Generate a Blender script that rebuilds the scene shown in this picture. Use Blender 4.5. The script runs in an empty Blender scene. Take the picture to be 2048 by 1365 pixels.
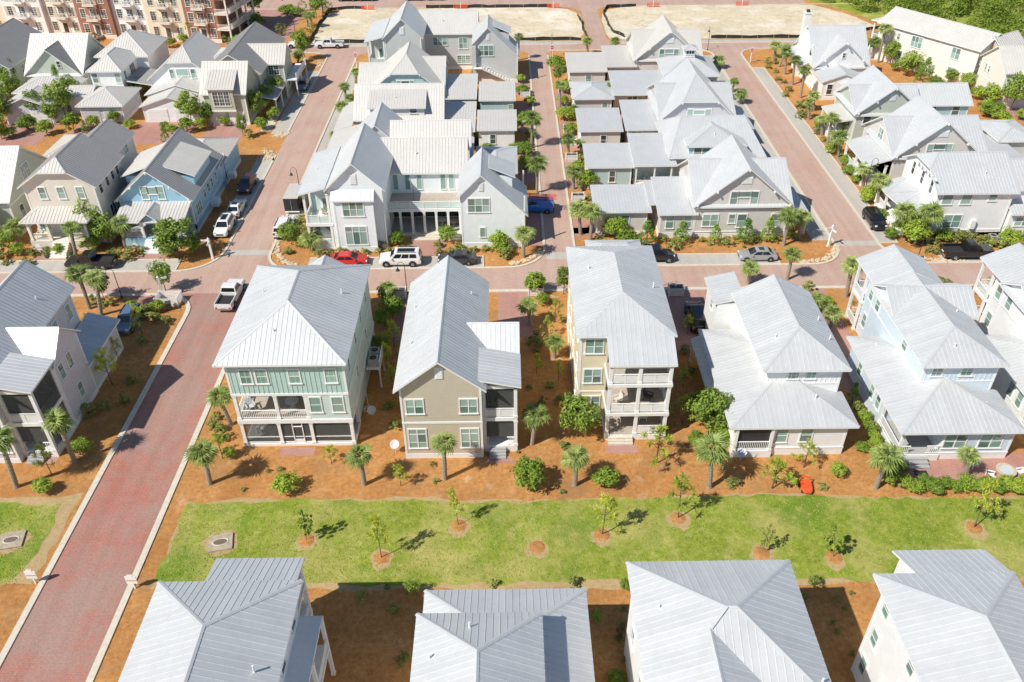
import bpy, bmesh, math, random
import numpy as np
from mathutils import Vector, Matrix
rad = math.radians
S = bpy.context.scene
COL = S.collection
random.seed(7)

# ------------------------------------------------------------------ camera
def cam_matrix(pitch, roll, yaw, loc):
    cp, sp = math.cos(pitch), math.sin(pitch)
    fwd = Vector((0, cp, -sp)); up = Vector((0, sp, cp)); rt = Vector((1, 0, 0))
    r2 = rt*math.cos(roll) + up*math.sin(roll)
    u2 = -rt*math.sin(roll) + up*math.cos(roll)
    m = Matrix((r2, u2, -fwd)).transposed().to_4x4()
    return Matrix.Translation(loc) @ Matrix.Rotation(yaw, 4, 'Z') @ m
cd = bpy.data.cameras.new('drone_camera'); cam = bpy.data.objects.new('drone_camera', cd)
COL.objects.link(cam); S.camera = cam
cd.sensor_width = 36; cd.lens = 1671/2048*36; cd.clip_end = 2000; cd.clip_start = .5
cam.matrix_world = cam_matrix(rad(36.382), rad(-.505), rad(-.24), (0, 0, 54))

# ------------------------------------------------------------------ light
SUN_EL, SUN_DIR = 47.0, 34.0          # elevation, heading of the shadows (from +X towards +Y)
w = bpy.data.worlds.new('World'); S.world = w; w.use_nodes = True
nt = w.node_tree; bg = nt.nodes['Background']
sky = nt.nodes.new('ShaderNodeTexSky'); sky.sky_type = 'NISHITA'; sky.sun_disc = False
sky.sun_elevation = rad(SUN_EL)
_sx, _sy = -math.cos(rad(SUN_DIR)), -math.sin(rad(SUN_DIR))
sky.sun_rotation = math.atan2(_sx, _sy)
sky.air_density = 1.0; sky.dust_density = .2; sky.ozone_density = 3.4
nt.links.new(sky.outputs[0], bg.inputs[0]); bg.inputs[1].default_value = .085
sl = bpy.data.lights.new('sun', 'SUN'); so = bpy.data.objects.new('sun', sl); COL.objects.link(so)
sl.energy = 4.7; sl.angle = rad(.53); sl.color = (1, .95, .86)
so.rotation_euler = Vector((_sx*math.cos(rad(SUN_EL)), _sy*math.cos(rad(SUN_EL)), math.sin(rad(SUN_EL)))).to_track_quat('Z', 'Y').to_euler()
so.location = (-60, -40, 90)
vs = S.view_settings; vs.view_transform = 'Standard'; vs.look = 'None'; vs.exposure = .21; vs.gamma = 1
S.render.engine = 'CYCLES'

# ------------------------------------------------------------------ materials
MAT = {}
def new_mat(name):
    m = bpy.data.materials.new(name); m.use_nodes = True; MAT[name] = m
    return m, m.node_tree, m.node_tree.nodes['Principled BSDF']
def N(t, kind, **kw):
    n = t.nodes.new(kind)
    for k, v in kw.items():
        if k.startswith('i_'):
            n.inputs[k[2:].replace('_', ' ')].default_value = v
        else: setattr(n, k, v)
    return n
def coords(t, scale=(1, 1, 1), rot=(0, 0, 0), kind='Object'):
    c = N(t, 'ShaderNodeTexCoord'); m = N(t, 'ShaderNodeMapping')
    m.inputs['Scale'].default_value = scale; m.inputs['Rotation'].default_value = rot
    if kind == 'World':
        g = N(t, 'ShaderNodeNewGeometry'); t.links.new(g.outputs['Position'], m.inputs[0])
    else: t.links.new(c.outputs[kind], m.inputs[0])
    return m.outputs[0]
def noise(t, vec, scale, detail=4, rough=.55):
    n = N(t, 'ShaderNodeTexNoise'); n.inputs['Scale'].default_value = scale
    n.inputs['Detail'].default_value = detail; n.inputs['Roughness'].default_value = rough
    t.links.new(vec, n.inputs['Vector']); return n.outputs['Fac']
def ramp(t, fac, stops):
    r = N(t, 'ShaderNodeValToRGB'); e = r.color_ramp.elements
    while len(e) < len(stops): e.new(.5)
    for k, (p, c) in enumerate(stops): e[k].position = p; e[k].color = (*c, 1)
    t.links.new(fac, r.inputs[0]); return r.outputs[0]
def mix(t, a, b, fac, mode='MIX'):
    m = N(t, 'ShaderNodeMix', data_type='RGBA', blend_type=mode)
    for s, v in ((0, fac), (6, a), (7, b)):
        if hasattr(v, 'links'): t.links.new(v, m.inputs[s])
        elif isinstance(v, (int, float)): m.inputs[s].default_value = v
        else: m.inputs[s].default_value = (*v, 1)
    return m.outputs[2]
def bump(t, p, h, strength=.4, dist=.05):
    b = N(t, 'ShaderNodeBump'); b.inputs['Strength'].default_value = strength; b.inputs['Distance'].default_value = dist
    t.links.new(h, b.inputs['Height']); t.links.new(b.outputs[0], p.inputs['Normal'])
def plain(name, col, rough=.6, metal=0, var=.06, spec=.5, scale=3):
    m, t, p = new_mat(name)
    v = coords(t, kind='World'); n = noise(t, v, scale, 5)
    c = ramp(t, n, [(.25, tuple(x*(1-var) for x in col)), (.75, tuple(min(1, x*(1+var)) for x in col))])
    t.links.new(c, p.inputs['Base Color'])
    p.inputs['Roughness'].default_value = rough; p.inputs['Metallic'].default_value = metal
    p.inputs['Specular IOR Level'].default_value = spec
    return m
def siding(name, col, pitch=.16, vertical=False):
    """painted lap siding: shallow steps every board, faint weathering"""
    m, t, p = new_mat(name)
    g = N(t, 'ShaderNodeNewGeometry'); sx = N(t, 'ShaderNodeSeparateXYZ'); t.links.new(g.outputs['Position'], sx.inputs[0])
    d = N(t, 'ShaderNodeMath', operation='DIVIDE'); d.inputs[1].default_value = pitch
    t.links.new(sx.outputs['Z'], d.inputs[0])
    f = N(t, 'ShaderNodeMath', operation='FRACT'); t.links.new(d.outputs[0], f.inputs[0])
    v = coords(t, kind='World'); n = noise(t, v, 1.3, 5)
    c = ramp(t, n, [(.2, tuple(x*.93 for x in col)), (.8, tuple(min(1, x*1.04) for x in col))])
    lap = ramp(t, f.outputs[0], [(0, (.72, .72, .72)), (.14, (1, 1, 1)), (.9, (1, 1, 1)), (1, (.8, .8, .8))])
    c2 = mix(t, c, lap, 1.0, 'MULTIPLY')
    t.links.new(c2, p.inputs['Base Color']); p.inputs['Roughness'].default_value = .55
    bump(t, p, f.outputs[0], .5, .02)
    return m
def metal_roof(name, col, rough=.42, metal=.35):
    m, t, p = new_mat(name)
    v = coords(t, kind='World'); n = noise(t, v, .5, 4); n2 = noise(t, v, 14, 3)
    oi = N(t, 'ShaderNodeObjectInfo')
    c = ramp(t, n, [(.2, tuple(x*.93 for x in col)), (.8, tuple(min(1, x*1.04) for x in col))])
    c = mix(t, c, (.55, .57, .6), N_fac(t, n2, .10))
    r = ramp(t, oi.outputs['Random'], [(0, (.95, .95, .955)), (.7, (1, 1, 1)), (1, (1.03, 1.03, 1.02))])
    sk = ramp(t, noise(t, coords(t, (2.2, 2.2, .5), kind='World'), 1.0, 6, .7), [(.30, (.94, .94, .945)), (.5, (1, 1, 1)), (.75, (1.02, 1.02, 1.02))]); r = mix(t, r, sk, 1.0, 'MULTIPLY')
    c = mix(t, c, r, 1.0, 'MULTIPLY')
    t.links.new(c, p.inputs['Base Color']); p.inputs['Roughness'].default_value = rough; p.inputs['Metallic'].default_value = metal
    bump(t, p, noise(t, v, 3, 2), .06, .03)
    return m
def N_fac(t, f, k):
    m = N(t, 'ShaderNodeMath', operation='MULTIPLY'); m.inputs[1].default_value = k
    t.links.new(f, m.inputs[0]); return m.outputs[0]
def glass(name, col, col2):
    m, t, p = new_mat(name)
    oi = N(t, 'ShaderNodeObjectInfo')
    c = ramp(t, oi.outputs['Random'], [(0, col), (.45, tuple((a+b)/2 for a, b in zip(col, col2))), (1, col2)])
    g = N(t, 'ShaderNodeNewGeometry'); s = N(t, 'ShaderNodeSeparateXYZ'); t.links.new(g.outputs['Position'], s.inputs[0])
    f = N(t, 'ShaderNodeMath', operation='MULTIPLY'); f.inputs[1].default_value = 18; t.links.new(s.outputs['Z'], f.inputs[0])
    fr = N(t, 'ShaderNodeMath', operation='FRACT'); t.links.new(f.outputs[0], fr.inputs[0])
    sl_ = ramp(t, fr.outputs[0], [(.0, (.78, .78, .78)), (.35, (1, 1, 1)), (1, (1, 1, 1))])
    t.links.new(mix(t, c, sl_, 1.0, 'MULTIPLY'), p.inputs['Base Color'])
    p.inputs['Roughness'].default_value = .06; p.inputs['Specular IOR Level'].default_value = .7
    p.inputs['Coat Weight'].default_value = .6; p.inputs['Coat Roughness'].default_value = .02
    return m

metal_roof('roof_silver', (.655, .665, .66), .46, .28); metal_roof('roof_grey', (.42, .405, .39), .46, .2); metal_roof('roof_white', (.66, .635, .59), .42, .12)
metal_roof('roof_tan', (.60, .565, .51), .48, .12); metal_roof('roof_slate', (.29, .283, .277), .7, .05); metal_roof('roof_pale', (.63, .605, .56), .48, .12)
plain('trim', (.80, .80, .78), .5); plain('trim_cream', (.80, .74, .64), .5); plain('concrete', (.60, .545, .45), .85, var=.12); plain('deck', (.42, .36, .30), .8, var=.12)
plain('deck_grey', (.38, .38, .38), .8); plain('dark', (.03, .03, .035), .6); plain('soffit', (.72, .72, .70), .7)
siding('teal', (.50, .68, .63)); siding('teal_pale', (.62, .74, .69)); siding('beige', (.60, .54, .43)); siding('cream', (.82, .72, .50)); siding('white', (.90, .905, .90)); siding('blue_white', (.87, .93, .94)); siding('ivory', (.78, .73, .64))
siding('blue', (.33, .57, .72)); siding('blue_pale', (.66, .76, .84)); siding('grey', (.60, .62, .605)); siding('grey_warm', (.70, .675, .635)); siding('lilac', (.62, .61, .645)); siding('olive', (.52, .53, .40)); siding('sage', (.55, .60, .52)); siding('aqua', (.45, .62, .62))
plain('stucco_cream', (.80, .755, .68), .9, var=.05); plain('stucco_white', (.80, .80, .78), .9, var=.04); plain('stucco_tan', (.74, .66, .50), .9, var=.06)
glass('window_glass', (.08, .16, .14), (.36, .52, .46)); glass('window_dark', (.02, .028, .03), (.10, .13, .13))
m_, t_, p_ = new_mat('screen_mesh'); p_.inputs['Base Color'].default_value = (.10, .105, .10, 1); p_.inputs['Roughness'].default_value = .9
_tr = N(t_, 'ShaderNodeBsdfTransparent'); _mx = N(t_, 'ShaderNodeMixShader'); _mx.inputs[0].default_value = .55; t_.links.new(_tr.outputs[0], _mx.inputs[1]); t_.links.new(p_.outputs[0], _mx.inputs[2]); t_.links.new(_mx.outputs[0], t_.nodes['Material Output'].inputs[0])
plain('drain_concrete', (.40, .34, .25), .95, var=.25, scale=4)

def brick_mat(name, a, b, c, mortar, wscale=1.0, dirt=(.30, .27, .25)):
    m, t, p = new_mat(name)
    v = coords(t, kind='World')
    br = N(t, 'ShaderNodeTexBrick'); t.links.new(v, br.inputs['Vector'])
    br.inputs['Scale'].default_value = 1.0; br.inputs['Brick Width'].default_value = .22*wscale; br.inputs['Row Height'].default_value = .11*wscale
    br.inputs['Mortar Size'].default_value = .012*wscale; br.inputs['Color1'].default_value = (*a, 1); br.inputs['Color2'].default_value = (*b, 1); br.inputs['Mortar'].default_value = (*mortar, 1)
    wn = N(t, 'ShaderNodeTexWhiteNoise', noise_dimensions='2D'); sn = N(t, 'ShaderNodeVectorMath', operation='SNAP'); sn.inputs[1].default_value = (.22*wscale, .11*wscale, 1)
    t.links.new(v, sn.inputs[0]); t.links.new(sn.outputs[0], wn.inputs['Vector'])
    per = ramp(t, wn.outputs['Value'], [(0, a), (.5, b), (1, c)])
    col = mix(t, br.outputs['Color'], per, .55)
    n1 = noise(t, v, .16, 5, .6); n2 = noise(t, v, .9, 5, .65)
    f = ramp(t, n1, [(.36, (0, 0, 0)), (.60, (1, 1, 1))]); f2 = ramp(t, n2, [(.4, (0, 0, 0)), (.7, (1, 1, 1))])
    col = mix(t, col, dirt, N_fac(t, f, .75)); col = mix(t, col, dirt, N_fac(t, f2, .5))
    gr = ramp(t, noise(t, v, 5.5, 4, .7), [(.3, (.80, .79, .79)), (.7, (1.16, 1.15, 1.14))]); col = mix(t, col, gr, 1.0, 'MULTIPLY')
    tk = ramp(t, noise(t, coords(t, (.9, .03, 1), kind='World'), 1.0, 3, .6), [(.35, (.93, .92, .92)), (.6, (1.03, 1.03, 1.03))]); col = mix(t, col, tk, 1.0, 'MULTIPLY')
    t.links.new(col, p.inputs['Base Color']); p.inputs['Roughness'].default_value = .9
    bump(t, p, br.outputs['Fac'], -.25, .01)
    return m
brick_mat('brick_road', (.47, .125, .08), (.39, .14, .10), (.30, .145, .115), (.40, .29, .235), 1.7, dirt=(.345, .245, .205))
brick_mat('brick_street', (.50, .29, .225), (.46, .285, .225), (.41, .27, .22), (.48, .37, .30), 1.7, dirt=(.49, .365, .30))
brick_mat('brick_drive', (.46, .19, .145), (.41, .19, .15), (.35, .175, .145), (.40, .28, .23), 1.7, dirt=(.43, .26, .215))
brick_mat('paver_grey', (.43, .41, .37), (.47, .445, .40), (.40, .38, .345), (.48, .45, .40), dirt=(.50, .47, .415))
brick_mat('brick_wall', (.36, .155, .10), (.33, .145, .095), (.38, .18, .12), (.42, .34, .28), dirt=(.35, .17, .115))

def ground_mat(name, cols, s1, s2, s3, bstr=.6, bdist=.06, stretch=(1, 1, 1), patches=None):
    m, t, p = new_mat(name)
    v = coords(t, kind='World'); vs_ = coords(t, stretch, (0, 0, .5), 'World')
    n1 = noise(t, v, s1, 5, .6); n2 = noise(t, v, s2, 6, .7); n3 = noise(t, vs_, s3, 4, .75)
    a = N(t, 'ShaderNodeMath', operation='MULTIPLY_ADD'); a.inputs[1].default_value = .5; t.links.new(n2, a.inputs[0])
    b = N_fac(t, n3, .5); t.links.new(b, a.inputs[2])
    c = ramp(t, a.outputs[0], cols)
    if patches:
        for k, (pc, lo, hi, sc, amt) in enumerate(patches):
            pv = coords(t, (1, 1, 1), (.3*k, .2, .7*k), 'World')
            pf = ramp(t, noise(t, pv, sc, 6, .62), [(lo, (0, 0, 0)), (hi, (1, 1, 1))])
            c = mix(t, c, pc, N_fac(t, pf, amt))
    sh = ramp(t, n1, [(.25, (.88, .88, .88)), (.75, (1.1, 1.1, 1.1))])
    c = mix(t, c, sh, 1.0, 'MULTIPLY')
    t.links.new(c, p.inputs['Base Color']); p.inputs['Roughness'].default_value = 1; p.inputs['Specular IOR Level'].default_value = .1
    bump(t, p, n3, bstr, bdist)
    return m
ground_mat('pine_straw', [(.30, (.20, .08, .022)), (.43, (.50, .23, .075)), (.56, (.68, .345, .125)), (.72, (.84, .53, .25))], .25, 2.4, 10, 1.0, .10, (1, 2.8, 1),
           patches=[((.43, .185, .058), .46, .68, .22, .55), ((.40, .25, .13), .54, .70, .33, .55), ((.78, .49, .23), .54, .74, .8, .45), ((.21, .095, .035), .56, .72, 3.2, .42), ((.78, .63, .43), .64, .76, .45, .6)])
ground_mat('lawn', [(.30, (.09, .14, .015)), (.44, (.24, .305, .035)), (.57, (.37, .42, .07)), (.72, (.55, .53, .15))], .3, 1.7, 8, 1.0, .12, (1, 1.6, 1),
           patches=[((.60, .51, .19), .45, .65, .22, .7), ((.13, .26, .02), .49, .66, .15, .7), ((.60, .52, .21), .53, .69, 1.1, .5), ((.10, .19, .015), .54, .70, 2.4, .45)])
ground_mat('sand_lot', [(.30, (.46, .35, .20)), (.45, (.66, .55, .38)), (.58, (.76, .67, .51)), (.72, (.84, .77, .63))], .12, 1.2, 5, .9, .14, (1.6, .7, 1),
           patches=[((.86, .81, .71), .48, .66, .14, .7), ((.44, .35, .19), .54, .70, .45, .6), ((.50, .42, .25), .52, .68, .08, .5)])
ground_mat('dirt', [(.30, (.30, .20, .09)), (.5, (.47, .34, .175)), (.7, (.56, .43, .25))], .3, 2.5, 9, .8, .08)

# ------------------------------------------------------------------ mesh helpers
def link(o, parent=None, kind=None, label=None, cat=None, group=None):
    COL.objects.link(o)
    if parent is not None: o.parent = parent
    if kind: o['kind'] = kind
    if label: o['label'] = label
    if cat: o['category'] = cat
    if group: o['group'] = group
    return o
class MB:
    """collects faces; build() makes ONE mesh object"""
    def __init__(s): s.v = []; s.f = []; s.m = []; s.mats = []
    def mi(s, mat):
        if mat not in s.mats: s.mats.append(mat)
        return s.mats.index(mat)
    def poly(s, pts, mat):
        b = len(s.v); s.v += [tuple(p) for p in pts]; s.f.append(tuple(range(b, b+len(pts)))); s.m.append(s.mi(mat))
    def box(s, x0, x1, y0, y1, z0, z1, mat):
        b = len(s.v); k = s.mi(mat)
        s.v += [(x0, y0, z0), (x1, y0, z0), (x1, y1, z0), (x0, y1, z0), (x0, y0, z1), (x1, y0, z1), (x1, y1, z1), (x0, y1, z1)]
        for q in ((0, 3, 2, 1), (4, 5, 6, 7), (0, 1, 5, 4), (1, 2, 6, 5), (2, 3, 7, 6), (3, 0, 4, 7)):
            s.f.append(tuple(b+i for i in q)); s.m.append(k)
    def prism(s, pts, d, mat):
        """pts: planar loop; extruded by vector d"""
        n = len(pts); b = len(s.v); k = s.mi(mat)
        s.v += [tuple(p) for p in pts] + [tuple(Vector(p)+Vector(d)) for p in pts]
        s.f.append(tuple(range(b, b+n))); s.m.append(k)
        s.f.append(tuple(range(b+2*n-1, b+n-1, -1))); s.m.append(k)
        for i in range(n):
            j = (i+1) % n; s.f.append((b+i, b+n+i, b+n+j, b+j)); s.m.append(k)
    def beam(s, p, q, wdt, hgt, mat):
        p, q = Vector(p), Vector(q); d = (q-p)
        if d.length < 1e-4: return
        dn = d.normalized(); side = dn.cross(Vector((0, 0, 1)))
        side = Vector((1, 0, 0)) if side.length < 1e-3 else side.normalized()
        up = side.cross(dn); a = side*wdt/2; c = up*hgt/2
        s.prism([p-a-c, p+a-c, p+a+c, p-a+c], d, mat)
    def tube(s, pts, radii, mat, n=8, cap=True):
        b0 = len(s.v); k = s.mi(mat); prev = None
        P = [Vector(p) for p in pts]
        for i, p in enumerate(P):
            t = (P[min(i+1, len(P)-1)]-P[max(i-1, 0)]).normalized()
            a = t.cross(Vector((0, 0, 1))); a = Vector((1, 0, 0)) if a.length < .05 else a.normalized()
            c = a.cross(t); r = radii[i] if hasattr(radii, '__len__') else radii
            for j in range(n):
                an = 2*math.pi*j/n; s.v.append(tuple(p+a*math.cos(an)*r+c*math.sin(an)*r))
        for i in range(len(P)-1):
            for j in range(n):
                s.f.append((b0+i*n+j, b0+i*n+(j+1) % n, b0+(i+1)*n+(j+1) % n, b0+(i+1)*n+j)); s.m.append(k)
        if cap:
            s.f.append(tuple(b0+j for j in range(n))[::-1]); s.m.append(k)
            s.f.append(tuple(b0+(len(P)-1)*n+j for j in range(n))); s.m.append(k)
    def lathe(s, prof, mat, n=16, c=(0, 0), axis='Z'):
        b0 = len(s.v); k = s.mi(mat)
        for r, z in prof:
            for j in range(n):
                a = 2*math.pi*j/n; x, y = r*math.cos(a), r*math.sin(a)
                s.v.append((c[0]+x, c[1]+y, z) if axis == 'Z' else (c[0]+x, z, c[1]+y))
        for i in range(len(prof)-1):
            for j in range(n):
                s.f.append((b0+i*n+j, b0+i*n+(j+1) % n, b0+(i+1)*n+(j+1) % n, b0+(i+1)*n+j)); s.m.append(k)
    def mesh(s, name, off=(0, 0, 0), smooth=False):
        me = bpy.data.meshes.new(name)
        v = [(a-off[0], b-off[1], c-off[2]) for a, b, c in s.v]
        me.from_pydata(v, [], s.f)
        for mt in s.mats: me.materials.append(MAT[mt])
        me.polygons.foreach_set('material_index', s.m)
        if smooth: me.polygons.foreach_set('use_smooth', [True]*len(s.f))
        me.update(); return me
    def build(s, name, parent=None, off=(0, 0, 0), smooth=False, **kw):
        o = bpy.data.objects.new(name, s.mesh(name, off, smooth)); return link(o, parent, **kw)
def empty(name, loc, label, cat, group=None, rz=0):
    o = bpy.data.objects.new(name, None); o.location = loc; o.rotation_euler = (0, 0, rz); o.empty_display_size = .5
    return link(o, None, None, label, cat, group)
def copy_tree(o, parent=None):
    c = o.copy(); COL.objects.link(c); c.parent = parent
    for ch in o.children: copy_tree(ch, c)
    return c
def arc(cx, cy, r, a0, a1, n=10): return [(cx+r*math.cos(rad(a0+(a1-a0)*i/n)), cy+r*math.sin(rad(a0+(a1-a0)*i/n))) for i in range(n+1)]
# ------------------------------------------------------------------ ground, roads
def sheet(name, loops, mat, z, kind='structure', parent=None):
    mb = MB()
    for lp in loops: mb.poly([(x, y, z) for x, y in lp], mat)
    return mb.build(name, parent, kind=kind)
def rect(x0, x1, y0, y1): return [(x0, y0), (x1, y0), (x1, y1), (x0, y1)]
sheet('ground', [rect(-700, 700, -300, 900)], 'pine_straw', 0)
Z1, Z2, Z3 = .006, .012, .018
def fillet(cx, cy, sx, sy, r):
    """road flare at a corner: (cx,cy) corner, (sx,sy) points into the planted quarter"""
    ox, oy = cx+sx*r, cy+sy*r
    a0 = math.degrees(math.atan2(0, -sx)); pts = []
    n = 8
    for i in range(n+1):
        t = math.pi/2*i/n
        pts.append((ox-sx*r*math.cos(t), oy-sy*r*math.sin(t)))
    return [(cx, cy)] + pts
def fil_arc(cx, cy, sx, sy, r, inset=0):
    ox, oy = cx+sx*r, cy+sy*r; rr = r-inset
    return [(ox-sx*rr*math.cos(math.pi/2*i/10), oy-sy*rr*math.sin(math.pi/2*i/10)) for i in range(11)]
sheet('cross_street', [rect(-160, 160, 83.5, 88.4)], 'brick_street', Z1)
sheet('entrance_road', [rect(-36.7, -30, -40, 83.5), fillet(-36.7, 83.5, -1, -1, 4.2), fillet(-30, 83.5, 1, -1, 4.2)], 'brick_road', Z2)
sheet('left_street', [rect(-36.1, -30.5, 88.4, 174.2), fillet(-36.1, 88.4, -1, 1, 5.2), fillet(-30.5, 88.4, 1, 1, 4.2), fillet(-36.1, 174.2, -1, -1, 4), fillet(-30.5, 174.2, 1, -1, 4)], 'brick_street', Z2)
sheet('lane', [rect(4.8, 8.3, 88.4, 174.2), fillet(4.8, 88.4, -1, 1, 5), fillet(8.3, 88.4, 1, 1, 3), fillet(4.8, 174.2, -1, -1, 3), fillet(8.3, 174.2, 1, -1, 3)], 'brick_street', Z2)
sheet('right_street', [rect(42.2, 47.5, 88.4, 174.2), fillet(42.2, 88.4, -1, 1, 4.4), fillet(47.5, 88.4, 1, 1, 5), fillet(42.2, 174.2, -1, -1, 4), fillet(47.5, 174.2, 1, -1, 4.5)], 'brick_street', Z2)
sheet('far_street', [rect(-140, 150, 174.2, 178)], 'brick_street', Z1)
sheet('link_road', [[(17.8, 178), (21.4, 178), (21.4, 207.4), (17.8, 207.4)], fillet(17.8, 207.4, -1, -1, 6), fillet(21.4, 207.4, 1, -1, 5), fillet(17.8, 178, -1, 1, 3), fillet(21.4, 178, 1, 1, 5)], 'brick_street', Z2)
sheet('top_road', [rect(-200, 72, 207.4, 216)], 'brick_street', Z1)
sheet('plaza_road', [rect(-66, -47, 181, 207.4)], 'brick_drive', Z1)
# sandy edge of the link road, parking bays, walks
sheet('parking_bay', [rect(-160, -41.3, 88.8, 91.3)], 'paver_grey', Z2)
sheet('parking_bay', [rect(-38.9, -36.4, 99.5, 122), rect(-38.9, -36.4, 131.5, 163)], 'paver_grey', Z2)
sheet('pavement', [rect(-41, -39.2, 133, 160)], 'concrete', Z2)
sheet('pavement', [rect(-30.1, -28.2, 100, 165)], 'paver_grey', Z1)
sheet('parking_bay', [rect(-25, -3.2, 88.8, 91.2)], 'paver_grey', Z2)
sheet('parking_bay', [rect(12, 33.6, 88.8, 91.2)], 'paver_grey', Z2)
sheet('parking_bay', [rect(47.85, 50, 93.8, 162)], 'paver_grey', Z2)
sheet('pavement', [rect(39.4, 41.9, 94.5, 170)], 'paver_grey', Z1)
sheet('parking_bay', [rect(54.2, 160, 88.8, 91)], 'paver_grey', Z2)
sheet('parking_bay', [rect(-46, 16.5, 178.2, 180.2), rect(23, 62, 178.2, 180.2)], 'paver_grey', Z2)
sheet('asphalt_drive', [rect(66, 110, 166, 178)], 'paver_grey', Z1)
drives = [rect(-1.2, 2.7, 74, 83.3), rect(17.6, 23.4, 71, 83.3), rect(33.6, 37.4, 64, 83.3), rect(48.6, 52, 74, 83.3), rect(-12.9, -10.2, 73.5, 83.3), rect(-44.5, -41.5, 76, 83.3),
          rect(1.4, 4.6, 148, 160), rect(2, 4.6, 131, 145), rect(1.8, 4.6, 112, 128), rect(2.6, 4.6, 94, 106),
          rect(8.6, 11.2, 139, 150), rect(8.6, 11.2, 124, 136), rect(8.6, 11.2, 110, 121), rect(8.6, 18.5, 96.2, 98.6), rect(8.6, 11.3, 97, 107),
          rect(-12.6, -8.2, 91.35, 96.2), rect(-47.1, -43.6, 91.4, 93.6), rect(-60.4, -56.6, 91.4, 93.2), rect(50.2, 53.5, 98.6, 100.6), rect(50.2, 53.5, 117.5, 119.5), rect(50.2, 54, 130, 131.6), rect(50.2, 55, 152.6, 153.8),
          rect(-72.5, -64.5, 127, 137), rect(-62, -52, 128, 137.2), rect(-50, -43.5, 128, 135.4), rect(-86, -76, 128, 137),
          rect(33.9, 48, 50.9, 55), rect(33.9, 35.2, 55, 64), rect(-21.4, -18.1, 55.8, 56.95), rect(-2.2, .2, 54.6, 55.4), rect(8.9, 11.8, 55.7, 56.8), rect(-43.6, -41.6, 55.2, 56.6), rect(86, 100, 128, 140)]
for d in drives: sheet('driveway', [d], 'brick_drive', Z1)
sheet('gravel_drive', [rect(71, 110, 112, 127)], 'concrete', Z1)

# lawns with wandering edges
def wavy(pts, amp=.25, step=1.2, seed=1):
    rn = random.Random(seed); out = []
    for i in range(len(pts)):
        a, b = Vector(pts[i]), Vector(pts[(i+1) % len(pts)]); L = (b-a).length
        k = max(1, int(L/step)); n = Vector((-(b-a).y, (b-a).x)).normalized() if L else Vector((0, 0))
        for j in range(k):
            p = a.lerp(b, j/k); out.append(tuple(p+n*(rn.uniform(-amp, amp) if j else 0)))
    return out
sheet('lawn_soil_edge', [wavy([(-28.2, 41.2), (-28.2, 46), (-28.2, 50.35), (-14, 50.6), (1.6, 49.95), (23.4, 50.4), (36, 49.8), (110, 50.1), (110, 40.8), (25, 40.9), (-7, 40.8)], .3, 1.3, 4)], 'dirt', Z1)
sheet('lawn', [wavy([(-28.0, 41.8), (-28.0, 46), (-28, 50.1), (-14, 50.4), (1.6, 49.7), (12, 50.1), (23.4, 50.2), (36, 49.6), (110, 49.9), (110, 41.3), (28.7, 41.3), (8.8, 41.5), (-7.2, 41.3), (-16, 41.6)], .28, .9, 2)], 'lawn', Z2)
sheet('lawn_soil_edge', [wavy([(-120, 41.4), (-37.7, 41.8), (-37.55, 51.6), (-38.7, 51.2), (-44, 51), (-120, 51.4)], .2, 1, 5)], 'dirt', Z1)
sheet('lawn', [wavy([(-120, 42), (-39.6, 42), (-38.6, 45), (-38.9, 50.2), (-44, 50.5), (-120, 50.6)], .25, .9, 3)], 'lawn', Z2)
sheet('sand_lot', [wavy([(-41.4, 180.6), (15.6, 181), (17.3, 187), (17.4, 200), (14.6, 205), (10, 207), (-38, 207), (-41.4, 203)], .25, 2, 8)], 'sand_lot', Z1)
sheet('sand_lot', [wavy([(22.3, 181.2), (63, 181.2), (82, 187.6), (79, 198), (73, 207), (30, 207.2), (23.2, 204), (21.8, 196), (21.7, 186)], .25, 2, 9)], 'sand_lot', Z1)
sheet('sand_verge', [rect(-46, 17.5, 180.2, 181.2), rect(22, 62, 180.2, 181.4)], 'dirt', .003)

# kerbs: low concrete bands, real steps
def kerb(pts, wdt=.34, h=.10, mat='concrete', seg=None):
    mb = MB(); P = [Vector((x, y)) for x, y in pts]
    L, R = [], []
    for i, p in enumerate(P):
        d = (P[min(i+1, len(P)-1)]-P[max(i-1, 0)]).normalized(); n = Vector((-d.y, d.x))
        L.append(p+n*wdt/2); R.append(p-n*wdt/2)
    for i in range(len(P)-1):
        q = [L[i], R[i], R[i+1], L[i+1]]
        mb.prism([(v.x, v.y, -.05) for v in q], (0, 0, h+.05), mat)
    return mb.build('kerb', kind='structure')
kerb([(-36.9, -40), (-36.9, 79.3)] + fil_arc(-36.9, 83.3, -1, -1, 4.0)[1:] + [(-160, 83.3)], .5)
kerb([(-29.8, -40), (-29.8, 79.3)] + fil_arc(-29.8, 83.3, 1, -1, 4.0)[1:] + [(160, 83.3)], .5)
kerb([(-160, 88.6), (-41.3, 88.6)] + fil_arc(-36.25, 88.55, -1, 1, 5.1)[::-1][1:] + [(-36.25, 123)])
kerb([(-36.25, 131), (-36.25, 170.2)] + fil_arc(-36.25, 174, -1, -1, 3.8)[1:] + [(-60, 174)])
kerb(fil_arc(-36.25, 123, -1, -1, 2) + [(-50, 123)][:0] + [(-39, 123.1)])
kerb([(-30.3, 170.2), (-30.3, 92.8)] + fil_arc(-30.3, 88.6, 1, 1, 4.0)[1:] + [(-1, 88.6)] + fil_arc(4.65, 88.6, -1, 1, 4.8)[::-1][1:] + [(4.65, 171)])
kerb([(8.5, 171), (8.5, 91.8)] + fil_arc(8.5, 88.6, 1, 1, 2.8)[1:] + [(36, 88.6)] + fil_arc(42, 88.6, -1, 1, 4.3)[::-1][1:] + [(42, 170)] + fil_arc(42, 174, -1, -1, 3.8)[1:] + [(9, 174)])
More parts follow.
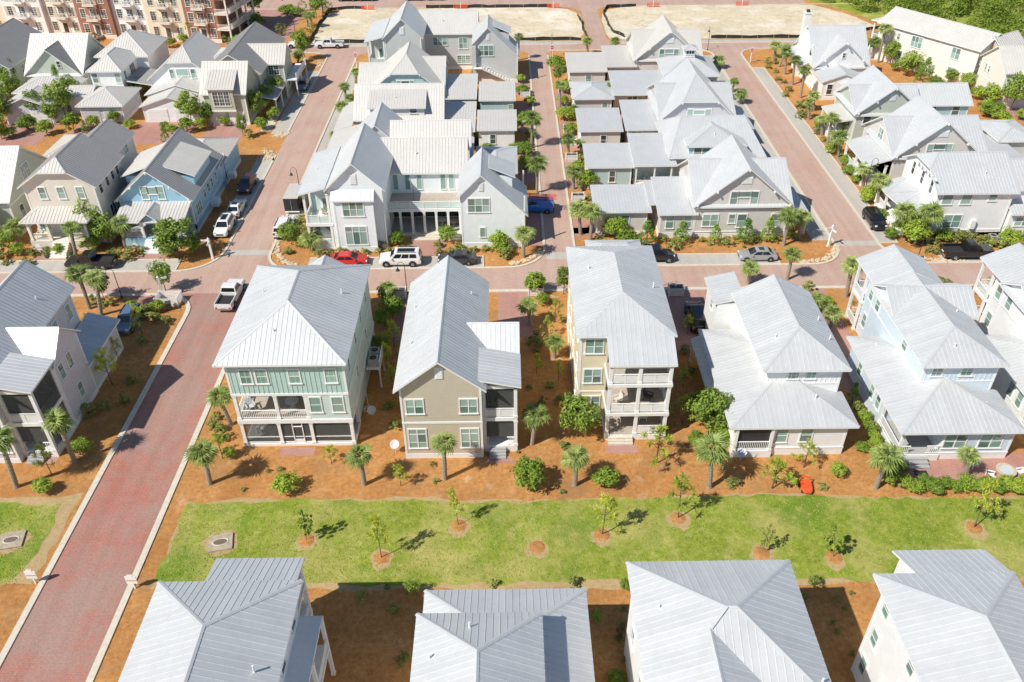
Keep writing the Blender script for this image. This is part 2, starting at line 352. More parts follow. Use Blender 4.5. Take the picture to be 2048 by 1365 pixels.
kerb([(160, 88.6), (53, 88.6)] + fil_arc(47.68, 88.6, 1, 1, 4.9)[::-1][1:] + [(47.68, 169.5)] + fil_arc(47.68, 174, 1, -1, 4.3)[1:] + [(66, 174)])
kerb([(50.15, 93.8), (50.15, 162)], .2); kerb([(47.8, 93.7), (50.2, 93.7)], .2); kerb([(47.8, 162), (50.2, 162)], .2)
kerb([(-46, 178.1), (15, 178.1)], .3); kerb([(24, 178.1), (64, 178.1)], .3)
kerb([(-3.1, 88.8), (-3.1, 91.3), (-25, 91.3)], .22); kerb([(33.7, 88.8), (33.7, 91.3), (12, 91.3)], .22); kerb([(54.1, 88.8), (54.1, 91.1), (160, 91.1)], .22); kerb([(-41.2, 88.8), (-41.2, 91.4), (-160, 91.4)], .22)
kerb([(17.6, 181), (17.6, 201)], .3, mat='dirt', h=.04); kerb([(21.6, 183), (21.6, 202)], .3, mat='dirt', h=.04)
kerb([(-200, 207.3), (11, 207.3)], .3); kerb([(27, 207.3), (200, 207.3)], .3)
for yy, x0, x1 in ((92.3, -36.1, -30.5), (93, 42.2, 47.5)): sheet('paver_band', [rect(x0, x1, yy, yy+1.3)], 'paver_grey', .020)
sheet('paver_band', [rect(4.8, 8.3, 90.5, 92.2)], 'paver_grey', .020)
# river stones at the street corners
def stones(name, path, n, spread, seed, s=(.10, .24)):
    rn = random.Random(seed); mb = MB(); P = [Vector(p) for p in path]
    plain_ok = 'stone'
    for i in range(n):
        t = rn.random()*(len(P)-1); k = int(t); p = P[k].lerp(P[k+1], t-k)
        x, y = p.x+rn.gauss(0, spread), p.y+rn.gauss(0, spread); r = rn.uniform(*s); h = r*rn.uniform(.5, .8)
        a0 = rn.random()*6.28; e = rn.uniform(.65, 1)
        ring = lambda q, z: [(x+math.cos(a0+j*math.pi/3)*r*q, y+math.sin(a0+j*math.pi/3)*r*q*e, z) for j in range(6)]
        b0, b1, b2 = ring(.85, 0), ring(1, h*.5), ring(.6, h)
        for j in range(6):
            q = (j+1) % 6
            mb.poly([b0[j], b0[q], b1[q], b1[j]], plain_ok); mb.poly([b1[j], b1[q], b2[q], b2[j]], plain_ok)
        mb.poly(b2, plain_ok)
    mb.build(name, kind='stuff', label='loose cream river stones along the street corner kerb', cat='stones')
plain('stone', (.56, .45, .31), .9, var=.3, scale=2.5)
stones('river_stones', [(-30.0, 97), (-29.6, 93.2), (-28.4, 90.9), (-26.4, 89.4)], 170, .22, 1)
stones('river_stones', [(42, 93), (41.2, 91.2), (39.6, 89.7), (36, 89.1)], 170, .2, 2)
stones('river_stones', [(48.6, 92.6), (50.2, 90.6), (53.4, 89.1), (57, 89)], 190, .22, 3)
stones('river_stones', [(4.1, 92.6), (2.6, 90.6), (.2, 89.3)], 110, .2, 4)
stones('river_stones', [(-38.2, 121.5), (-36.9, 122.5), (-38.2, 124.8)], 130, .45, 5)
stones('river_stones', [(-37.6, 130.6), (-36.9, 131.8)], 130, .45, 6)
stones('river_stones', [(-37.0, 165), (-37, 169)], 60, .4, 7)
# ------------------------------------------------------------------ house kit
def clip_poly(pts, a, lim, keep_less):
    """pts: list of (c, d) ; clip on c"""
    out = []
    for i in range(len(pts)):
        p, q = pts[i], pts[(i+1) % len(pts)]
        ip = (p[0] <= lim) if keep_less else (p[0] >= lim); iq = (q[0] <= lim) if keep_less else (q[0] >= lim)
        if ip: out.append(p)
        if ip != iq:
            t = (lim-p[0])/(q[0]-p[0]); out.append((lim, p[1]+t*(q[1]-p[1])))
    return out
def hip_faces(x0, x1, y0, y1, ze, s):
    W, D = x1-x0, y1-y0; h = min(W, D)/2; zr = ze+h*s
    a, b, c, d = (x0, y0, ze), (x1, y0, ze), (x1, y1, ze), (x0, y1, ze)
    if W <= D:
        m = (x0+x1)/2; r0, r1 = (m, y0+h, zr), (m, y1-h, zr)
        if D-W < .02: return [[a, b, r0], [b, c, r0], [c, d, r0], [d, a, r0]]
        return [[a, b, r0], [b, c, r1, r0], [c, d, r1], [d, a, r0, r1]]
    m = (y0+y1)/2; r0, r1 = (x0+h, m, zr), (x1-h, m, zr)
    return [[a, b, r1, r0], [b, c, r1], [c, d, r0, r1], [d, a, r0]]
def gable_y_faces(x0, x1, y0, y1, ze, zr, clip=None, clipd=None, xm=None, zer=None):
    xm = (x0+x1)/2 if xm is None else xm; zer = ze if zer is None else zer
    if clip is None:
        return [[(x0, y0, ze), (xm, y0, zr), (xm, y1, zr), (x0, y1, ze)], [(xm, y0, zr), (x1, y0, zer), (x1, y1, zer), (xm, y1, zr)]]
    s = (zr-ze)/(xm-x0); xl = x0+(clip-ze)/s; xr = x1-(clip-ze)/s; ya = y0+clipd
    return [[(x0, y0, ze), (xl, y0, clip), (xm, ya, zr), (xm, y1, zr), (x0, y1, ze)], [(xr, y0, clip), (x1, y0, ze), (x1, y1, ze), (xm, y1, zr), (xm, ya, zr)], [(xl, y0, clip), (xr, y0, clip), (xm, ya, zr)]]
def gable_x_faces(x0, x1, y0, y1, ze, zr, clip=None, clipd=None):
    ym = (y0+y1)/2
    if clip is None:
        return [[(x0, y0, ze), (x1, y0, ze), (x1, ym, zr), (x0, ym, zr)], [(x1, y1, ze), (x0, y1, ze), (x0, ym, zr), (x1, ym, zr)]]
    s = (zr-ze)/(ym-y0); ya = y0+(clip-ze)/s; yb = y1-(clip-ze)/s; xa = x0+clipd
    return [[(x0, y0, ze), (x1, y0, ze), (x1, ym, zr), (xa, ym, zr), (x0, ya, clip)], [(x1, y1, ze), (x0, y1, ze), (x0, yb, clip), (xa, ym, zr), (x1, ym, zr)], [(x0, yb, clip), (x0, ya, clip), (xa, ym, zr)]]
def shed_faces(x0, x1, y0, y1, zs):
    """zs: z at (x0y0, x1y0, x1y1, x0y1)"""
    return [[(x0, y0, zs[0]), (x1, y0, zs[1]), (x1, y1, zs[2]), (x0, y1, zs[3])]]
WCACHE = {}
def window_mesh(wd, h, cols, style, glassm, trim):
    k = (round(wd, 2), round(h, 2), cols, style, glassm, trim)
    if k in WCACHE: return WCACHE[k]
    t = .11 if wd > .7 else .08; fr = MB(); pns = []; W2, H2 = wd/2, h/2; p = .07
    fr.box(-W2-t, W2+t, -p, .02, H2, H2+t*1.25, trim); fr.box(-W2-t-.05, W2+t+.05, -p-.05, .02, -H2-t, -H2, trim)
    fr.box(-W2-t, -W2, -p, .02, -H2, H2, trim); fr.box(W2, W2+t, -p, .02, -H2, H2, trim)
    cw = wd/cols
    for c in range(1, cols): fr.box(-W2+c*cw-.05, -W2+c*cw+.05, -p, .02, -H2, H2, trim)
    for c in range(cols):
        xa, xb = -W2+c*cw, -W2+(c+1)*cw
        if style in ('sash', 'grid'): fr.box(xa+.03, xb-.03, -.05, .01, -.025, .025, trim)
        if style == 'grid':
            xm = (xa+xb)/2; fr.box(xm-.018, xm+.018, -.045, .01, -H2, H2, trim)
            for q in (-.5, .5): fr.box(xa+.03, xb-.03, -.045, .01, q*H2-.018, q*H2+.018, trim)
        if style == 'top': fr.box(xa+.03, xb-.03, -.05, .01, H2*.42, H2*.48, trim)
        if style == 'topsash': fr.box(xa+.03, xb-.03, -.055, .01, H2*.47, H2*.55, trim); fr.box(xa+.03, xb-.03, -.05, .01, -.2*h-.02, -.2*h+.02, trim)
        cuts = {'sash': (-H2, 0, H2), 'grid': (-H2, 0, H2), 'top': (-H2, H2*.45, H2), 'topsash': (-H2, -.2*h, H2*.5, H2)}.get(style, (-H2, H2))
        for z0, z1 in zip(cuts, cuts[1:]):
            pn = MB(); pn.poly([(xa+.02, -.03, z0), (xb-.02, -.03, z0), (xb-.02, -.03, z1), (xa+.02, -.03, z1)], glassm); pns.append(pn.mesh('window_pane_mesh'))
    WCACHE[k] = (fr.mesh('window_frame_mesh'), pns); return WCACHE[k]
ROT = {'S': 0, 'E': math.pi/2, 'N': math.pi, 'W': -math.pi/2}
class House:
    def __init__(s, name, base, label, cat='house', wall='white', trim='trim', roof='roof_silver', glassm='window_glass', group=None, seam=.43, single=False):
        s.b = Vector((base[0], base[1], 0)); s.root = empty(name, s.b, label, cat, group)
        s.wall, s.trim, s.rm, s.gm, s.seam, s.single = wall, trim, roof, glassm, seam, single
    def mb(s, name, mb, parent=None, **kw): return mb.build(name, parent or s.root, s.b, **kw)
    def box(s, name, x0, x1, y0, y1, z0, z1, mat=None):
        m = MB(); m.box(x0, x1, y0, y1, z0, z1, mat or s.wall); return s.mb(name, m)
    def roof(s, faces, mat=None, thick=.16, seam=None, single=None, name='roof', caps=True):
        mat = mat or s.rm; seam = seam or s.seam; single = s.single if single is None else single
        slab = MB()
        for f in faces: slab.prism([(p[0], p[1], p[2]-thick) for p in f], (0, 0, thick), s.trim)
        ro = s.mb(name, slab)
        allp = MB()
        for f in faces:
            P = [Vector(p) for p in f]; n = Vector((0, 0, 0))
            for i in range(1, len(P)-1): n += (P[i]-P[0]).cross(P[i+1]-P[0])
            if n.length < 1e-6: continue
            n.normalize()
            if n.z < 0: n = -n; P = P[::-1]
            c = Vector((0, 0, 1)).cross(n)
            c = Vector((1, 0, 0)) if c.length < 1e-3 else c.normalized()
            d = n.cross(c); o = P[0]
            q = [((p-o).dot(c), (p-o).dot(d)) for p in P]
            lo, hi = min(a[0] for a in q), max(a[0] for a in q)
            k = max(1, round((hi-lo)/seam)); st = (hi-lo)/k
            for i in range(k):
                a, b = lo+i*st, lo+(i+1)*st
                r = clip_poly(clip_poly(q, 0, b, True), 0, a, False)
                if len(r) < 3: continue
                pm = MB() if single else allp
                W = lambda u, v, h: o + c*u + d*v + n*h
                pm.poly([W(u, v, .012) for u, v in r], mat)
                if i:
                    e = sorted(v for u, v in r if abs(u-a) < 1e-5)
                    if len(e) >= 2 and e[-1]-e[0] > .15:
                        v0, v1 = e[0], e[-1]; hw, hh = (.015, .04) if single else (.022, .05)
                        A = [W(a-hw, v0, .005), W(a+hw, v0, .005), W(a+hw, v1, .005), W(a-hw, v1, .005)]
                        B = [W(a-hw*.7, v0, hh), W(a+hw*.7, v0, hh), W(a+hw*.7, v1, hh), W(a-hw*.7, v1, hh)]
                        pm.poly(B, mat)
                        for j in range(4):
                            l = (j+1) % 4; pm.poly([A[j], A[l], B[l], B[j]], mat)
                if single: s.mb('roof_panel', pm, ro)
        if not single and allp.f: s.mb('roof_panels', allp, ro, kind='stuff')
        if caps:
            ed = {}
            for fi, f in enumerate(faces):
                for i in range(len(f)):
                    a, b = f[i], f[(i+1) % len(f)]
                    key = tuple(sorted((tuple(round(x, 2) for x in a), tuple(round(x, 2) for x in b)))); ed.setdefault(key, []).append(fi)
            for (a, b), fs in ed.items():
                if len(fs) != 2: continue
                A, B = Vector(a), Vector(b); t = (B-A).normalized(); cm = MB(); up = Vector((0, 0, .05))
                wing = []
                for fi in fs:
                    cen = sum((Vector(p) for p in faces[fi]), Vector())/len(faces[fi]); m = (A+B)/2
                    dv = cen-m; dv -= t*dv.dot(t); wing.append(dv.normalized()*.17)
                if (wing[0]+wing[1]).z > .02: continue
                for wv in wing: cm.poly([A+up, B+up, B+wv+up*.9, A+wv+up*.9], mat)
                s.mb('ridge_cap', cm, ro)
        return ro
    def win(s, side, a, z, w_, h, plane, cols=1, style='sash', glassm=None, label=None):
        fm, pm = window_mesh(w_, h, cols, style, glassm or s.gm, s.trim)
        loc = (a, plane, z) if side in 'SN' else (plane, a, z)
        o = bpy.data.objects.new('window', fm); o.location = Vector(loc)-s.b; o.rotation_euler = (0, 0, ROT[side]); link(o, s.root)
        for me in pm: link(bpy.data.objects.new('pane', me), o)
        if label: o['label'] = label
        return o
    def door(s, side, a, z0, w_, h, plane, mat='trim', panes=True):
        m = MB(); m.box(-w_/2-.1, w_/2+.1, -.05, .02, z0, z0+h+.12, s.trim); m.box(-w_/2, w_/2, -.08, 0, z0, z0+h, mat)
        o = bpy.data.objects.new('door', m.mesh('door_mesh')); loc = (a, plane, 0) if side in 'SN' else (plane, a, 0)
        o.location = Vector(loc)-s.b; o.rotation_euler = (0, 0, ROT[side]); link(o, s.root)
        if panes:
            g = MB(); g.poly([(-w_*.33, -.09, z0+h*.12), (w_*.33, -.09, z0+h*.12), (w_*.33, -.09, z0+h*.92), (-w_*.33, -.09, z0+h*.92)], s.gm)
            link(bpy.data.objects.new('pane', g.mesh('door_pane_mesh')), o)
        k = MB(); k.box(w_*.38, w_*.44, -.13, -.08, z0+h*.45, z0+h*.5, 'dark'); link(bpy.data.objects.new('handle', k.mesh('handle_mesh')), o)
        return o
    def garage_door(s, side, a, w_, h, plane, mat='trim'):
        m = MB(); m.box(-w_/2-.12, w_/2+.12, -.04, .02, 0, h+.14, s.trim)
        o = bpy.data.objects.new('garage_door', m.mesh('garage_door_mesh')); loc = (a, plane, 0) if side in 'SN' else (plane, a, 0)
        o.location = Vector(loc)-s.b; o.rotation_euler = (0, 0, ROT[side]); link(o, s.root)
        for i in range(4):
            p = MB(); p.box(-w_/2, w_/2, -.08, -.04, i*h/4+.02, (i+1)*h/4-.01, mat); link(bpy.data.objects.new('panel', p.mesh('garage_panel_mesh')), o)
        return o
    def posts(s, pts, z0, z1, w_=.28, mat=None):
        for x, y in pts:
            m = MB(); m.box(x-w_/2, x+w_/2, y-w_/2, y+w_/2, z0, z1, mat or s.trim)
            m.box(x-w_*.65, x+w_*.65, y-w_*.65, y+w_*.65, z0, z0+.22, mat or s.trim); m.box(x-w_*.65, x+w_*.65, y-w_*.65, y+w_*.65, z1-.18, z1-.01, mat or s.trim)
            s.mb('post', m)
    def rail(s, p, q, z, h=.95, style='bal', mat=None):
        mat = mat or s.trim; m = MB(); P, Q = Vector((*p, z)), Vector((*q, z)); L = (Q-P).length
        up = Vector((0, 0, 1)); m.beam(P+up*h, Q+up*h, .10, .06, mat); m.beam(P+up*.12, Q+up*.12, .07, .06, mat)
        if style == 'bal':
            n = max(2, int(L/.16))
            for i in range(1, n): b = P.lerp(Q, i/n); m.beam(b+up*.14, b+up*(h-.03), .045, .045, mat)
        elif style == 'board':
            for i in range(5): m.beam(P+up*(.25+i*(h-.3)/5), Q+up*(.25+i*(h-.3)/5), .035, .105, mat)
            n = max(2, int(L/1.4))
            for i in range(n+1): b = P.lerp(Q, i/n); m.beam(b, b+up*h, .08, .08, mat)
        elif style == 'panel':
            d = (Q-P).normalized(); m.beam(P+up*(h*.5), Q+up*(h*.5), .03, h*.72, 'teal_pale')
            n = max(2, int(L/1.5))
            for i in range(n+1): b = P.lerp(Q, i/n); m.beam(b, b+up*(h+.06), .12, .12, mat)
        return s.mb('railing', m)
    def band(s, x0, x1, y0, y1, z, h=.22, p=.05, mat=None):
        m = MB(); m.box(x0-p, x1+p, y0-p, y1+p, z, z+h, mat or s.trim); return s.mb('trim_band', m)
    def corners(s, x0, x1, y0, y1, z0, z1, w_=.16, p=.03):
        for x, y in ((x0, y0), (x1, y0), (x1, y1), (x0, y1)):
            m = MB(); sx = 1 if x == x0 else -1; sy = 1 if y == y0 else -1
            xa, xb = sorted((x-sx*p, x+sx*w_)); ya, yb = sorted((y-sy*p, y+sy*w_)); m.box(xa, xb, ya, yb, z0, z1, s.trim); s.mb('corner_board', m)
    def steps(s, x0, x1, y0, y1, ztop, n, mat='trim', axis='y'):
        for i in range(n):
            m = MB(); z = ztop*(n-i)/(n+1)
            if axis == 'y': a, b = y1-(y1-y0)*i/n-(y1-y0)/n, y1-(y1-y0)*i/n; m.box(x0, x1, a, b, 0, z, mat)
            else: a, b = x1-(x1-x0)*i/n-(x1-x0)/n, x1-(x1-x0)*i/n; m.box(a, b, y0, y1, 0, z, mat)
            s.mb('step', m)
    def gabled(s, x0, x1, y0, y1, ze, zr, axis='y', z0=0, oh=.45, wall=None, clip=None, clipd=None, roofmat=None, xm=None, zer=None, thick=.16, walls=True, single=None, found=True):
        """gable volume given by its ROOF edges"""
        F = gable_y_faces(x0, x1, y0, y1, ze, zr, clip, clipd, xm, zer) if axis == 'y' else gable_x_faces(x0, x1, y0, y1, ze, zr, clip, clipd)
        s.roof(F, roofmat, thick, single=single)
        if not walls: return
        m = MB(); wl = wall or s.wall; g = thick+.02
        if axis == 'y':
            xm_ = (x0+x1)/2 if xm is None else xm; zr_ = zer if zer is not None else ze
            sl, sr = (zr-ze)/(xm_-x0), (zr-zr_)/(x1-xm_)
            zc = zr if clip is None else clip
            L = [(x0+oh, y0+oh, z0), (x1-oh, y0+oh, z0), (x1-oh, y0+oh, zr_+sr*oh-g)]
            if clip is None: L += [(xm_, y0+oh, zr-g)]
            else: L += [(x1-(clip-ze)/sr, y0+oh, clip-g), (x0+(clip-ze)/sl, y0+oh, clip-g)]
            L += [(x0+oh, y0+oh, ze+sl*oh-g)]
            m.prism(L, (0, y1-y0-2*oh, 0), wl)
        else:
            ym = (y0+y1)/2; sl = (zr-ze)/(ym-y0)
            L = [(x0+oh, y1-oh, z0), (x0+oh, y0+oh, z0), (x0+oh, y0+oh, ze+sl*oh-g)]
            if clip is None: L += [(x0+oh, ym, zr-g)]
            else: L += [(x0+oh, y0+(clip-ze)/sl, clip-g), (x0+oh, y1-(clip-ze)/sl, clip-g)]
            L += [(x0+oh, y1-oh, ze+sl*oh-g)]
            m.prism(L, (x1-x0-2*oh, 0, 0), wl)
        s.mb('wall', m)
        s.corners(x0+oh, x1-oh, y0+oh, y1-oh, z0, ze-.05)
        if found and z0 == 0: s.band(x0+oh, x1-oh, y0+oh, y1-oh, .0, .55, .04); 
    def hipped(s, x0, x1, y0, y1, ze, sl, z0=0, oh=.5, wall=None, roofmat=None, single=None, thick=.16, walls=True, found=True):
        s.roof(hip_faces(x0, x1, y0, y1, ze, sl), roofmat, thick, single=single)
        if walls:
            s.box('wall', x0+oh, x1-oh, y0+oh, y1-oh, z0, ze-thick+.02, wall); s.corners(x0+oh, x1-oh, y0+oh, y1-oh, z0, ze-thick)
            if found and z0 == 0: s.band(x0+oh, x1-oh, y0+oh, y1-oh, 0, .55, .04)
    def shed(s, x0, x1, y0, y1, zs, mat=None, **kw): return s.roof(shed_faces(x0, x1, y0, y1, zs), mat, **kw)
    def vent(s, x, y, z, h=.45):
        m = MB(); m.tube([(x, y, z-.2), (x, y, z+h)], .06, 'trim', 8); s.mb('vent_pipe', m)
    def brackets(s, pts):
        for x, y, z in pts:
            m = MB(); m.box(x-.09, x+.09, y-.32, y+.25, z-.12, z+.12, s.trim); s.mb('bracket', m)
    def louvre(s, x, y, z, w_=.6, h=.8):
        m = MB(); m.box(x-w_/2-.08, x+w_/2+.08, y-.05, y, z-h/2-.08, z+h/2+.08, s.trim)
        for i in range(6): m.box(x-w_/2, x+w_/2, y-.09, y-.04, z-h/2+i*h/6, z-h/2+i*h/6+h/9, s.trim)
        s.mb('gable_vent', m)
    def ac(s, x, y, z=0):
        m = MB(); m.box(x-.45, x+.45, y-.45, y+.45, z, z+.85, 'deck_grey'); m.lathe([(.05, z+.87), (.36, z+.87), (.36, z+.86)], 'dark', 12, (x, y)); s.mb('air_conditioner', m)
# ------------------------------------------------------------------ middle row
def teal_house():
    h = House('beach_house', (-19.6, 65), 'teal three-storey house with a screened ground porch beside the brick road', wall='teal', single=True)
    X0, X1, Y0, Y1 = -24.75, -14.4, 57.2, 72.6
    h.roof(hip_faces(-25.5, -14.0, 56.65, 73.2, 9.95, .5))
    h.box('wall', X0, X1, Y0, Y1, 6.3, 9.82, 'teal'); h.corners(X0, X1, Y0, Y1, 6.35, 9.8)
    h.box('wall', X0, X1, 60.4, Y1, 3.2, 6.3, 'teal_pale'); h.box('wall', -18.2, X1, Y0, 60.4, 3.2, 6.3, 'teal_pale')
    h.box('wall', X0, X1, 60.4, Y1, .25, 3.2, 'teal_pale')
    h.band(X0, X1, Y0, Y1, 6.12, .24, .06); h.band(X0, X1, Y0, Y1, 2.85, .45, .08)
    h.box('porch_floor', X0-.02, X1+.02, Y0-.02, 60.6, 0, .28, 'trim'); h.box('porch_deck', X0+.1, X1-.1, Y0+.1, 60.4, .28, .31, 'deck_grey')
    h.box('balcony_deck', X0+.05, -18.25, Y0+.05, 60.4, 3.3, 3.34, 'deck')
    h.posts([(X0+.16, Y0+.16), (-21.2, Y0+.16), (-18.25, Y0+.16), (X1-.16, Y0+.16), (X1-.16, 60.2)], .31, 2.86, .3)
    h.posts([(X0+.16, Y0+.16), (-21.0, Y0+.16), (-18.3, Y0+.16), (X0+.16, 60.2)], 3.32, 6.13, .3)
    h.rail((X0+.3, Y0+.1), (-21.15, Y0+.1), 3.34); h.rail((-20.85, Y0+.1), (-18.45, Y0+.1), 3.34); h.rail((X0+.1, Y0+.3), (X0+.1, 60.2), 3.34)
    # screened bays of the ground porch: frames with dark mesh
    m = MB()
    for xa, xb in ((X0+.3, -21.35), (-21.05, -18.4), (-18.1, X1-.3)):
        m.beam((xa, Y0+.12, 1.05), (xb, Y0+.12, 1.05), .06, .06, 'trim'); m.beam((xa, Y0+.12, .4), (xb, Y0+.12, .4), .06, .1, 'trim')
    m.beam((-20.0, Y0+.1, .3), (-20.0, Y0+.1, 2.8), .08, .08, 'trim'); m.beam((-19.1, Y0+.1, .3), (-19.1, Y0+.1, 2.8), .08, .08, 'trim'); m.beam((-20, Y0+.1, 2.3), (-19.1, Y0+.1, 2.3), .08, .08, 'trim')
    m.box(-19.95, -19.15, Y0+.08, Y0+.13, .32, .75, 'trim'); h.mb('porch_screen_frame', m)
    for xa, xb in ((X0+.3, -21.35), (-21.05, -18.4), (-18.1, X1-.3)): sc_ = MB(); sc_.box(xa, xb, Y0+.14, Y0+.145, .35, 2.85, 'screen_mesh'); h.mb('porch_screen', sc_)
    for xa in (-23.07, -21.7, -18.83, -15.65): h.win('S', xa, 8.3, .92, 1.5, Y0)
    h.win('S', -17.45, 5.0, .95, 1.7, Y0); h.win('S', -15.45, 5.0, .95, 1.7, Y0)
    bat = MB(); bat.box(-.022, .022, -.035, 0, 6.38, 9.8, 'teal'); bm = bat.mesh('batten_mesh')
    x = X0+.36
    while x < X1-.2:
        o = bpy.data.objects.new('batten', bm); o.location = Vector((x, Y0-.002, 0))-h.b; link(o, h.root); x += .43
    h.win('S', -23, 4.7, 1.6, 2.1, 60.4, 2, glassm='window_dark'); h.win('S', -19.8, 4.7, 1.8, 2.1, 60.4, 2, glassm='window_dark')
    h.win('S', -22.5, 1.6, 2.2, 2.0, 60.4, 2, glassm='window_dark'); h.win('S', -17.2, 1.6, 2.2, 2.0, 60.4, 2, glassm='window_dark')
    for y, z in ((59, 8.2), (63, 8.2), (66.5, 8.2), (70, 8.2), (62, 5), (68, 5)): h.win('E', y, z, .7, 1.2, X1)
    for y in (62, 66, 70): h.win('W', y, 8.2, .8, 1.4, X0); h.win('W', y, 5, .8, 1.4, X0)
    h.vent(-23.1, 66.3, 11.2); h.vent(-15.8, 66.5, 10.9); h.vent(-20.6, 59.6, 11.3)
    # rear wing towards the street
    h.gabled(-22.6, -17.0, 72, 78.4, 6.4, 8.1, 'y', wall='teal', single=True)
    # stairs and plant stand for the air units on the shaded side
    h.box('equipment_stand', -14.3, -12.9, 65.6, 68.4, 2.3, 2.45, 'trim'); h.posts([(-13, 65.7), (-13, 68.3)], 0, 2.3, .14); h.rail((-12.95, 65.6), (-12.95, 68.4), 2.45, .8)
    h.ac(-13.6, 66.3, 2.45); h.ac(-13.6, 67.6, 2.45)
    return h
def tan_house(dx, name, label, wall, front_wall_visible=True):
    """gable house with a cross wing and a two-storey corner porch"""
    X = lambda x: x+dx
    h = House(name, (X(-5.5), 63.5), label, wall=wall, single=True)
    x0, x1, y0, y1 = X(-10), X(-2), 54.9, 72.35
    h.gabled(x0, x1, y0, y1, 8.21, 11.43, 'y', oh=.48)
    h.band(x0+.48, x1-.48, y0+.48, y1-.48, 4.2, .22)
    YF = y0+.48
    for xa in (X(-8.32), X(-3.62)): h.win('S', xa, 6.2, 1.45, 1.55, YF, 2); h.win('S', xa, 2.42, 1.5, 2.2, YF, 2, 'topsash')
    h.louvre(X(-6), YF, 9.9, .55, 1.1)
    # cross wing
    h.gabled(X(-3.9), X(.95), 59.9, 65.9, 7.35, 9.8, 'x', oh=.35)
    # porch roof and porch
    h.roof([[(X(-2.75), 55.7, 8.82), (X(1.0), 55.7, 8.0), (X(1.0), 60.45, 8.0), (X(-2.75), 60.45, 8.82)]])
    h.box('porch_floor', X(-2.5), X(.65), 56.1, 60.3, 0, .75, 'trim'); h.box('balcony_deck', X(-2.5), X(.65), 56.1, 60.3, 3.75, 4.15, 'trim'); h.box('deck_boards', X(-2.4), X(.55), 56.2, 60.3, 4.15, 4.18, 'deck_grey')
    h.posts([(X(-2.3), 56.25), (X(.5), 56.25), (X(.5), 60)], .75, 3.76, .3); h.posts([(X(-2.3), 56.25), (X(.5), 56.25), (X(.5), 60)], 4.16, 7.9, .3)
    h.box('porch_beam', X(-2.5), X(.65), 56.1, 56.4, 7.5, 7.86, 'trim')
    h.rail((X(-2.15), 56.2), (X(.4), 56.2), 4.16, 1, 'board'); h.rail((X(.5), 56.4), (X(.5), 60), 4.16, 1, 'board'); h.rail((X(-.3), 56.2), (X(.4), 56.2), .75); h.rail((X(-2.15), 56.2), (X(-1.9), 56.2), .75); h.rail((X(.5), 56.4), (X(.5), 60), .75)
    for z0_, z1_ in ((1.75, 3.74), (5.2, 7.5)): sc_ = MB(); sc_.box(X(-2.14), X(.34), 56.3, 56.305, z0_, z1_, 'screen_mesh'); h.mb('porch_screen', sc_)
    for z0_, z1_ in ((.8, 3.74), (4.2, 7.5)): sc_ = MB(); sc_.box(X(.56), X(.565), 56.45, 59.8, z0_, z1_, 'screen_mesh'); h.mb('porch_screen', sc_)
    h.box('porch_ceiling', X(-2.4), X(.55), 56.4, 60.2, 7.5, 7.6, 'soffit')
    h.steps(X(-1.9), X(-.4), 55.1, 56.1, .75, 4, 'deck_grey')
    h.door('S', X(-1.1), .75, 1.0, 2.2, 60.25); h.door('S', X(-1.2), 4.18, 1.0, 2.2, 60.25)
    h.win('S', X(.0), 5.6, .8, 1.5, 60.25); h.win('E', 63, 6, .8, 1.5, X(.6)); h.win('E', 63, 2.4, .8, 1.5, X(.6)); h.win('E', 61.3, 6, .8, 1.5, X(.6))
    for y in (67.5, 70.5): h.win('E', y, 6.4, .85, 1.6, x1-.48); h.win('E', y, 2.4, .85, 1.6, x1-.48)
    for y in (58, 62.5, 67, 70.5): h.win('W', y, 6.4, .85, 1.6, x0+.48); h.win('W', y, 2.4, .85, 1.6, x0+.48)
    h.vent(X(-9), 66.5, 9.1, .4); h.vent(X(-8.9), 60.6, 9.2, .4); h.vent(X(-3.6), 68.2, 9.4, .4)
    return h
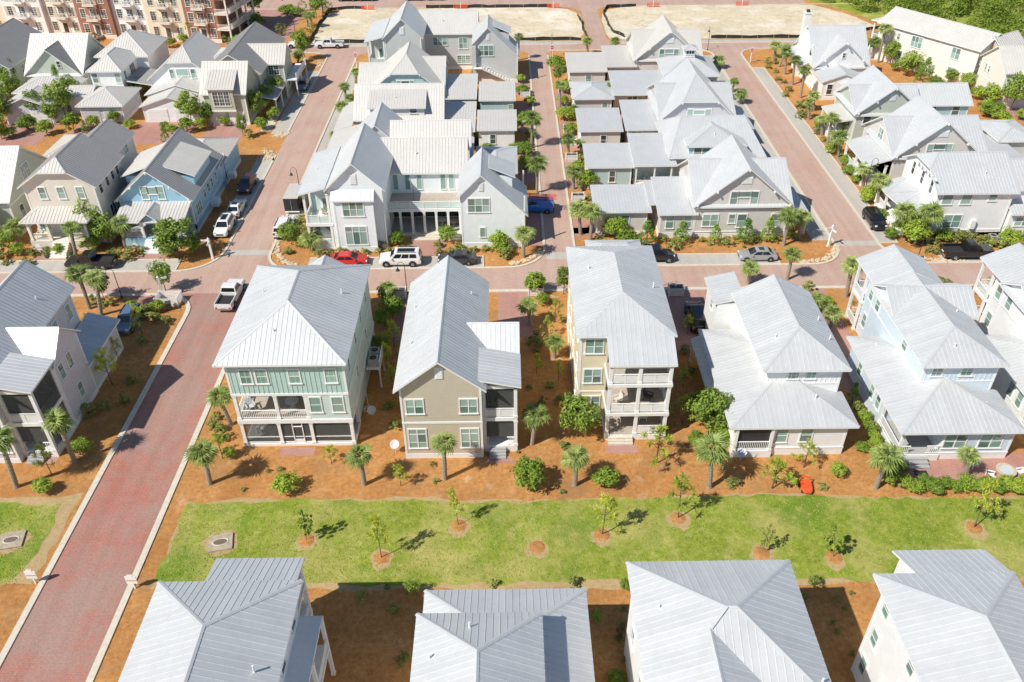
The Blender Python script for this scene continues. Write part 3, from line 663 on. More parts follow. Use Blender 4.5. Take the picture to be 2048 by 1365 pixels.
def cream_tower():
    h = House('beach_house', (10.6, 67), 'tall cream house with three stacked front porches and white board rails', wall='cream', single=True)
    s = .416; x0, x1, y0, y1 = 6.05, 15.05, 60.2, 76.3; ze = 10.0; m = (x0+x1)/2; hw = 4.5; zr = ze+hw*s
    yp = 57.4; zp = ze-s*(y0-yp); xa = 8.75; xb = 14.75
    r0, r1 = (m, y0+hw, zr), (m, y1-hw, zr)
    h.roof([[(x0, y0, ze), (xa, y0, ze), (m, y0+hw, zr)], [(xa, y0, ze), (xa, yp, zp), (xb, yp, zp), (xb, y0, ze), (x1, y0, ze), r0][:4] + [r0] if 0 else [(xa, y0, ze), (xb, y0, ze), r0], [(xb, y0, ze), (x1, y0, ze), r0],
            [(xa, yp, zp), (xb, yp, zp), (xb, y0, ze), (xa, y0, ze)], [(x1, y0, ze), (x1, y1, ze), r1, r0], [(x1, y1, ze), (x0, y1, ze), r1], [(x0, y1, ze), (x0, y0, ze), r0, r1]], caps=False)
    # low-profile hip caps
    X0, X1 = 6.45, 14.6
    h.box('wall', X0, 9.0, 60.6, 75.8, 0, ze-.14); h.box('wall', 9.0, X1, 61.2, 75.8, 0, ze-.14); h.corners(X0, X1, 60.6, 75.8, 0, ze-.2); h.band(X0, 9.0, 60.6, 75.8, 0, .5, .04); h.band(X0, 9.0, 60.6, 75.8, 3.25, .18, .04)
    for z in (8.65, 5.2, 1.95): h.win('S', 7.72, z, 1.55, 1.55, 60.6, 2)
    h.box('porch_floor', 8.8, 14.5, 57.5, 61.2, 0, .6, 'trim'); h.box('deck_boards', 8.85, 14.45, 57.55, 61.2, .6, .63, 'deck')
    for z in (3.15, 6.55): h.box('balcony_floor', 8.75, 14.55, 57.45, 61.2, z-.2, z+.14, 'trim'); h.box('deck_boards', 8.85, 14.45, 57.55, 61.2, z+.14, z+.17, 'deck')
    P = [(8.98, 57.7), (11.6, 57.7), (14.3, 57.7)]
    h.posts(P, .62, 2.96, .3); h.posts(P, 3.3, 6.36, .3); h.posts(P, 6.7, 8.7, .3); h.posts([(14.3, 60.9)], .62, 8.7, .3)
    h.box('porch_beam', 8.8, 14.5, 57.55, 57.85, 8.45, 8.68, 'trim')
    for z in (3.32, 6.72):
        h.rail((9.12, 57.62), (11.45, 57.62), z, 1, 'board'); h.rail((11.75, 57.62), (14.15, 57.62), z, 1, 'board'); h.rail((14.35, 57.8), (14.35, 60.8), z, 1, 'board')
    h.rail((11.75, 57.62), (14.15, 57.62), .62, 1, 'board'); h.rail((14.35, 57.8), (14.35, 60.8), .62, 1, 'board')
    h.steps(9.1, 11.4, 56.75, 57.5, .6, 3, 'concrete')
    for z in (.63, 3.33, 6.73): h.door('S', 10.2, z, 1.0, 2.1, 61.2); h.win('S', 12.8, z+1.3, 1.5, 1.5, 61.2, 2)
    for y in (63, 67, 71, 74):
        for z in (8.5, 5.1, 1.9): h.win('W', y, z, .75, 1.4, X0); h.win('E', y, z, .75, 1.4, X1)
    h.vent(7.9, 70.5, 10.9, .35); h.vent(13.9, 67.5, 10.7, .35)
    h.hipped(8.3, 14.2, 75.5, 79, 9.2, .35, single=True)
    return h
def hip_cottage(dx, name, label, wall, wall_up, M5=False, lite=False):
    h = House(name, (dx+5.3, 63), label, wall=wall, single=not lite)
    X = lambda x: x+dx
    if not M5:
        ze, s = 3.7, .36; x0, x1, y0 = X(-.7), X(10.8), 54.8; ap = 5.36
        h.roof([[(x0, y0, ze), (x1, y0, ze), (X(6.2), 59.4, ap), (X(3.9), 59.4, ap)], [(x1, y0, ze), (x1, 59.7, ze), (X(6.2), 59.4, ap)],
                [(x0, 69.9, ze), (x0, y0, ze), (X(3.9), 59.4, ap), (X(3.9), 65.3, ap)], [(X(3.9), 69.9, ze), (x0, 69.9, ze), (X(3.9), 65.3, ap)]])
        h.box('wall', X(0), X(10.05), 55.3, 59.6, .0, 3.56); h.box('wall', X(0), X(4), 59.6, 69.3, 0, 3.56)
    else:
        ze, s = 3.75, .34; x0, x1, y0 = X(-.7), X(10.4), 53.8; ap = 5.62; am = (X(4.85), 59.4, ap)
        h.roof([[(x0, y0, ze), (x1, y0, ze), am], [(x1, y0, ze), (x1, 59.6, ze), am], [(x0, 68.4, ze), (x0, y0, ze), am, (X(4.85), 63, ap)], [(X(4.85), 68.4, ze), (x0, 68.4, ze), (X(4.85), 63, ap)]])
        h.box('wall', X(3.7), X(9.9), 54.5, 59.6, 0, 3.6); h.box('wall', X(-.1), X(4), 59.0, 67.9, 0, 3.6)
    # upper storey
    if not M5:
        u0, u1, v0, v1, uz = X(2.7), X(10.7), 58.8, 71.9, 6.95
        m = (u0+u1)/2; zr = uz+4*.52; a0 = (m, v0+4, zr)
        h.roof([[(u0, v0, uz), (u1, v0, uz), a0], [(u1, v0, uz), (u1, v1, uz), (m, v1, zr), a0], [(u0, v1, uz), (u0, v0, uz), a0, (m, v1, zr)]])
        w0, w1, yf, yb = X(3.4), X(10.15), 59.4, 71.4
        g = MB(); g.prism([(w0, yb, uz-.1), (w1, yb, uz-.1), (m, yb, zr-.25)], (0, -1.2, 0), wall_up); h.mb('gable_wall', g)
        h.box('wall', w0, w1, yf, yb, 0, uz-.13, wall_up); h.corners(w0, w1, yf, yb, 3, uz-.15); h.band(w0, w1, yf, yb, 4.95, .14, .04)
        h.win('S', X(5.75), 6.05, .9, .9, yf); h.win('S', X(7.3), 6.05, .9, .9, yf)
        for i in range(14): h.box('batten', w0+.3+i*.46, w0+.345+i*.46, yf-.035, yf, 5.1, 6.8, wall_up)
        # front
        h.band(X(0), X(10.05), 55.3, 59.6, .0, .8, .04); h.band(X(0), X(10.05), 55.3, 59.6, .8, .12, .07)
        h.win('S', X(4.2), 2.35, 1.0, 1.55, 55.3); h.win('S', X(6.45), 2.4, 1.0, 1.55, 55.3)
        p = MB(); p.box(X(.3), X(3.2), 55.24, 55.29, .9, 3.3, 'dark'); h.mb('porch_screen', p)
        h.posts([(X(.1), 55.1), (X(3.3), 55.1)], .8, 3.56, .26); h.rail((X(.2), 55.1), (X(3.2), 55.1), .8, 1.0); h.box('porch_floor', X(-.1), X(3.5), 54.95, 55.35, 0, .8, 'trim')
        h.corners(X(0), X(10.05), 55.3, 59.6, .8, 3.5)
        # side wing, entry roof and rear porch on the left
        h.shed(X(-1.4), X(-.1), 61.3, 69.6, (2.75, 3.35, 3.35, 2.75)); h.posts([(X(-1.2), 61.5), (X(-1.2), 69.3)], 0, 2.7, .18)
        h.box('wall', X(1.2), X(3.4), 71, 75.6, 0, 6.1, wall_up); h.shed(X(.8), X(3.9), 70.9, 76, (6.2, 6.9, 6.9, 6.2))
        h.door('W', 66, .6, .9, 2, X(0)); h.win('W', 63, 2.2, .8, 1.3, X(0)); h.win('W', 73, 4.8, .7, 1.2, X(1.2)); h.rail((X(-.1), 55.3), (X(-.1), 60), .8)
        h.vent(X(7.5), 57.6, 4.9, .3); h.vent(X(9.7), 66, 7.6, .35); h.vent(X(9.9), 63, 7.5, .35); h.vent(X(4.6), 62.6, 8.0, .3)
    else:
        u0, u1, v0, v1, uz = X(2.2), X(10.0), 58.7, 72, 7.3
        m = (u0+u1)/2; zr = uz+3.9*.45; a0 = (m, v0+3.9, zr)
        h.roof([[(u0, v0, uz), (u1, v0, uz), a0], [(u1, v0, uz), (u1, v1, uz), (m, v1, zr), a0], [(u0, v1, uz), (u0, v0, uz), a0, (m, v1, zr)]])
        w0, w1, yf, yb = X(2.7), X(9.5), 59.3, 72
        h.box('wall', w0, w1, yf, yb, 0, uz-.13, wall_up); h.corners(w0, w1, yf, yb, 3, uz-.15); h.band(w0, w1, yf, yb, 5.1, .14, .04)
        h.win('S', X(4.0), 6.3, .95, .95, yf); h.win('S', X(6.7), 6.3, 1.05, .95, yf)
        for i in range(14): h.box('batten', w0+.3+i*.46, w0+.345+i*.46, yf-.035, yf, 5.25, 7.1, wall_up)
        h.gabled(X(2.4), X(10.8), 66.4, 72.6, 7.3, 9.05, 'x', z0=2, wall=wall_up)
        h.roof(gable_y_faces(X(2.6), X(9.8), 72, 77.6, 7.4, 9.1)); h.box('wall', X(3.2), X(9.4), 72, 74.6, 0, 7.3, wall_up)
        h.box('balcony_floor', X(2.9), X(9.5), 74.6, 77.3, 3.5, 3.8, 'trim'); h.posts([(X(3.0), 77.1), (X(6.2), 77.1), (X(9.4), 77.1), (X(3.0), 74.8)], 0, 7.3, .24)
        for z in (3.8, .3): h.rail((X(3), 74.8), (X(3), 77.1), z, 1); h.rail((X(3), 77.15), (X(9.4), 77.15), z, 1)
        gm = MB(); gm.prism([(X(2.9), 77.4, 7.35), (X(9.5), 77.4, 7.35), (X(6.2), 77.4, 8.9)], (0, .12, 0), 'trim'); h.mb('gable_wall', gm)
        h.win('W', 70.5, 6.1, .9, 1.4, X(2.7)); h.win('W', 63.5, 6.2, .9, 1.0, X(2.7)); h.win('W', 73.3, 5.6, .9, 1.5, X(3.2)); h.win('W', 73.3, 2.2, .9, 1.5, X(3.2))
        h.band(X(3.7), X(9.9), 54.5, 59.6, 0, .7, .04); h.band(X(3.7), X(9.9), 54.5, 59.6, .7, .12, .07); h.corners(X(3.7), X(9.9), 54.5, 59.6, .8, 3.5)
        h.win('S', X(4.35), 2.1, 1.35, 1.6, 54.5) if 0 else h.win('S', X(4.8), 2.15, 1.9, 1.55, 54.5, 2); h.win('S', X(8.0), 2.15, 2.0, 1.6, 54.5, 2)
        h.box('porch_floor', X(-.2), X(3.7), 54.3, 59, 0, .7, 'trim'); h.box('deck_boards', X(-.1), X(3.7), 54.4, 59, .7, .73, 'deck_grey')
        h.posts([(X(0), 54.5), (X(0), 58.8)], .72, 3.6, .26); h.rail((X(.1), 54.4), (X(.95), 54.4), .73); h.rail((X(2.4), 54.4), (X(3.6), 54.4), .73); h.rail((X(-.05), 54.6), (X(-.05), 58.8), .73)
        h.steps(X(.7), X(2.6), 53.2, 54.3, .7, 3, 'deck_grey'); h.door('S', X(2.4), .73, 1.6, 2.2, 59.0); h.win('W', 60, 2.2, .8, 1.6, X(-.1)); h.win('W', 61.6, 2.2, .8, 1.6, X(-.1)); h.win('W', 65, 2.2, .8, 1.3, X(-.1))
        h.vent(X(8.3), 66.3, 8, .35); h.vent(X(8.0), 57, 4.3, .3); h.vent(X(5.6), 60.6, 8.2, .3); h.vent(X(1.3), 66, 4.3, .25)
    return h
teal_house()
tan_house(0, 'beach_house', 'tan gable house with a corner porch between teal and cream houses', 'beige')
hl = tan_house(-42.27, 'beach_house', 'pale lilac-grey gable house left of the brick road, blue-shaded side roof', 'lilac')
hl.shed(-44.5, -41.35, 65.2, 73.3, (4.4, 3.5, 3.5, 4.4)); hl.box('wall', -44.3, -41.75, 65.4, 72.7, 0, 3.5); hl.win('E', 68.4, 1.9, .8, 1.3, -41.75); hl.corners(-44.3, -41.75, 65.4, 72.7, 0, 3.3); hl.band(-44.3, -41.75, 65.4, 72.7, 0, .45, .04)
cream_tower()
hip_cottage(20.2, 'cottage', 'white hip-roofed house with a single railed porch, right of the cream tower', 'white', 'white')
hip_cottage(35.0, 'cottage', 'pale blue hip-roofed house with brick patio and hedge at lower right', 'blue_pale', 'blue_pale', True)
hip_cottage(48.4, 'cottage', 'white porch house cut by the right picture edge beside the pale blue one', 'white', 'white', True, True)
# ------------------------------------------------------------------ nearest row, seen from above
def near_house(kind, name, base, label):
    h = House(name, base, label, wall='white', single=True, seam=.45)
    return h
h = near_house(1, 'near_house', (-18.2, 28), 'nearest white house at lower left with hipped metal roof and balconies')
s = .41; x0, x1, yN, ze = -22.85, -13.55, 34.45, 9.6; m = (x0+x1)/2; hw = (x1-x0)/2; zr = ze+hw*s; yS = 14
h.roof([[(x1, yN, ze), (x0, yN, ze), (m, yN-hw, zr)], [(x0, yN, ze), (x0, yS, ze), (m, yS+hw, zr), (m, yN-hw, zr)], [(x1, yS, ze), (x1, yN, ze), (m, yN-hw, zr), (m, yS+hw, zr)], [(x0, yS, ze), (x1, yS, ze), (m, yS+hw, zr)],
        [(-14.1, 37.2, ze-2.75*s), (-20.1, 37.2, ze-2.75*s), (-19.85, yN, ze), (-13.9, yN, ze)]])
h.box('wall', -22.3, -14.1, 14.6, 33.9, 0, 9.5); h.corners(-22.3, -14.1, 14.6, 33.9, 0, 9.4)
for z in (3.2, 6.3): h.box('balcony_floor', -19.9, -14.3, 33.9, 36.9, z-.2, z+.1, 'trim'); h.rail((-14.4, 34), (-14.4, 36.8), z+.1, 1, 'board'); h.rail((-19.8, 36.8), (-14.4, 36.8), z+.1, 1, 'board')
h.posts([(-14.45, 36.7), (-17, 36.7), (-19.7, 36.7)], 0, 8.45, .28)
h.box('balcony_floor', -14.1, -12.6, 27, 33.9, 3.0, 3.3, 'trim'); h.posts([(-12.7, 27.2), (-12.7, 30.5), (-12.7, 33.8)], 0, 6.5, .24); h.rail((-12.65, 27.2), (-12.65, 33.8), 3.3, 1, 'board'); h.box('balcony_floor', -14.1, -12.6, 27, 33.9, 6.4, 6.6, 'trim')
for y, z in ((32.5, 8.2), (29.5, 8.2), (32, 5), (28, 5), (32, 1.9)): h.win('E', y, z, .8, 1.4, -14.1, glassm='window_dark')
h.vent(-14.9, 27.6, 10.3, .5)
h = near_house(2, 'near_house', (-.5, 27), 'nearest white house with stepped roofs, a blue shadow strip on its right')
ze, s = 6.5, .42; x0, x1, yN = -5.95, 5.05, 35.9; yS = 12
h.roof([[(x1, yN, ze), (x0, yN, ze), (x0+3.2, yN-3.2, ze+3.2*s), (x1-3.2, yN-3.2, ze+3.2*s)], [(x0, yN, ze), (x0, 32.0, ze), (x0+3.2, 32.7, ze+3.2*s)], [(x1, yS, ze), (x1, yN, ze), (x1-3.2, yN-3.2, ze+3.2*s), (x1-3.2, yS, ze+3.2*s)]], caps=True)
h.box('wall', -5.5, 4.6, 12, 35.4, 0, 6.4); h.corners(-5.5, 4.6, 12, 35.4, 0, 6.3)
zu = 9.2; u0, u1, v = -6.0, 1.88, 32.1; hw = (u1-u0)/2; mm = (u0+u1)/2; zr = zu+hw*.51
h.roof([[(u1, v, zu), (u0, v, zu), (mm, v-hw, zr)], [(u0, v, zu), (u0, yS, zu), (mm, yS, zr), (mm, v-hw, zr)], [(u1, yS, zu), (u1, v, zu), (mm, v-hw, zr), (mm, yS, zr)]])
h.box('wall', -5.5, 1.4, 12, 31.6, 6, 9.1)
for y in (30, 26, 22): h.win('E', y, 8.3, .8, 1, 1.4)
h.vent(-2.6, 30.5, 10.0, .5); h.vent(-4.9, 28.6, 9.9, .3)
h = near_house(3, 'near_house', (13, 27), 'nearest white house with crossed hip and gable metal roofs, third from left')
ze, s = 9.6, .5; x0, x1, yN = 7.55, 18.3, 35.6; hw = 5.05; zr = ze+hw*s; a, b = (x0+5.05, yN-5.35, ze+5.05*s), (x1-5.05, yN-5.35, ze+5.05*s); gx, gz = 11.5, ze+3.95*s; yg = a[1]-(zr-gz)/s
h.roof([[(x1, yN, ze), (x0, yN, ze), a, b], [(x0, yN, ze), (x0, 10, ze), (gx, 10, gz), (gx, yg, gz), a], [(x1, a[1]-5.05, ze), (x1, yN, ze), b],
        [(x0+2, a[1]-5.05, ze), (x1, a[1]-5.05, ze), b, a, (gx, yg, gz)], [(15.4, 10, ze), (15.4, 26.2, ze), (gx, yg, gz), (gx, 10, gz)]])
h.box('wall', 8.05, 17.8, 24, 35.1, 0, 9.5); h.box('wall', 8.05, 14.9, 10, 24, 0, 9.5); h.corners(8.05, 17.8, 24, 35.1, 0, 9.4)
for y, z in ((33, 8), (29.5, 8), (33, 5), (29.5, 5)): h.win('W', y, z, .8, 1.5, 8.05, glassm='window_dark')
h.vent(9.0, 31.5, 10.3, .3); h.vent(17.6, 26.6, 10.0, .4)
h = near_house(4, 'near_house', (28, 28), 'nearest white house at lower right with three small windows up its wall')
s = .41; x0, x1, yN, ze = 23.4, 32.55, 34.4, 9.6; m = (x0+x1)/2; hw = (x1-x0)/2; zr = ze+hw*s; yS = 14
h.roof([[(x1, yN, ze), (x0, yN, ze), (m, yN-hw, zr)], [(x0, yN, ze), (x0, yS, ze), (m, yS+hw, zr), (m, yN-hw, zr)], [(x1, yS, ze), (x1, yN, ze), (m, yN-hw, zr), (m, yS+hw, zr)], [(x0, yS, ze), (x1, yS, ze), (m, yS+hw, zr)],
        [(32.3, 37.2, ze-2.8*s), (26.0, 37.2, ze-2.8*s), (26.2, yN, ze), (32.4, yN, ze)]])
h.box('wall', 23.95, 32, 14.6, 33.6, 0, 9.5, 'white'); h.corners(23.95, 32, 14.6, 33.6, 0, 9.4)
h.box('porch_wall', 26.3, 32, 33.6, 36.6, 0, 8.4, 'white')
for y, z in ((32.6, 8.3), (32.6, 5.2), (32.6, 2.1), (28.6, 8.3), (28.6, 5.2), (25, 8.3)): h.win('W', y, z, .75, 1.35, 23.95)
h.box('porch_roof', 22.4, 23.95, 26.5, 30.5, 2.9, 3.1, 'roof_silver'); h.vent(31, 27, 10.2, .4)

# ------------------------------------------------------------------ cottages on the left, north of the street
h = House('cottage', (-45.7, 104), 'bright blue cottage with gabled porch and front steps, cars parked beside', wall='blue', roof='roof_grey', seam=.42)
h.gabled(-50.75, -40.65, 97.8, 112, 4.95, 9.12, 'y', oh=.5); h.band(-50.25, -41.15, 98.3, 111.5, 0, 1.3, .03, 'blue'); h.band(-50.25, -41.15, 98.3, 111.5, 1.3, .18, .06)
h.shed(-44.95, -40.85, 101.1, 109, (8.42, 6.9, 6.9, 8.42), 'roof_pale'); h.box('wall', -45.2, -41.25, 101.5, 108.6, 5, 6.75)
h.shed(-50.6, -46.4, 101.1, 109, (6.9, 8.42, 8.42, 6.9), 'roof_pale'); h.box('wall', -50.1, -46.2, 101.5, 108.6, 5, 6.75)
h.shed(-49.9, -41.0, 94.4, 98.3, (3.75, 3.75, 4.7, 4.7), 'roof_pale'); h.roof(gable_y_faces(-46.9, -43.9, 94.2, 97.6, 3.75, 5.0), 'roof_pale')
g = MB(); g.prism([(-46.6, 94.6, 3.6), (-44.2, 94.6, 3.6), (-45.4, 94.6, 4.75)], (0, .1, 0), 'blue'); h.mb('gable_wall', g)
h.box('porch_floor', -49.6, -41.3, 94.7, 98.3, 0, 1.3, 'blue'); h.box('deck_boards', -49.5, -41.4, 94.75, 98.3, 1.3, 1.33, 'deck_grey')
h.posts([(-49.4, 94.9), (-46.7, 94.9), (-44.1, 94.9), (-41.5, 94.9)], 1.33, 3.7, .3); h.rail((-49.3, 94.9), (-46.8, 94.9), 1.33); h.rail((-44, 94.9), (-41.6, 94.9), 1.33)
h.steps(-46.6, -44.1, 92.9, 94.7, 1.3, 6, 'trim'); h.door('S', -46, 1.33, .9, 2.1, 98.3); h.door('S', -45, 1.33, .9, 2.1, 98.3); h.win('S', -48.4, 2.5, 1.3, 1.4, 98.3, 2); h.win('S', -42.6, 2.5, 1.3, 1.4, 98.3, 2)
h.win('S', -46.7, 5.9, .8, 1.7, 98.3); h.win('S', -44.6, 5.9, .8, 1.7, 98.3); h.win('S', -45.65, 6.2, 1.1, .9, 98.3, 1, 'plain')
for y, w_, z in ((100.6, 2.0, 2.6), (103.6, .8, 3.2), (105.4, .7, 3.2), (107, .7, 3.2), (109, .7, 3.2)): h.win('E', y, z, w_, 1.5 if w_ > 1 else 1.2, -41.15, 3 if w_ > 1 else 1)
h.hipped(-48.6, -40.7, 112.5, 121.5, 3.7, .36, roofmat='roof_tan', wall='blue'); h.box('wall', -47.5, -41.2, 110.5, 113.5, 0, 3.3, 'blue'); h.shed(-47.8, -40.9, 109.8, 114, (3.9, 3.9, 4.4, 4.4), 'roof_tan')
h.brackets([(-50.3, 98.0, 5.1), (-48.2, 98.0, 6.8), (-45.7, 98.0, 8.8), (-43.2, 98.0, 6.8), (-41.1, 98.0, 5.1)])
h.box('planter_box', -41.1, -40.0, 104.6, 106, .6, 1.5, 'trim'); h.box('planter_box', -41.1, -40.0, 113.4, 114.6, .6, 1.5, 'trim')
h = House('cottage', (-56, 103), 'cream two-storey cottage with clipped gable roof and deep front porch', wall='ivory', roof='roof_grey', seam=.42)
h.gabled(-61.05, -51.2, 95.5, 105.2, 8.1, 11.3, 'y', oh=.5, clip=10.1, clipd=2.1); h.gabled(-59.2, -52.6, 105, 113.2, 8.0, 10.1, 'y', oh=.4); h.roof([[(-57.8, 95.45, 10.13), (-54.45, 95.45, 10.13), (-56.1, 97.65, 11.36)]], 'roof_pale')
for xa in (-58.35, -56, -53.6): h.win('S', xa, 7.15, .8, 1.5, 96)
h.brackets([(-57.6+i*.62, 95.9, 9.95) for i in range(6)])
h.roof([[(-61.3, 93.6, 4.25), (-52.7, 93.6, 4.25), (-54.6, 96, 5.3), (-59.4, 96, 5.3)], [(-52.7, 93.6, 4.25), (-52.7, 97.8, 4.25), (-54.6, 96, 5.3)], [(-61.3, 97.8, 4.25), (-61.3, 93.6, 4.25), (-59.4, 96, 5.3)]], 'roof_tan')
h.box('porch_floor', -60.9, -53.1, 93.9, 96, 0, 1.5, 'ivory'); h.posts([(-60.6, 94.1), (-58.2, 94.1), (-55.8, 94.1), (-53.4, 94.1)], 1.5, 4.2, .32, 'trim_cream'); h.rail((-60.5, 94.1), (-58.3, 94.1), 1.5, mat='trim_cream'); h.rail((-55.7, 94.1), (-53.5, 94.1), 1.5, mat='trim_cream')
h.steps(-58.1, -56, 91.9, 93.9, 1.5, 7, 'trim_cream'); h.door('S', -57, 1.5, 1.2, 2.2, 96); h.win('S', -54.5, 2.9, 1.4, 1.6, 96, 2); h.win('S', -59.5, 2.9, 1.4, 1.6, 96, 2)
for y in (97.5, 99.6, 101.4, 103): h.win('E', y, 7.2, .75, 1.5, -51.7, glassm='window_dark')
for y in (99, 103): h.win('E', y, 3.2, 1.5, 1.9, -51.7, 2, glassm='window_dark')
for y in (107, 110): h.win('E', y, 7.2, .8, 1.3, -53)
h.shed(-53.2, -48.6, 108.5, 116, (4.3, 3.4, 3.4, 4.3), 'roof_grey'); h.box('wall', -53, -49, 109, 115.5, 0, 3.3)
h.hipped(-67.5, -58, 112.5, 122, 4.2, .4, roofmat='roof_tan', wall='ivory')
h = House('cottage', (-72, 103), 'sage cottage at the left picture edge with a steep east gable', wall='sage', roof='roof_pale', seam=.42)
h.gabled(-84, -63.9, 97.4, 110.4, 5.2, 10.1, 'x', oh=.5); h.band(-83.5, -64.4, 97.9, 109.9, 4.3, .2); h.win('E', 103.9, 6.6, 2.0, 1.9, -64.4, 2, 'grid'); h.win('E', 100.2, 2.6, .9, 1.8, -64.4); h.louvre(-70, 97.9, 4.2)
h.gabled(-80, -66, 95.4, 99, 3.6, 4.9, 'x', oh=.3, found=False)
h.brackets([(-64.1, 97.8, 5.2), (-64.1, 103.9, 9.8)])

# ------------------------------------------------------------------ the big white house and its neighbours
def h_white(dy, label, wall, deck=True):
    Y = lambda y: y+dy
    h = House('white_house' if deck else 'grey_house', (-11, Y(101)), label, wall=wall, seam=.42, roof='roof_silver' if not deck else 'roof_silver')
    h.gabled(-22.5, -15.0, Y(93.25), Y(106), 8.35, 11.9, 'y', oh=.45); h.gabled(-18.8, -5.2, Y(101.2), Y(109.6), 6.85, 10.1, 'x', oh=.4, roofmat='roof_white')
    h.gabled(-6.25, 2.55, Y(93.25), Y(101.6), 7.2, 10.25, 'y', oh=.4, xm=-3.24, zer=4.65)
    h.shed(-2.3, 1.0, Y(97.2), Y(101.2), (9.5, 8.1, 8.1, 9.5)); h.box('wall', -2.2, .6, Y(97.5), Y(101), 5, 8.1)
    h.shed(-25.8, -22.3, Y(93.3), Y(106), (7.85, 8.75, 8.75, 7.85))
    h.box('wall', -25.3, -22, Y(97), Y(105.6), 0, 7.8, 'teal_pale' if deck else wall); h.box('balcony_floor', -25.4, -22, Y(93.6), Y(97), 3.3, 3.7, 'trim'); h.box('porch_floor', -25.4, -22, Y(93.6), Y(97), 0, .3, 'trim')
    h.posts([(-25.2, Y(93.8)), (-22.3, Y(93.8)), (-25.2, Y(96.8))], 0, 7.8, .28)
    for z in (.3, 3.7): h.rail((-25.1, Y(93.75)), (-22.3, Y(93.75)), z, 1.1, 'panel'); h.rail((-25.25, Y(93.9)), (-25.25, Y(96.8)), z, 1.1, 'panel')
    h.door('S', -23.4, 3.7, .9, 2, Y(97)); p = MB(); p.box(-25, -22.4, Y(93.95), Y(94.0), 1.4, 3.2, 'screen_mesh'); h.mb('porch_screen', p)
    h.louvre(-18.8, Y(93.7), 9.7, .7, 1.3); h.louvre(-3.24, Y(93.65), 8.5, .5, 1.0)
    h.win('S', -3.6, 6.0, 2.6, 1.8, Y(93.65), 3); h.win('S', -3.2, 2.2, .6, 1.3, Y(93.65), 1, 'plain'); h.band(-5.85, 2.15, Y(93.65), Y(101.2), .0, .7, .05)
    if deck:
        h.box('bay', -21.5, -16.6, Y(92.95), Y(93.75), 0, 7.3); h.shed(-21.7, -16.4, Y(92.6), Y(93.9), (7.3, 7.3, 8.5, 8.5)); h.corners(-21.5, -16.6, Y(92.95), Y(93.75), .7, 7.2); h.band(-21.5, -16.6, Y(92.95), Y(93.75), 0, .7, .05)
        h.win('S', -19.1, 6.0, 2.5, 1.85, Y(92.95), 3); h.win('S', -19.1, 2.3, 2.6, 2.5, Y(92.95), 3, 'top')
        h.box('deck_floor', -16, -5.7, Y(97), Y(101.6), 3.45, 3.85, 'trim'); h.box('deck_boards', -15.9, -5.8, Y(97.3), Y(101.6), 3.85, 3.88, 'deck')
        h.rail((-15.9, Y(97.15)), (-5.8, Y(97.15)), 3.88, .95, 'panel')
        for i in range(7): h.posts([(-15.5+i*1.55, Y(97.2))], .25, 3.46, .3)
        h.box('porch_floor', -16, -5.7, Y(96.6), Y(101.4), 0, .28, 'concrete'); h.box('deck_boards', -15.8, -5.9, Y(97.4), Y(101.4), .28, .31, 'deck_grey'); h.steps(-12.6, -6.2, Y(95.6), Y(96.6), .28, 2, 'concrete')
        gl = MB(); gl.box(-15.6, -6, Y(101.5), Y(101.58), .4, 3.3, 'window_dark'); h.mb('glazed_doors', gl)
        for x in (-14.8, -13.2, -11.65, -8.5, -7.4): h.win('S', x, 5.55, .6, 2.25, Y(101.6), 1, 'plain')
        sp = MB(); sp.poly([(-8.6, Y(98.6), 0), (-8.6, Y(98.6), 0.01), (-8.6, Y(98.7), 0)], 'trim')
        m = MB(); m.tube([(-12.2, Y(98.8), 3.9), (-12.2, Y(98.8), 6.1)], .03, 'dark', 6); h.mb('umbrella_pole', m)
    else:
        h.win('S', -8.2, 5.0, 1.5, 2.0, Y(101.6), 2); h.win('S', -12.6, 5.4, 2.6, 1.4, Y(101.6), 3); h.win('S', -8.2, 1.9, 2.4, 1.5, Y(101.6), 3, 'grid'); h.win('S', -18.9, 5.6, 1.4, 1.6, Y(93.7), 2)
        m = MB(); a, b = (-4.8, Y(92.9), 3.3), (1.2, Y(92.9), 0)
        for q in range(12): t = q/12; m.box(-4.4+t*6, -4.0+t*6, Y(92.6), Y(93.5), 3.0-t*3.0, 3.1-t*3.0, 'trim')
        m.beam((-4.4, Y(92.55), 3.9), (1.6, Y(92.55), .9), .07, .07, 'trim'); m.beam((-4.4, Y(92.55), 3.0), (1.6, Y(92.55), 0.05), .07, .25, 'trim'); m.beam((-4.4, Y(92.55), 3.4), (1.6, Y(92.55), .4), .05, .05, 'trim')
        for q in range(5): m.beam((-4.4+q*1.5, Y(92.55), 3-q*.75), (-4.4+q*1.5, Y(92.55), 3.9-q*.75), .07, .07, 'trim')
        m.box(-6, -4.3, Y(92.5), Y(93.5), 2.95, 3.1, 'trim'); h.mb('outside_stair', m)
        h.box('wall', -6.2, -5.5, Y(93), Y(100), 0, 7); 
    h.vent(-12, Y(103.4), 8.7, .35); h.vent(-24.5, Y(100), 8.1, .3)
    return h
h_white(0, 'big white house with a glazed deck, mid picture beside the blue van', 'blue_white')
h_white(61.4, 'pale grey house with outside stair, farthest of the white roofs left of the lane', 'grey', False)
h = House('cottage', (-14, 116), 'white-roofed house directly behind the big white house with the deck', wall='grey', roof='roof_white', seam=.42)
h.gabled(-16.5, -5, 110.9, 116.5, 6.4, 9.2, 'x', oh=.35); h.gabled(-22.2, -14.9, 112.4, 121.4, 5.6, 9.0, 'y', oh=.35, roofmat='roof_silver'); h.shed(-26.4, -21.5, 111.6, 122, (4.3, 5.6, 5.6, 4.3), 'roof_pale'); h.box('wall', -26, -21.5, 112, 121.6, 0, 4.2)
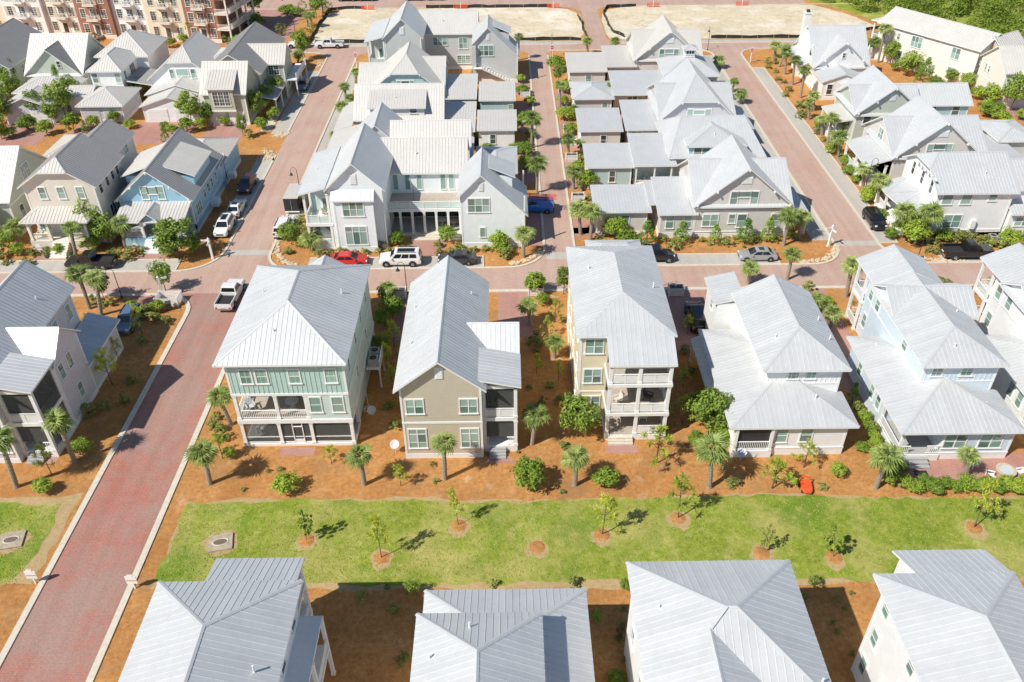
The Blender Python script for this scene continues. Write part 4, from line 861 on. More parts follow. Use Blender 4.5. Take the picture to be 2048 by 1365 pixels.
h.win('S', -18.5, 6.4, 1.6, 1.0, 112.75, 2, glassm='window_dark'); h.shed(-9.8, -4.9, 112, 119.6, (3.3, 3.3, 4.1, 4.1), 'roof_silver'); h.box('wall', -9.8, -5.2, 112.3, 119.2, 0, 3.3); h.hipped(-4.6, 1.5, 108.2, 117.5, 3.5, .22, roofmat='roof_silver', wall='white'); h.vent(-12, 112.6, 7.9, .3)
h = House('cottage', (-14, 131), 'white-roofed house with a long grey shed dormer, third behind the deck house', wall='grey', roof='roof_white', seam=.42)
h.gabled(-24.1, -9.8, 126.3, 136.2, 4.2, 8.35, 'x', oh=.4); h.shed(-21.7, -12.6, 126.5, 130.4, (6.1, 6.1, 7.7, 7.7), 'roof_pale'); h.box('wall', -21.4, -12.9, 126.9, 131, 4, 6.1, 'white'); h.win('S', -14.6, 5.55, 1.0, .8, 126.9, glassm='window_dark')
h.shed(-27, -24, 124.3, 136, (3.4, 4.2, 4.2, 3.4), 'roof_pale'); h.posts([(-26.8, 124.5), (-26.8, 130), (-26.8, 135.8)], 0, 3.3, .22)
h.shed(-10, -4.9, 123.6, 134, (3.4, 3.4, 4.3, 4.3)); h.box('wall', -9.8, -5.2, 124, 133.6, 0, 3.3); h.shed(-4.7, 1.6, 123.9, 130.2, (3.4, 3.4, 4.3, 4.3), 'roof_pale'); h.box('wall', -4.4, 1.2, 124.3, 130, 0, 3.4, 'white'); h.win('S', -2.2, 1.8, .8, 1.5, 124.3, glassm='window_dark'); h.vent(-17.5, 128.6, 7.0, .3)
h = House('cottage', (-14, 144), 'teal cottage with clipped white gable, fourth behind the deck house', wall='aqua', roof='roof_white', seam=.42)
h.gabled(-23.4, -10.4, 138, 150, 4.4, 9.4, 'y', oh=.45, clip=7.6, clipd=4.8); h.gabled(-18, -10.4, 140.6, 153, 4.4, 7.7, 'x', oh=.4); h.gabled(-25.4, -19, 140.5, 150, 4.4, 7.2, 'x', oh=.4, roofmat='roof_white')
h.win('S', -18, 5.8, .6, 1.0, 138.45); h.win('S', -15.8, 5.8, .6, 1.0, 138.45); h.win('S', -16.9, 5.95, 1.3, .6, 138.45, 1, 'plain', 'window_dark'); h.brackets([(-19.4, 138.2, 7.3), (-14.4, 138.2, 7.3)])
h.shed(-10.5, -5, 137.4, 147.6, (3.5, 3.5, 4.3, 4.3)); h.box('wall', -10.2, -5.3, 138, 147, 0, 3.4, 'aqua'); h.win('S', -7.2, 1.8, 2.2, 1.6, 138, 2, glassm='window_dark'); h.shed(-4.7, 1.55, 136.7, 143.4, (3.4, 3.4, 4.3, 4.3), 'roof_pale'); h.box('wall', -4.4, 1.2, 137.1, 143, 0, 3.4, 'aqua'); h.win('S', .7, 1.8, .7, 1.4, 137.1)

# ------------------------------------------------------------------ right block: gable cottages with garages on the lane
def gable_cottage(cx, y0, label, wall, mirror=False, garage=True, roof='roof_silver', zr=9.83, name='cottage'):
    h = House(name, (cx, y0+6), label, wall=wall, roof=roof, seam=.42)
    h.gabled(cx-6.45, cx+6.45, y0, y0+10.6, 4.53, zr, 'y', oh=.5); h.gabled(cx-6.4, cx+6.4+(1 if mirror else 0), y0+.14, y0+12.8, 4.5, zr-1.5, 'x', oh=.45)
    h.band(cx-5.95, cx+5.95, y0+.5, y0+10, 3.75, .2, .05); h.band(cx-5.95, cx+5.95, y0+.5, y0+10, .75, .12, .07)
    h.win('S', cx-1.3, 5.6, .85, 1.7, y0+.5); h.win('S', cx+1.3, 5.6, .85, 1.7, y0+.5); h.win('S', cx, 6.1, 1.5, .7, y0+.5, 1, 'plain'); h.louvre(cx, y0+.5, 8.0, 1.2, .8)
    h.brackets([(cx-5.9, y0+.2, 4.8), (cx-3.6, y0+.2, 6.6), (cx, y0+.2, zr-.3), (cx+3.6, y0+.2, 6.6), (cx+5.9, y0+.2, 4.8)])
    return h
h = gable_cottage(30, 95.2, 'pale warm-grey gable house with lane garage, above the silver sedan', 'grey_warm')
h.win('S', 26.1, 2.45, 1.9, 1.6, 95.7, 2); h.win('S', 28.85, 2.65, .75, 1.2, 95.7); h.win('S', 30.15, 2.35, 1.1, 1.8, 95.7); h.win('S', 34.5, 2.35, 1.1, 1.8, 95.7)
h.shed(19.2, 24.4, 95.2, 103, (3.6, 3.6, 5.2, 5.2)); h.box('wall', 19.6, 24, 95.7, 102.6, 0, 3.6); h.win('S', 20.9, 2.3, .9, 1.8, 95.7); h.win('S', 23.2, 2.3, .9, 1.8, 95.7); h.corners(19.6, 24, 95.7, 102.6, 0, 3.4); h.band(19.6, 24, 95.7, 102.6, 0, .7, .04)
h.shed(11.1, 18.6, 96.3, 102.6, (3.45, 3.45, 4.3, 4.3)); h.box('wall', 11.6, 18.1, 96.8, 102.2, 0, 3.4); h.win('S', 15.3, 1.9, .9, 1.6, 96.8); h.corners(11.6, 18.1, 96.8, 102.2, 0, 3.3); h.band(11.6, 18.1, 96.8, 102.2, 0, .4, .04); h.shed(18.3, 19.5, 97.5, 103, (3.9, 3.9, 4.6, 4.6)); h.garage_door('W', 99.5, 4.4, 2.3, 11.6)
h.shed(36, 39, 96, 104, (3.4, 3.0, 3.0, 3.4)); h.posts([(38.7, 96.3), (38.7, 103.6)], 0, 3.0, .25)
h = House('cottage', (28, 115), 'teal-walled house with hipped dormer, second from the cross street on the lane', wall='aqua', seam=.42)
A, B, C_, D_ = (22.9, 110.4, 4.5), (36.8, 110.4, 4.5), (36.8, 124, 4.5), (22.9, 124, 4.5); r0, r1 = (25.4, 117.2, 8.05), (34.6, 117.2, 8.05)
h.roof([[A, B, r1, r0], [B, C_, r1], [C_, D_, r0, r1], [D_, A, r0]]); h.box('wall', 23.4, 36.3, 110.9, 123.5, 0, 4.4); h.roof(hip_faces(25.3, 33.9, 110.6, 120.5, 6.1, .34)); h.box('wall', 25.8, 33.4, 111, 118, 4, 6.0); h.win('S', 27.6, 5.0, 2.2, 1.5, 111, 2); h.win('S', 31.4, 5.0, 1.1, 1.5, 111)
h.shed(17.9, 24, 109.2, 118.6, (3.9, 3.9, 4.9, 4.9)); h.box('wall', 18.3, 23.4, 112.2, 118, 0, 3.9); h.posts([(18.3, 109.5), (20.9, 109.5), (23.3, 109.5)], .5, 3.8, .2); h.box('porch_floor', 18.2, 23.4, 109.4, 112.2, 0, .6, 'trim'); h.rail((18.4, 109.5), (23.2, 109.5), .6)
h.shed(11.1, 18.1, 109.7, 116.2, (3.5, 3.5, 4.4, 4.4)); h.box('wall', 11.6, 17.7, 110.1, 115.8, 0, 3.5, 'aqua'); h.win('S', 15.0, 1.9, .8, 1.6, 110.1, glassm='window_dark'); h.garage_door('W', 113, 4.2, 2.3, 11.6); h.vent(29.6, 113, 6.9, .3)
h.corners(11.6, 17.7, 110.1, 115.8, 0, 3.4)
h = House('cottage', (28, 130), 'pale lilac clipped-gable house in the middle of the lane row', wall='lilac', seam=.42)
h.gabled(23.4, 35.7, 123.5, 136.5, 4.7, 10.3, 'y', oh=.5, clip=7.75, clipd=5.6); h.gabled(23.5, 35.6, 123.66, 138.5, 4.68, 8.1, 'x', oh=.45)
h.win('S', 28.2, 5.6, .8, 1.5, 124); h.win('S', 31, 5.6, .8, 1.5, 124); h.win('S', 29.6, 5.9, 1.6, .6, 124, 1, 'plain'); h.brackets([(26.8, 123.7, 7.5), (32.3, 123.7, 7.5), (23.9, 123.7, 4.9)])
h.shed(36, 38.6, 124, 133, (4.2, 3.2, 3.2, 4.2)); h.posts([(38.4, 124.3), (38.4, 132.7)], 0, 3.1, .24)
h.shed(18.3, 24, 122.7, 132.4, (3.7, 3.7, 4.9, 4.9)); h.box('wall', 18.8, 23.6, 124, 132, 0, 3.8); h.win('S', 20.2, 2.2, 1.5, 1.4, 124, 2); h.shed(11, 18, 122.6, 130, (3.6, 3.6, 4.5, 4.5)); h.box('wall', 11.5, 17.6, 123, 129.6, 0, 3.6, 'grey_warm'); h.win('S', 15, 2, .8, 1.5, 123, glassm='window_dark'); h.garage_door('W', 126, 4.2, 2.3, 11.5)
h = House('cottage', (28, 146), 'white pyramid-roofed house with a small square cupola on top', wall='grey', seam=.42)
h.hipped(27.1, 37, 142.3, 152.2, 5.2, .46, oh=.6); h.box('cupola', 31.2, 32.9, 146.4, 148.1, 7.2, 8.55, 'white'); h.roof(hip_faces(30.8, 33.3, 146, 148.5, 8.6, .4)); h.win('S', 32.05, 8.05, 1.3, .6, 146.4, 3, 'plain', 'window_dark'); h.win('W', 147.25, 8.05, 1.2, .6, 31.2, 3, 'plain', 'window_dark')
h.win('S', 34.8, 3.6, 2.0, 1.5, 142.9, 2); h.win('S', 29, 3.6, 1.2, 1.5, 142.9); h.shed(18, 27.6, 137.9, 147, (3.7, 3.7, 4.8, 4.8)); h.box('wall', 18.4, 27.4, 139.6, 146.6, 0, 3.8, 'grey'); h.win('S', 22, 2.1, 2.6, 1.4, 139.6, 3); h.hipped(11, 18.2, 136.6, 145.4, 3.5, .28, roofmat='roof_silver', wall='grey'); h.garage_door('W', 141, 4.4, 2.3, 11.5); h.win('S', 16.6, 1.9, .8, 1.4, 137.1)
h = gable_cottage(29.7, 152.8, 'farthest pale grey gable house of the lane row, below the sand lots', 'grey_warm', roof='roof_pale')
h.shed(18.2, 24, 152.4, 162, (3.7, 3.7, 4.6, 4.6), 'roof_pale'); h.box('wall', 18.7, 23.6, 153, 161.6, 0, 3.7); h.win('S', 21.2, 2.1, 2.4, 1.4, 153, 2); h.shed(11.1, 18.4, 150.4, 159, (3.5, 3.5, 4.3, 4.3), 'roof_pale'); h.box('wall', 11.6, 18, 150.8, 158.6, 0, 3.5); h.win('S', 15, 1.9, .9, 1.6, 150.8); h.garage_door('W', 155, 4.4, 2.3, 11.6)

# ------------------------------------------------------------------ far right block
h = House('white_house', (59, 100), 'white two-storey house with curved-edge porch above the black pickup', wall='white', seam=.42)
h.gabled(53.9, 64.4, 94.8, 106.2, 6.3, 9.4, 'x', oh=.5, clip=8.2, clipd=1.6); h.gabled(63.8, 76, 96.2, 105, 6.0, 8.3, 'x', oh=.4); h.shed(64, 78, 94.2, 96.6, (3.6, 3.6, 4.6, 4.6)); h.box('wall', 64.2, 76, 94.8, 97, 0, 3.5)
h.band(54.4, 63.9, 95.3, 105.7, .0, .8, .04); h.band(54.4, 63.9, 95.3, 105.7, .85, .14, .07)
for xa, z, w_, hh in ((55.7, 5.3, 1.2, 1.35), (58.1, 5.3, 1.2, 1.35), (61.4, 5.5, .9, .9)): h.win('S', xa, z, w_, hh, 95.3)
h.win('S', 57.2, 2.15, 2.2, 1.75, 95.3, 2); h.win('S', 66, 2.3, 1.8, 1.2, 94.8, 2)
for y in (97.5, 100.3, 103.2): h.win('W', y, 6.0, .7, 1.7, 54.4, 1, 'sash', 'window_dark')
m = MB(); c = Vector((54.4, 99.5)); fs = []
pts = [(50.6, 103.6, 3.4), (50.4, 101, 3.35), (50.7, 98.5, 3.35), (51.8, 96.4, 3.4), (53.6, 95.0, 3.45)]
h.roof([[(54.5, 104.4, 4.4), (50.6, 104.2, 3.4), (50.4, 101, 3.4)], [(54.5, 104.4, 4.4), (50.4, 101, 3.4), (54.5, 99.5, 4.5)], [(54.5, 99.5, 4.5), (50.4, 101, 3.4), (50.9, 97.6, 3.4)], [(54.5, 99.5, 4.5), (50.9, 97.6, 3.4), (52.3, 95.4, 3.4)], [(54.5, 99.5, 4.5), (52.3, 95.4, 3.4), (54.5, 94.6, 3.5)]], 'roof_silver')
h.posts([(50.8, 103.8), (50.8, 101), (51.2, 97.8), (52.6, 95.7)], .7, 3.3, .28); h.box('porch_floor', 50.8, 54.4, 95.5, 104, 0, .7, 'trim'); h.steps(49.6+.7, 50.8, 98.8, 100.6, .7, 3, 'trim', 'x'); h.rail((51, 101.2), (51, 103.6), .7); h.rail((51.4, 97.6), (52.5, 95.8), .7); h.rail((51, 99), (51.2, 97.9), .7)
h.brackets([(53.9, 96.2+i*1.1, 7.6) for i in range(6)]); h.vent(60.7, 97.4, 7.8, .4)
u = MB(); u.box(59.6, 60.2, 94.9, 95.26, 1.2, 2.4, 'trim'); h.mb('meter_box', u); h.ac(62.4, 93.9); h.ac(63.7, 93.9)
h = gable_cottage(60.6, 109.2, 'pale grey gable house with a corner porch, beside the lamp post on the right', 'grey_warm', True)
h.shed(50.9, 54.6, 109.6, 118.6, (3.3, 4.4, 4.4, 3.3)); h.box('porch_floor', 51, 54.4, 109.9, 118.4, 0, .7, 'trim'); h.posts([(51.2, 110.1), (51.2, 114), (51.2, 118.2), (54, 110.1)], .7, 3.2, .28); h.rail((51.2, 110.2), (51.2, 113.9), .7); h.rail((51.2, 114.1), (51.2, 118.1), .7); h.rail((51.3, 110.1), (53.9, 110.1), .7); h.shed(67, 75, 111, 121, (3.4, 3.0, 3.0, 3.4), 'roof_silver'); h.box('wall', 67.2, 74, 111.6, 120.4, 0, 3); h.win('W', 115.7, 5.6, 1.5, 1.6, 54.65, 2)
h = House('cottage', (62, 131), 'sage-green gable house with long right wing, between palm cluster and apartments', wall='sage', seam=.42)
h.gabled(53.9, 65, 124.4, 135, 5.0, 9.3, 'y', oh=.5); h.gabled(54, 64.8, 124.5, 134.9, 4.9, 8.0, 'x', oh=.45); h.gabled(61.8, 73.8, 127.6, 135.2, 5.2, 7.5, 'x', oh=.45, wall='aqua')
h.win('S', 56.2, 4.1, 1.1, 1.7, 124.9, glassm='window_dark'); h.win('S', 60.2, 4.1, 1.1, 1.7, 124.9, glassm='window_dark'); h.win('S', 67.6, 4.2, 1.1, 1.6, 128.05, glassm='window_dark'); h.win('S', 71.4, 4.2, 1.1, 1.6, 128.05, glassm='window_dark'); h.louvre(59.4, 124.9, 7.6, .8, .9); h.brackets([(54.5, 124.6, 5.2), (57, 124.6, 7.0), (59.45, 124.6, 9), (62, 124.6, 7.0), (64.4, 124.6, 5.2)])
h.roof([[(51.6, 125.6, 3.4), (54.5, 125.6, 3.9), (54.5, 132.6, 3.9), (51.6, 132.6, 3.4)]], 'roof_white'); h.posts([(51.9, 125.9), (51.9, 129), (51.9, 132.3)], .7, 3.3, .26); h.box('porch_floor', 51.7, 54.4, 125.8, 132.4, 0, .7, 'trim'); h.rail((51.9, 126), (51.9, 128.9), .7); h.steps(50.9, 51.7, 129.4, 131.6, .7, 3, 'trim', 'x'); h.win('W', 127, 3, .9, 1.6, 54.4); h.win('W', 128.6, 3, .9, 1.6, 54.4)
h.hipped(73.5, 80, 117.5, 126, 3.4, .3, roofmat='roof_silver', wall='grey')
h = House('white_house', (60.4, 156), 'white gable house with tall brick-capped chimney near the sand lot', wall='white', seam=.42)
h.gabled(55.2, 65.6, 149.5, 163, 4.0, 9.6, 'x', oh=.45); h.gabled(55.25, 65.55, 149.4, 154.5, 4.05, 8.55, 'y', oh=.45); m = MB(); m.box(54.6, 55.7, 157, 158.2, 0, 11.4, 'trim'); m.box(54.5, 55.8, 156.9, 158.3, 11.4, 11.6, 'trim'); m.box(54.9, 55.4, 157.3, 157.9, 11.6, 12.0, 'dark'); h.mb('chimney', m)
h.win('S', 60.4, 6.1, .5, .8, 149.85, glassm='window_dark'); h.win('W', 153.4, 6, 1.2, 1.9, 55.65, glassm='window_dark'); h.gabled(55.4, 63.2, 144.2, 150.4, 3.3, 4.7, 'y', oh=.3); h.shed(58.6, 65.2, 143.4, 147, (3.0, 3.0, 3.4, 3.4)); h.win('S', 57, 1.9, .9, 1.7, 144.5, glassm='window_dark'); h.shed(53.6, 55.6, 152, 162, (3.6, 4.4, 4.4, 3.6)); h.brackets([(57, 149.2, 5.4), (60.4, 149.2, 8.3), (63.8, 149.2, 5.4)])
def rotated(root, ang):
    root.rotation_euler = (0, 0, ang)
# cream apartments, turned towards the wood
h = House('apartment_building', (84.4, 149.6), 'long cream two-storey apartment building by the wood at upper right', cat='building', wall='stucco_cream', roof='roof_slate', seam=.6)
# built along local -x: length 21, depth 8.5 then turned
bx, by = 84.4, 149.6
def L(x, y): return bx+x, by+y
h.gabled(bx-21.4, bx+.6, by-.6, by+8.6, 6.9, 9.2, 'x', oh=.5, found=False, roofmat='roof_pale')
h.band(bx-20.9, bx+.1, by-.1, by+8.1, 3.3, .14, .04)
for xa, z, w_, c in ((-16.4, 5.3, .6, 1), (-12.4, 5.2, 2.2, 3), (-4.2, 5.2, 1.6, 2), (-15.6, 1.9, 1.6, 2), (-10.8, 1.9, .5, 1), (-7.6, 1.7, .5, 1), (-4, 1.7, 1.6, 2)): h.win('S', bx+xa, z, w_, 1.9 if w_ > 1 else 1.1, by-.1, c)
h.box('porch_floor', bx-23, bx-20.9, by+.6, by+7.6, 3.1, 3.35, 'trim'); h.posts([(bx-22.8, by+.8), (bx-22.8, by+4), (bx-22.8, by+7.4)], 0, 6.7, .25); h.rail((bx-22.9, by+.8), (bx-22.9, by+7.4), 3.35); h.rail((bx-22.8, by+.7), (bx-21, by+.7), 3.35); h.roof(shed_faces(bx-23.4, bx-21.3, by+.2, by+8, (6.8, 6.9, 6.9, 6.8)), 'roof_pale'); h.gabled(bx-2.5, bx+3.2, by+2.5, by+9.8, 6.6, 8.9, 'y', oh=.4, wall='beige', found=False, roofmat='roof_pale'); h.win('E', by+1.6, 5.1, .9, 1.8, bx+.1)
rotated(h.root, rad(-58))
h = House('apartment_building', (86, 144), 'cream stucco gable end of the smaller building at the right picture edge', cat='building', wall='stucco_cream', roof='roof_pale', seam=.5)
h.gabled(84.2, 99, 139.2, 148.8, 6.2, 9.4, 'x', oh=.4, found=False); h.band(84.6, 98.6, 139.6, 148.4, 3.2, .14, .04)
for y in (145.2, 146.4): h.win('W', y, 5.0, .5, 1.1, 84.6)
h.shed(87, 99, 139.0, 144, (6.0, 6.0, 9.0, 9.0)); h.box('wall', 87.2, 98.6, 138.2, 142, 3.2, 6.6, 'stucco_cream'); h.win('S', 89.6, 4.7, 1.8, 1.7, 138.2, 2, glassm='window_dark'); h.garage_door('S', 90, 4.5, 2.4, 139.55, 'lilac')

# ------------------------------------------------------------------ garages and cottages at upper left
h = House('cottage', (-81, 153), 'white steep-gabled house with pale garage, second from left of the garage row', wall='sage', roof='roof_pale', seam=.45)
h.gabled(-86.5, -75.9, 149.6, 163, 4.0, 9.5, 'x', oh=.45); h.gabled(-86.45, -75.95, 149.5, 155, 4.05, 8.6, 'y', oh=.45, roofmat='roof_slate'); h.win('S', -79.8, 5.9, .6, 1.1, 149.95, glassm='window_dark'); h.hipped(-85.6, -75.4, 142.5, 150.5, 3.4, .4, roofmat='roof_pale'); h.gabled(-85.2, -76.4, 136.8, 143, 2.9, 4.6, 'y', oh=.4, wall='lilac'); h.garage_door('S', -83, 3, 2.2, 137.2, 'lilac'); h.garage_door('S', -78.8, 3, 2.2, 137.2)
h = House('cottage', (-70, 150), 'grey-white house with two stacked hip roofs and a hip garage in front', wall='white', roof='roof_pale', seam=.45)
h.hipped(-75, -65, 153.6, 165, 6.0, .62); h.hipped(-73.4, -67.1, 145.8, 156, 5.9, .66); h.win('S', -72.2, 4.6, .9, 1.6, 146.3); h.win('S', -68.2, 4.6, .9, 1.6, 146.3); h.win('E', 151.5, 4.6, 2, 1.6, -67.6, 3, glassm='window_dark'); h.win('E', 148, 4.6, .8, 1.4, -67.6)
h.hipped(-72.5, -64.4, 136.9, 146, 3.0, .42, wall='lilac'); h.garage_door('S', -70.4, 3, 2.2, 137.4, 'lilac'); h.garage_door('S', -66.6, 3, 2.2, 137.4, 'lilac'); h.gabled(-76, -71.5, 141.5, 147, 3.0, 4.1, 'x', oh=.3); h.shed(-67, -62.5, 146.5, 154, (4, 3.2, 3.2, 4), 'roof_grey')
h = House('cottage', (-57, 148), 'bright white clipped-gable house with wide twin garage in the garage row', wall='white', roof='roof_white', seam=.45)
h.gabled(-63, -50.4, 145.4, 158, 4.4, 9.3, 'y', oh=.45, clip=7.5, clipd=3.8); h.win('S', -58.4, 5.4, .7, 1.5, 145.85); h.win('S', -54.7, 5.4, .7, 1.5, 145.85); h.win('S', -56.55, 5.6, 2.0, 1.1, 145.85, 1, 'plain'); h.gabled(-62.4, -51, 141.5, 148, 3.2, 4.9, 'y', oh=.4); h.gabled(-61.8, -51.6, 136.9, 142.5, 2.8, 4.5, 'y', oh=.4); h.garage_door('S', -59, 3.2, 2.2, 137.3); h.garage_door('S', -54.5, 3.2, 2.2, 137.3); h.hipped(-53.6, -47.5, 151.5, 158.5, 6.0, .3, roofmat='roof_white', wall='white')
h = House('cottage', (-46.5, 142), 'olive house with tall gridded bay window over a white double garage', wall='olive', roof='roof_tan', seam=.5)
h.gabled(-50.6, -42.9, 135.3, 144.4, 5.4, 9.4, 'x', oh=.4); h.box('bay', -49.0, -45.0, 135.05, 138, 2.7, 6.5, 'olive'); h.shed(-49.4, -44.6, 134.7, 138.6, (6.5, 6.5, 8.4, 8.4)); h.win('S', -47, 4.75, 2.7, 2.3, 135.05, 3, 'grid', 'window_dark'); h.band(-49.0, -45.0, 135.05, 138, 2.55, .3, .06)
h.garage_door('S', -48.4, 2.4, 2.2, 135.7); h.garage_door('S', -45.2, 2.4, 2.2, 135.7); h.gabled(-52.4, -42.2, 143.6, 163.5, 6.0, 9.3, 'y', oh=.45, roofmat='roof_slate', wall='olive'); h.gabled(-47.5, -39.2, 148.5, 155.5, 6.0, 8.6, 'x', oh=.4, wall='olive', found=False); h.win('S', -41.4, 4.9, 1.8, 1.6, 148.9, 2, 'grid', 'window_dark'); h.shed(-42.6, -39.2, 139.4, 148.6, (3.6, 3.0, 3.0, 3.6), 'roof_grey'); h.posts([(-39.5, 139.7), (-39.5, 144), (-39.5, 148.3)], 0, 3, .22)
h.box('balcony_floor', -39.6, -37.6, 149, 158, 2.9, 3.1, 'trim'); h.rail((-37.7, 149.1), (-37.7, 158), 3.1, 1, 'board'); h.posts([(-37.8, 149.2), (-37.8, 153.5), (-37.8, 157.9)], 0, 2.9, .2)
h = House('cottage', (-96, 158), 'grey shingled house cut by the left picture edge below the townhouses', wall='sage', roof='roof_slate', seam=.6)
h.gabled(-101.5, -88.8, 150, 168, 5.2, 9.2, 'y', oh=.45); h.win('E', 155, 3.6, .9, 1.6, -89.25); h.win('E', 158, 3.6, .9, 1.6, -89.25); h.win('E', 160, 3.6, .9, 1.6, -89.25); h.hipped(-110, -90, 138, 149, 3.2, .3, roofmat='roof_pale')

# ------------------------------------------------------------------ townhouses along the top left
def townhouse(i, u0, u1, wall, label, setb=0, hgt=12.5, shutters=False, door=False, extra=None):
    h = House('townhouse', (u0, 0), label, cat='townhouse', wall=wall, trim='trim_cream' if wall != 'stucco_white' else 'trim', glassm='window_dark', roof='roof_slate')
    w_ = u1-u0; cx = (u0+u1)/2; yb = setb
    h.box('wall', u0+.01, u1-.01, yb, yb+12, 0, hgt, wall); h.box('cornice', u0+.01, u1-.01, yb-.35, yb+12.3, hgt, hgt+.45, h.trim); h.box('flat_roof', u0+.4, u1-.4, yb+.4, yb+11.8, hgt+.45, hgt+.5, 'roof_slate'); h.box('plinth', u0+.01, u1-.01, yb-.08, yb+.2, 0, .8, h.trim)
    for f in range(4):
        z = 2.0+f*3.1
        for k, xa in enumerate((u0+w_*.2, u1-w_*.2)):
            h.win('S', xa, z, 1.15, 1.8, yb, 2 if k else 1, 'grid')
            if shutters and f:
                for sx in (-1, 1): h.box('shutter', xa+sx*.98-.24, xa+sx*.98+.24, yb-.08, yb, z-.95, z+.95, 'beige')
        if f in (1, 2, 3):
            h.win('S', cx, z-.1, 1.3, 2.1, yb, 2, 'grid')
            h.box('balcony_floor', cx-1.3, cx+1.3, yb-1.3, yb, z-1.35, z-1.15, h.trim); h.rail((cx-1.2, yb-1.25), (cx+1.2, yb-1.25), z-1.15, 1.0); h.rail((cx-1.25, yb-1.2), (cx-1.25, yb), z-1.15, 1.0); h.rail((cx+1.25, yb-1.2), (cx+1.25, yb), z-1.15, 1.0)
            b = MB(); b.prism([(cx-1.1, yb, z-1.35), (cx-1.1, yb-1.1, z-1.35), (cx-1.1, yb, z-2.1)], (.12, 0, 0), h.trim); b.prism([(cx+1.0, yb, z-1.35), (cx+1.0, yb-1.1, z-1.35), (cx+1.0, yb, z-2.1)], (.12, 0, 0), h.trim); h.mb('balcony_bracket', b)
        else: h.door('S', cx, .5, 1.6, 2.4, yb, h.trim)
    h.steps(cx-1, cx+1, yb-2.2, yb, .9, 5, 'brick_drive')
    # turn the row to its real line
    o = Vector((-118.75, 190.8, 0)); a = -.1587
    h.root.location = o + Vector((u0*math.cos(a), u0*math.sin(a), 0)); h.root.rotation_euler = (0, 0, a)
    return h
townhouse(0, -9, 0.6, 'stucco_tan', 'tan townhouse mostly outside the left picture edge')
townhouse(1, .6, 9.9, 'stucco_tan', 'tan townhouse at the top left corner, left of the white shuttered one')
townhouse(2, 9.9, 19.3, 'stucco_white', 'white townhouse with grey shutters, left of the cream shuttered one', shutters=True)
townhouse(3, 19.3, 27.2, 'stucco_cream', 'cream townhouse with shutters beside the first red brick townhouse', shutters=True, setb=.8)
townhouse(4, 27.2, 35.2, 'brick_wall', 'red brick townhouse with two white balconies near the top left')
townhouse(5, 35.2, 43.1, 'stucco_white', 'white townhouse with grey recess between brick and cream townhouses', setb=.8)
townhouse(6, 43.1, 51.9, 'stucco_tan', 'cream-yellow townhouse with arched ground windows next to end brick house')
h = townhouse(7, 51.9, 59.2, 'brick_wall', 'end red brick townhouse with long white wraparound porches')
for z in (2.9, 6.0, 9.1): h.box('balcony_floor', 59.2, 62.2, -1.2, 12, z, z+.25, 'trim_cream'); h.rail((62.1, -1.1), (62.1, 12), z+.25); h.rail((59.3, -1.15), (62.1, -1.15), z+.25)
h.posts([(62, -1), (62, 3.5), (62, 8), (62, 11.8)], 0, 12, .3)
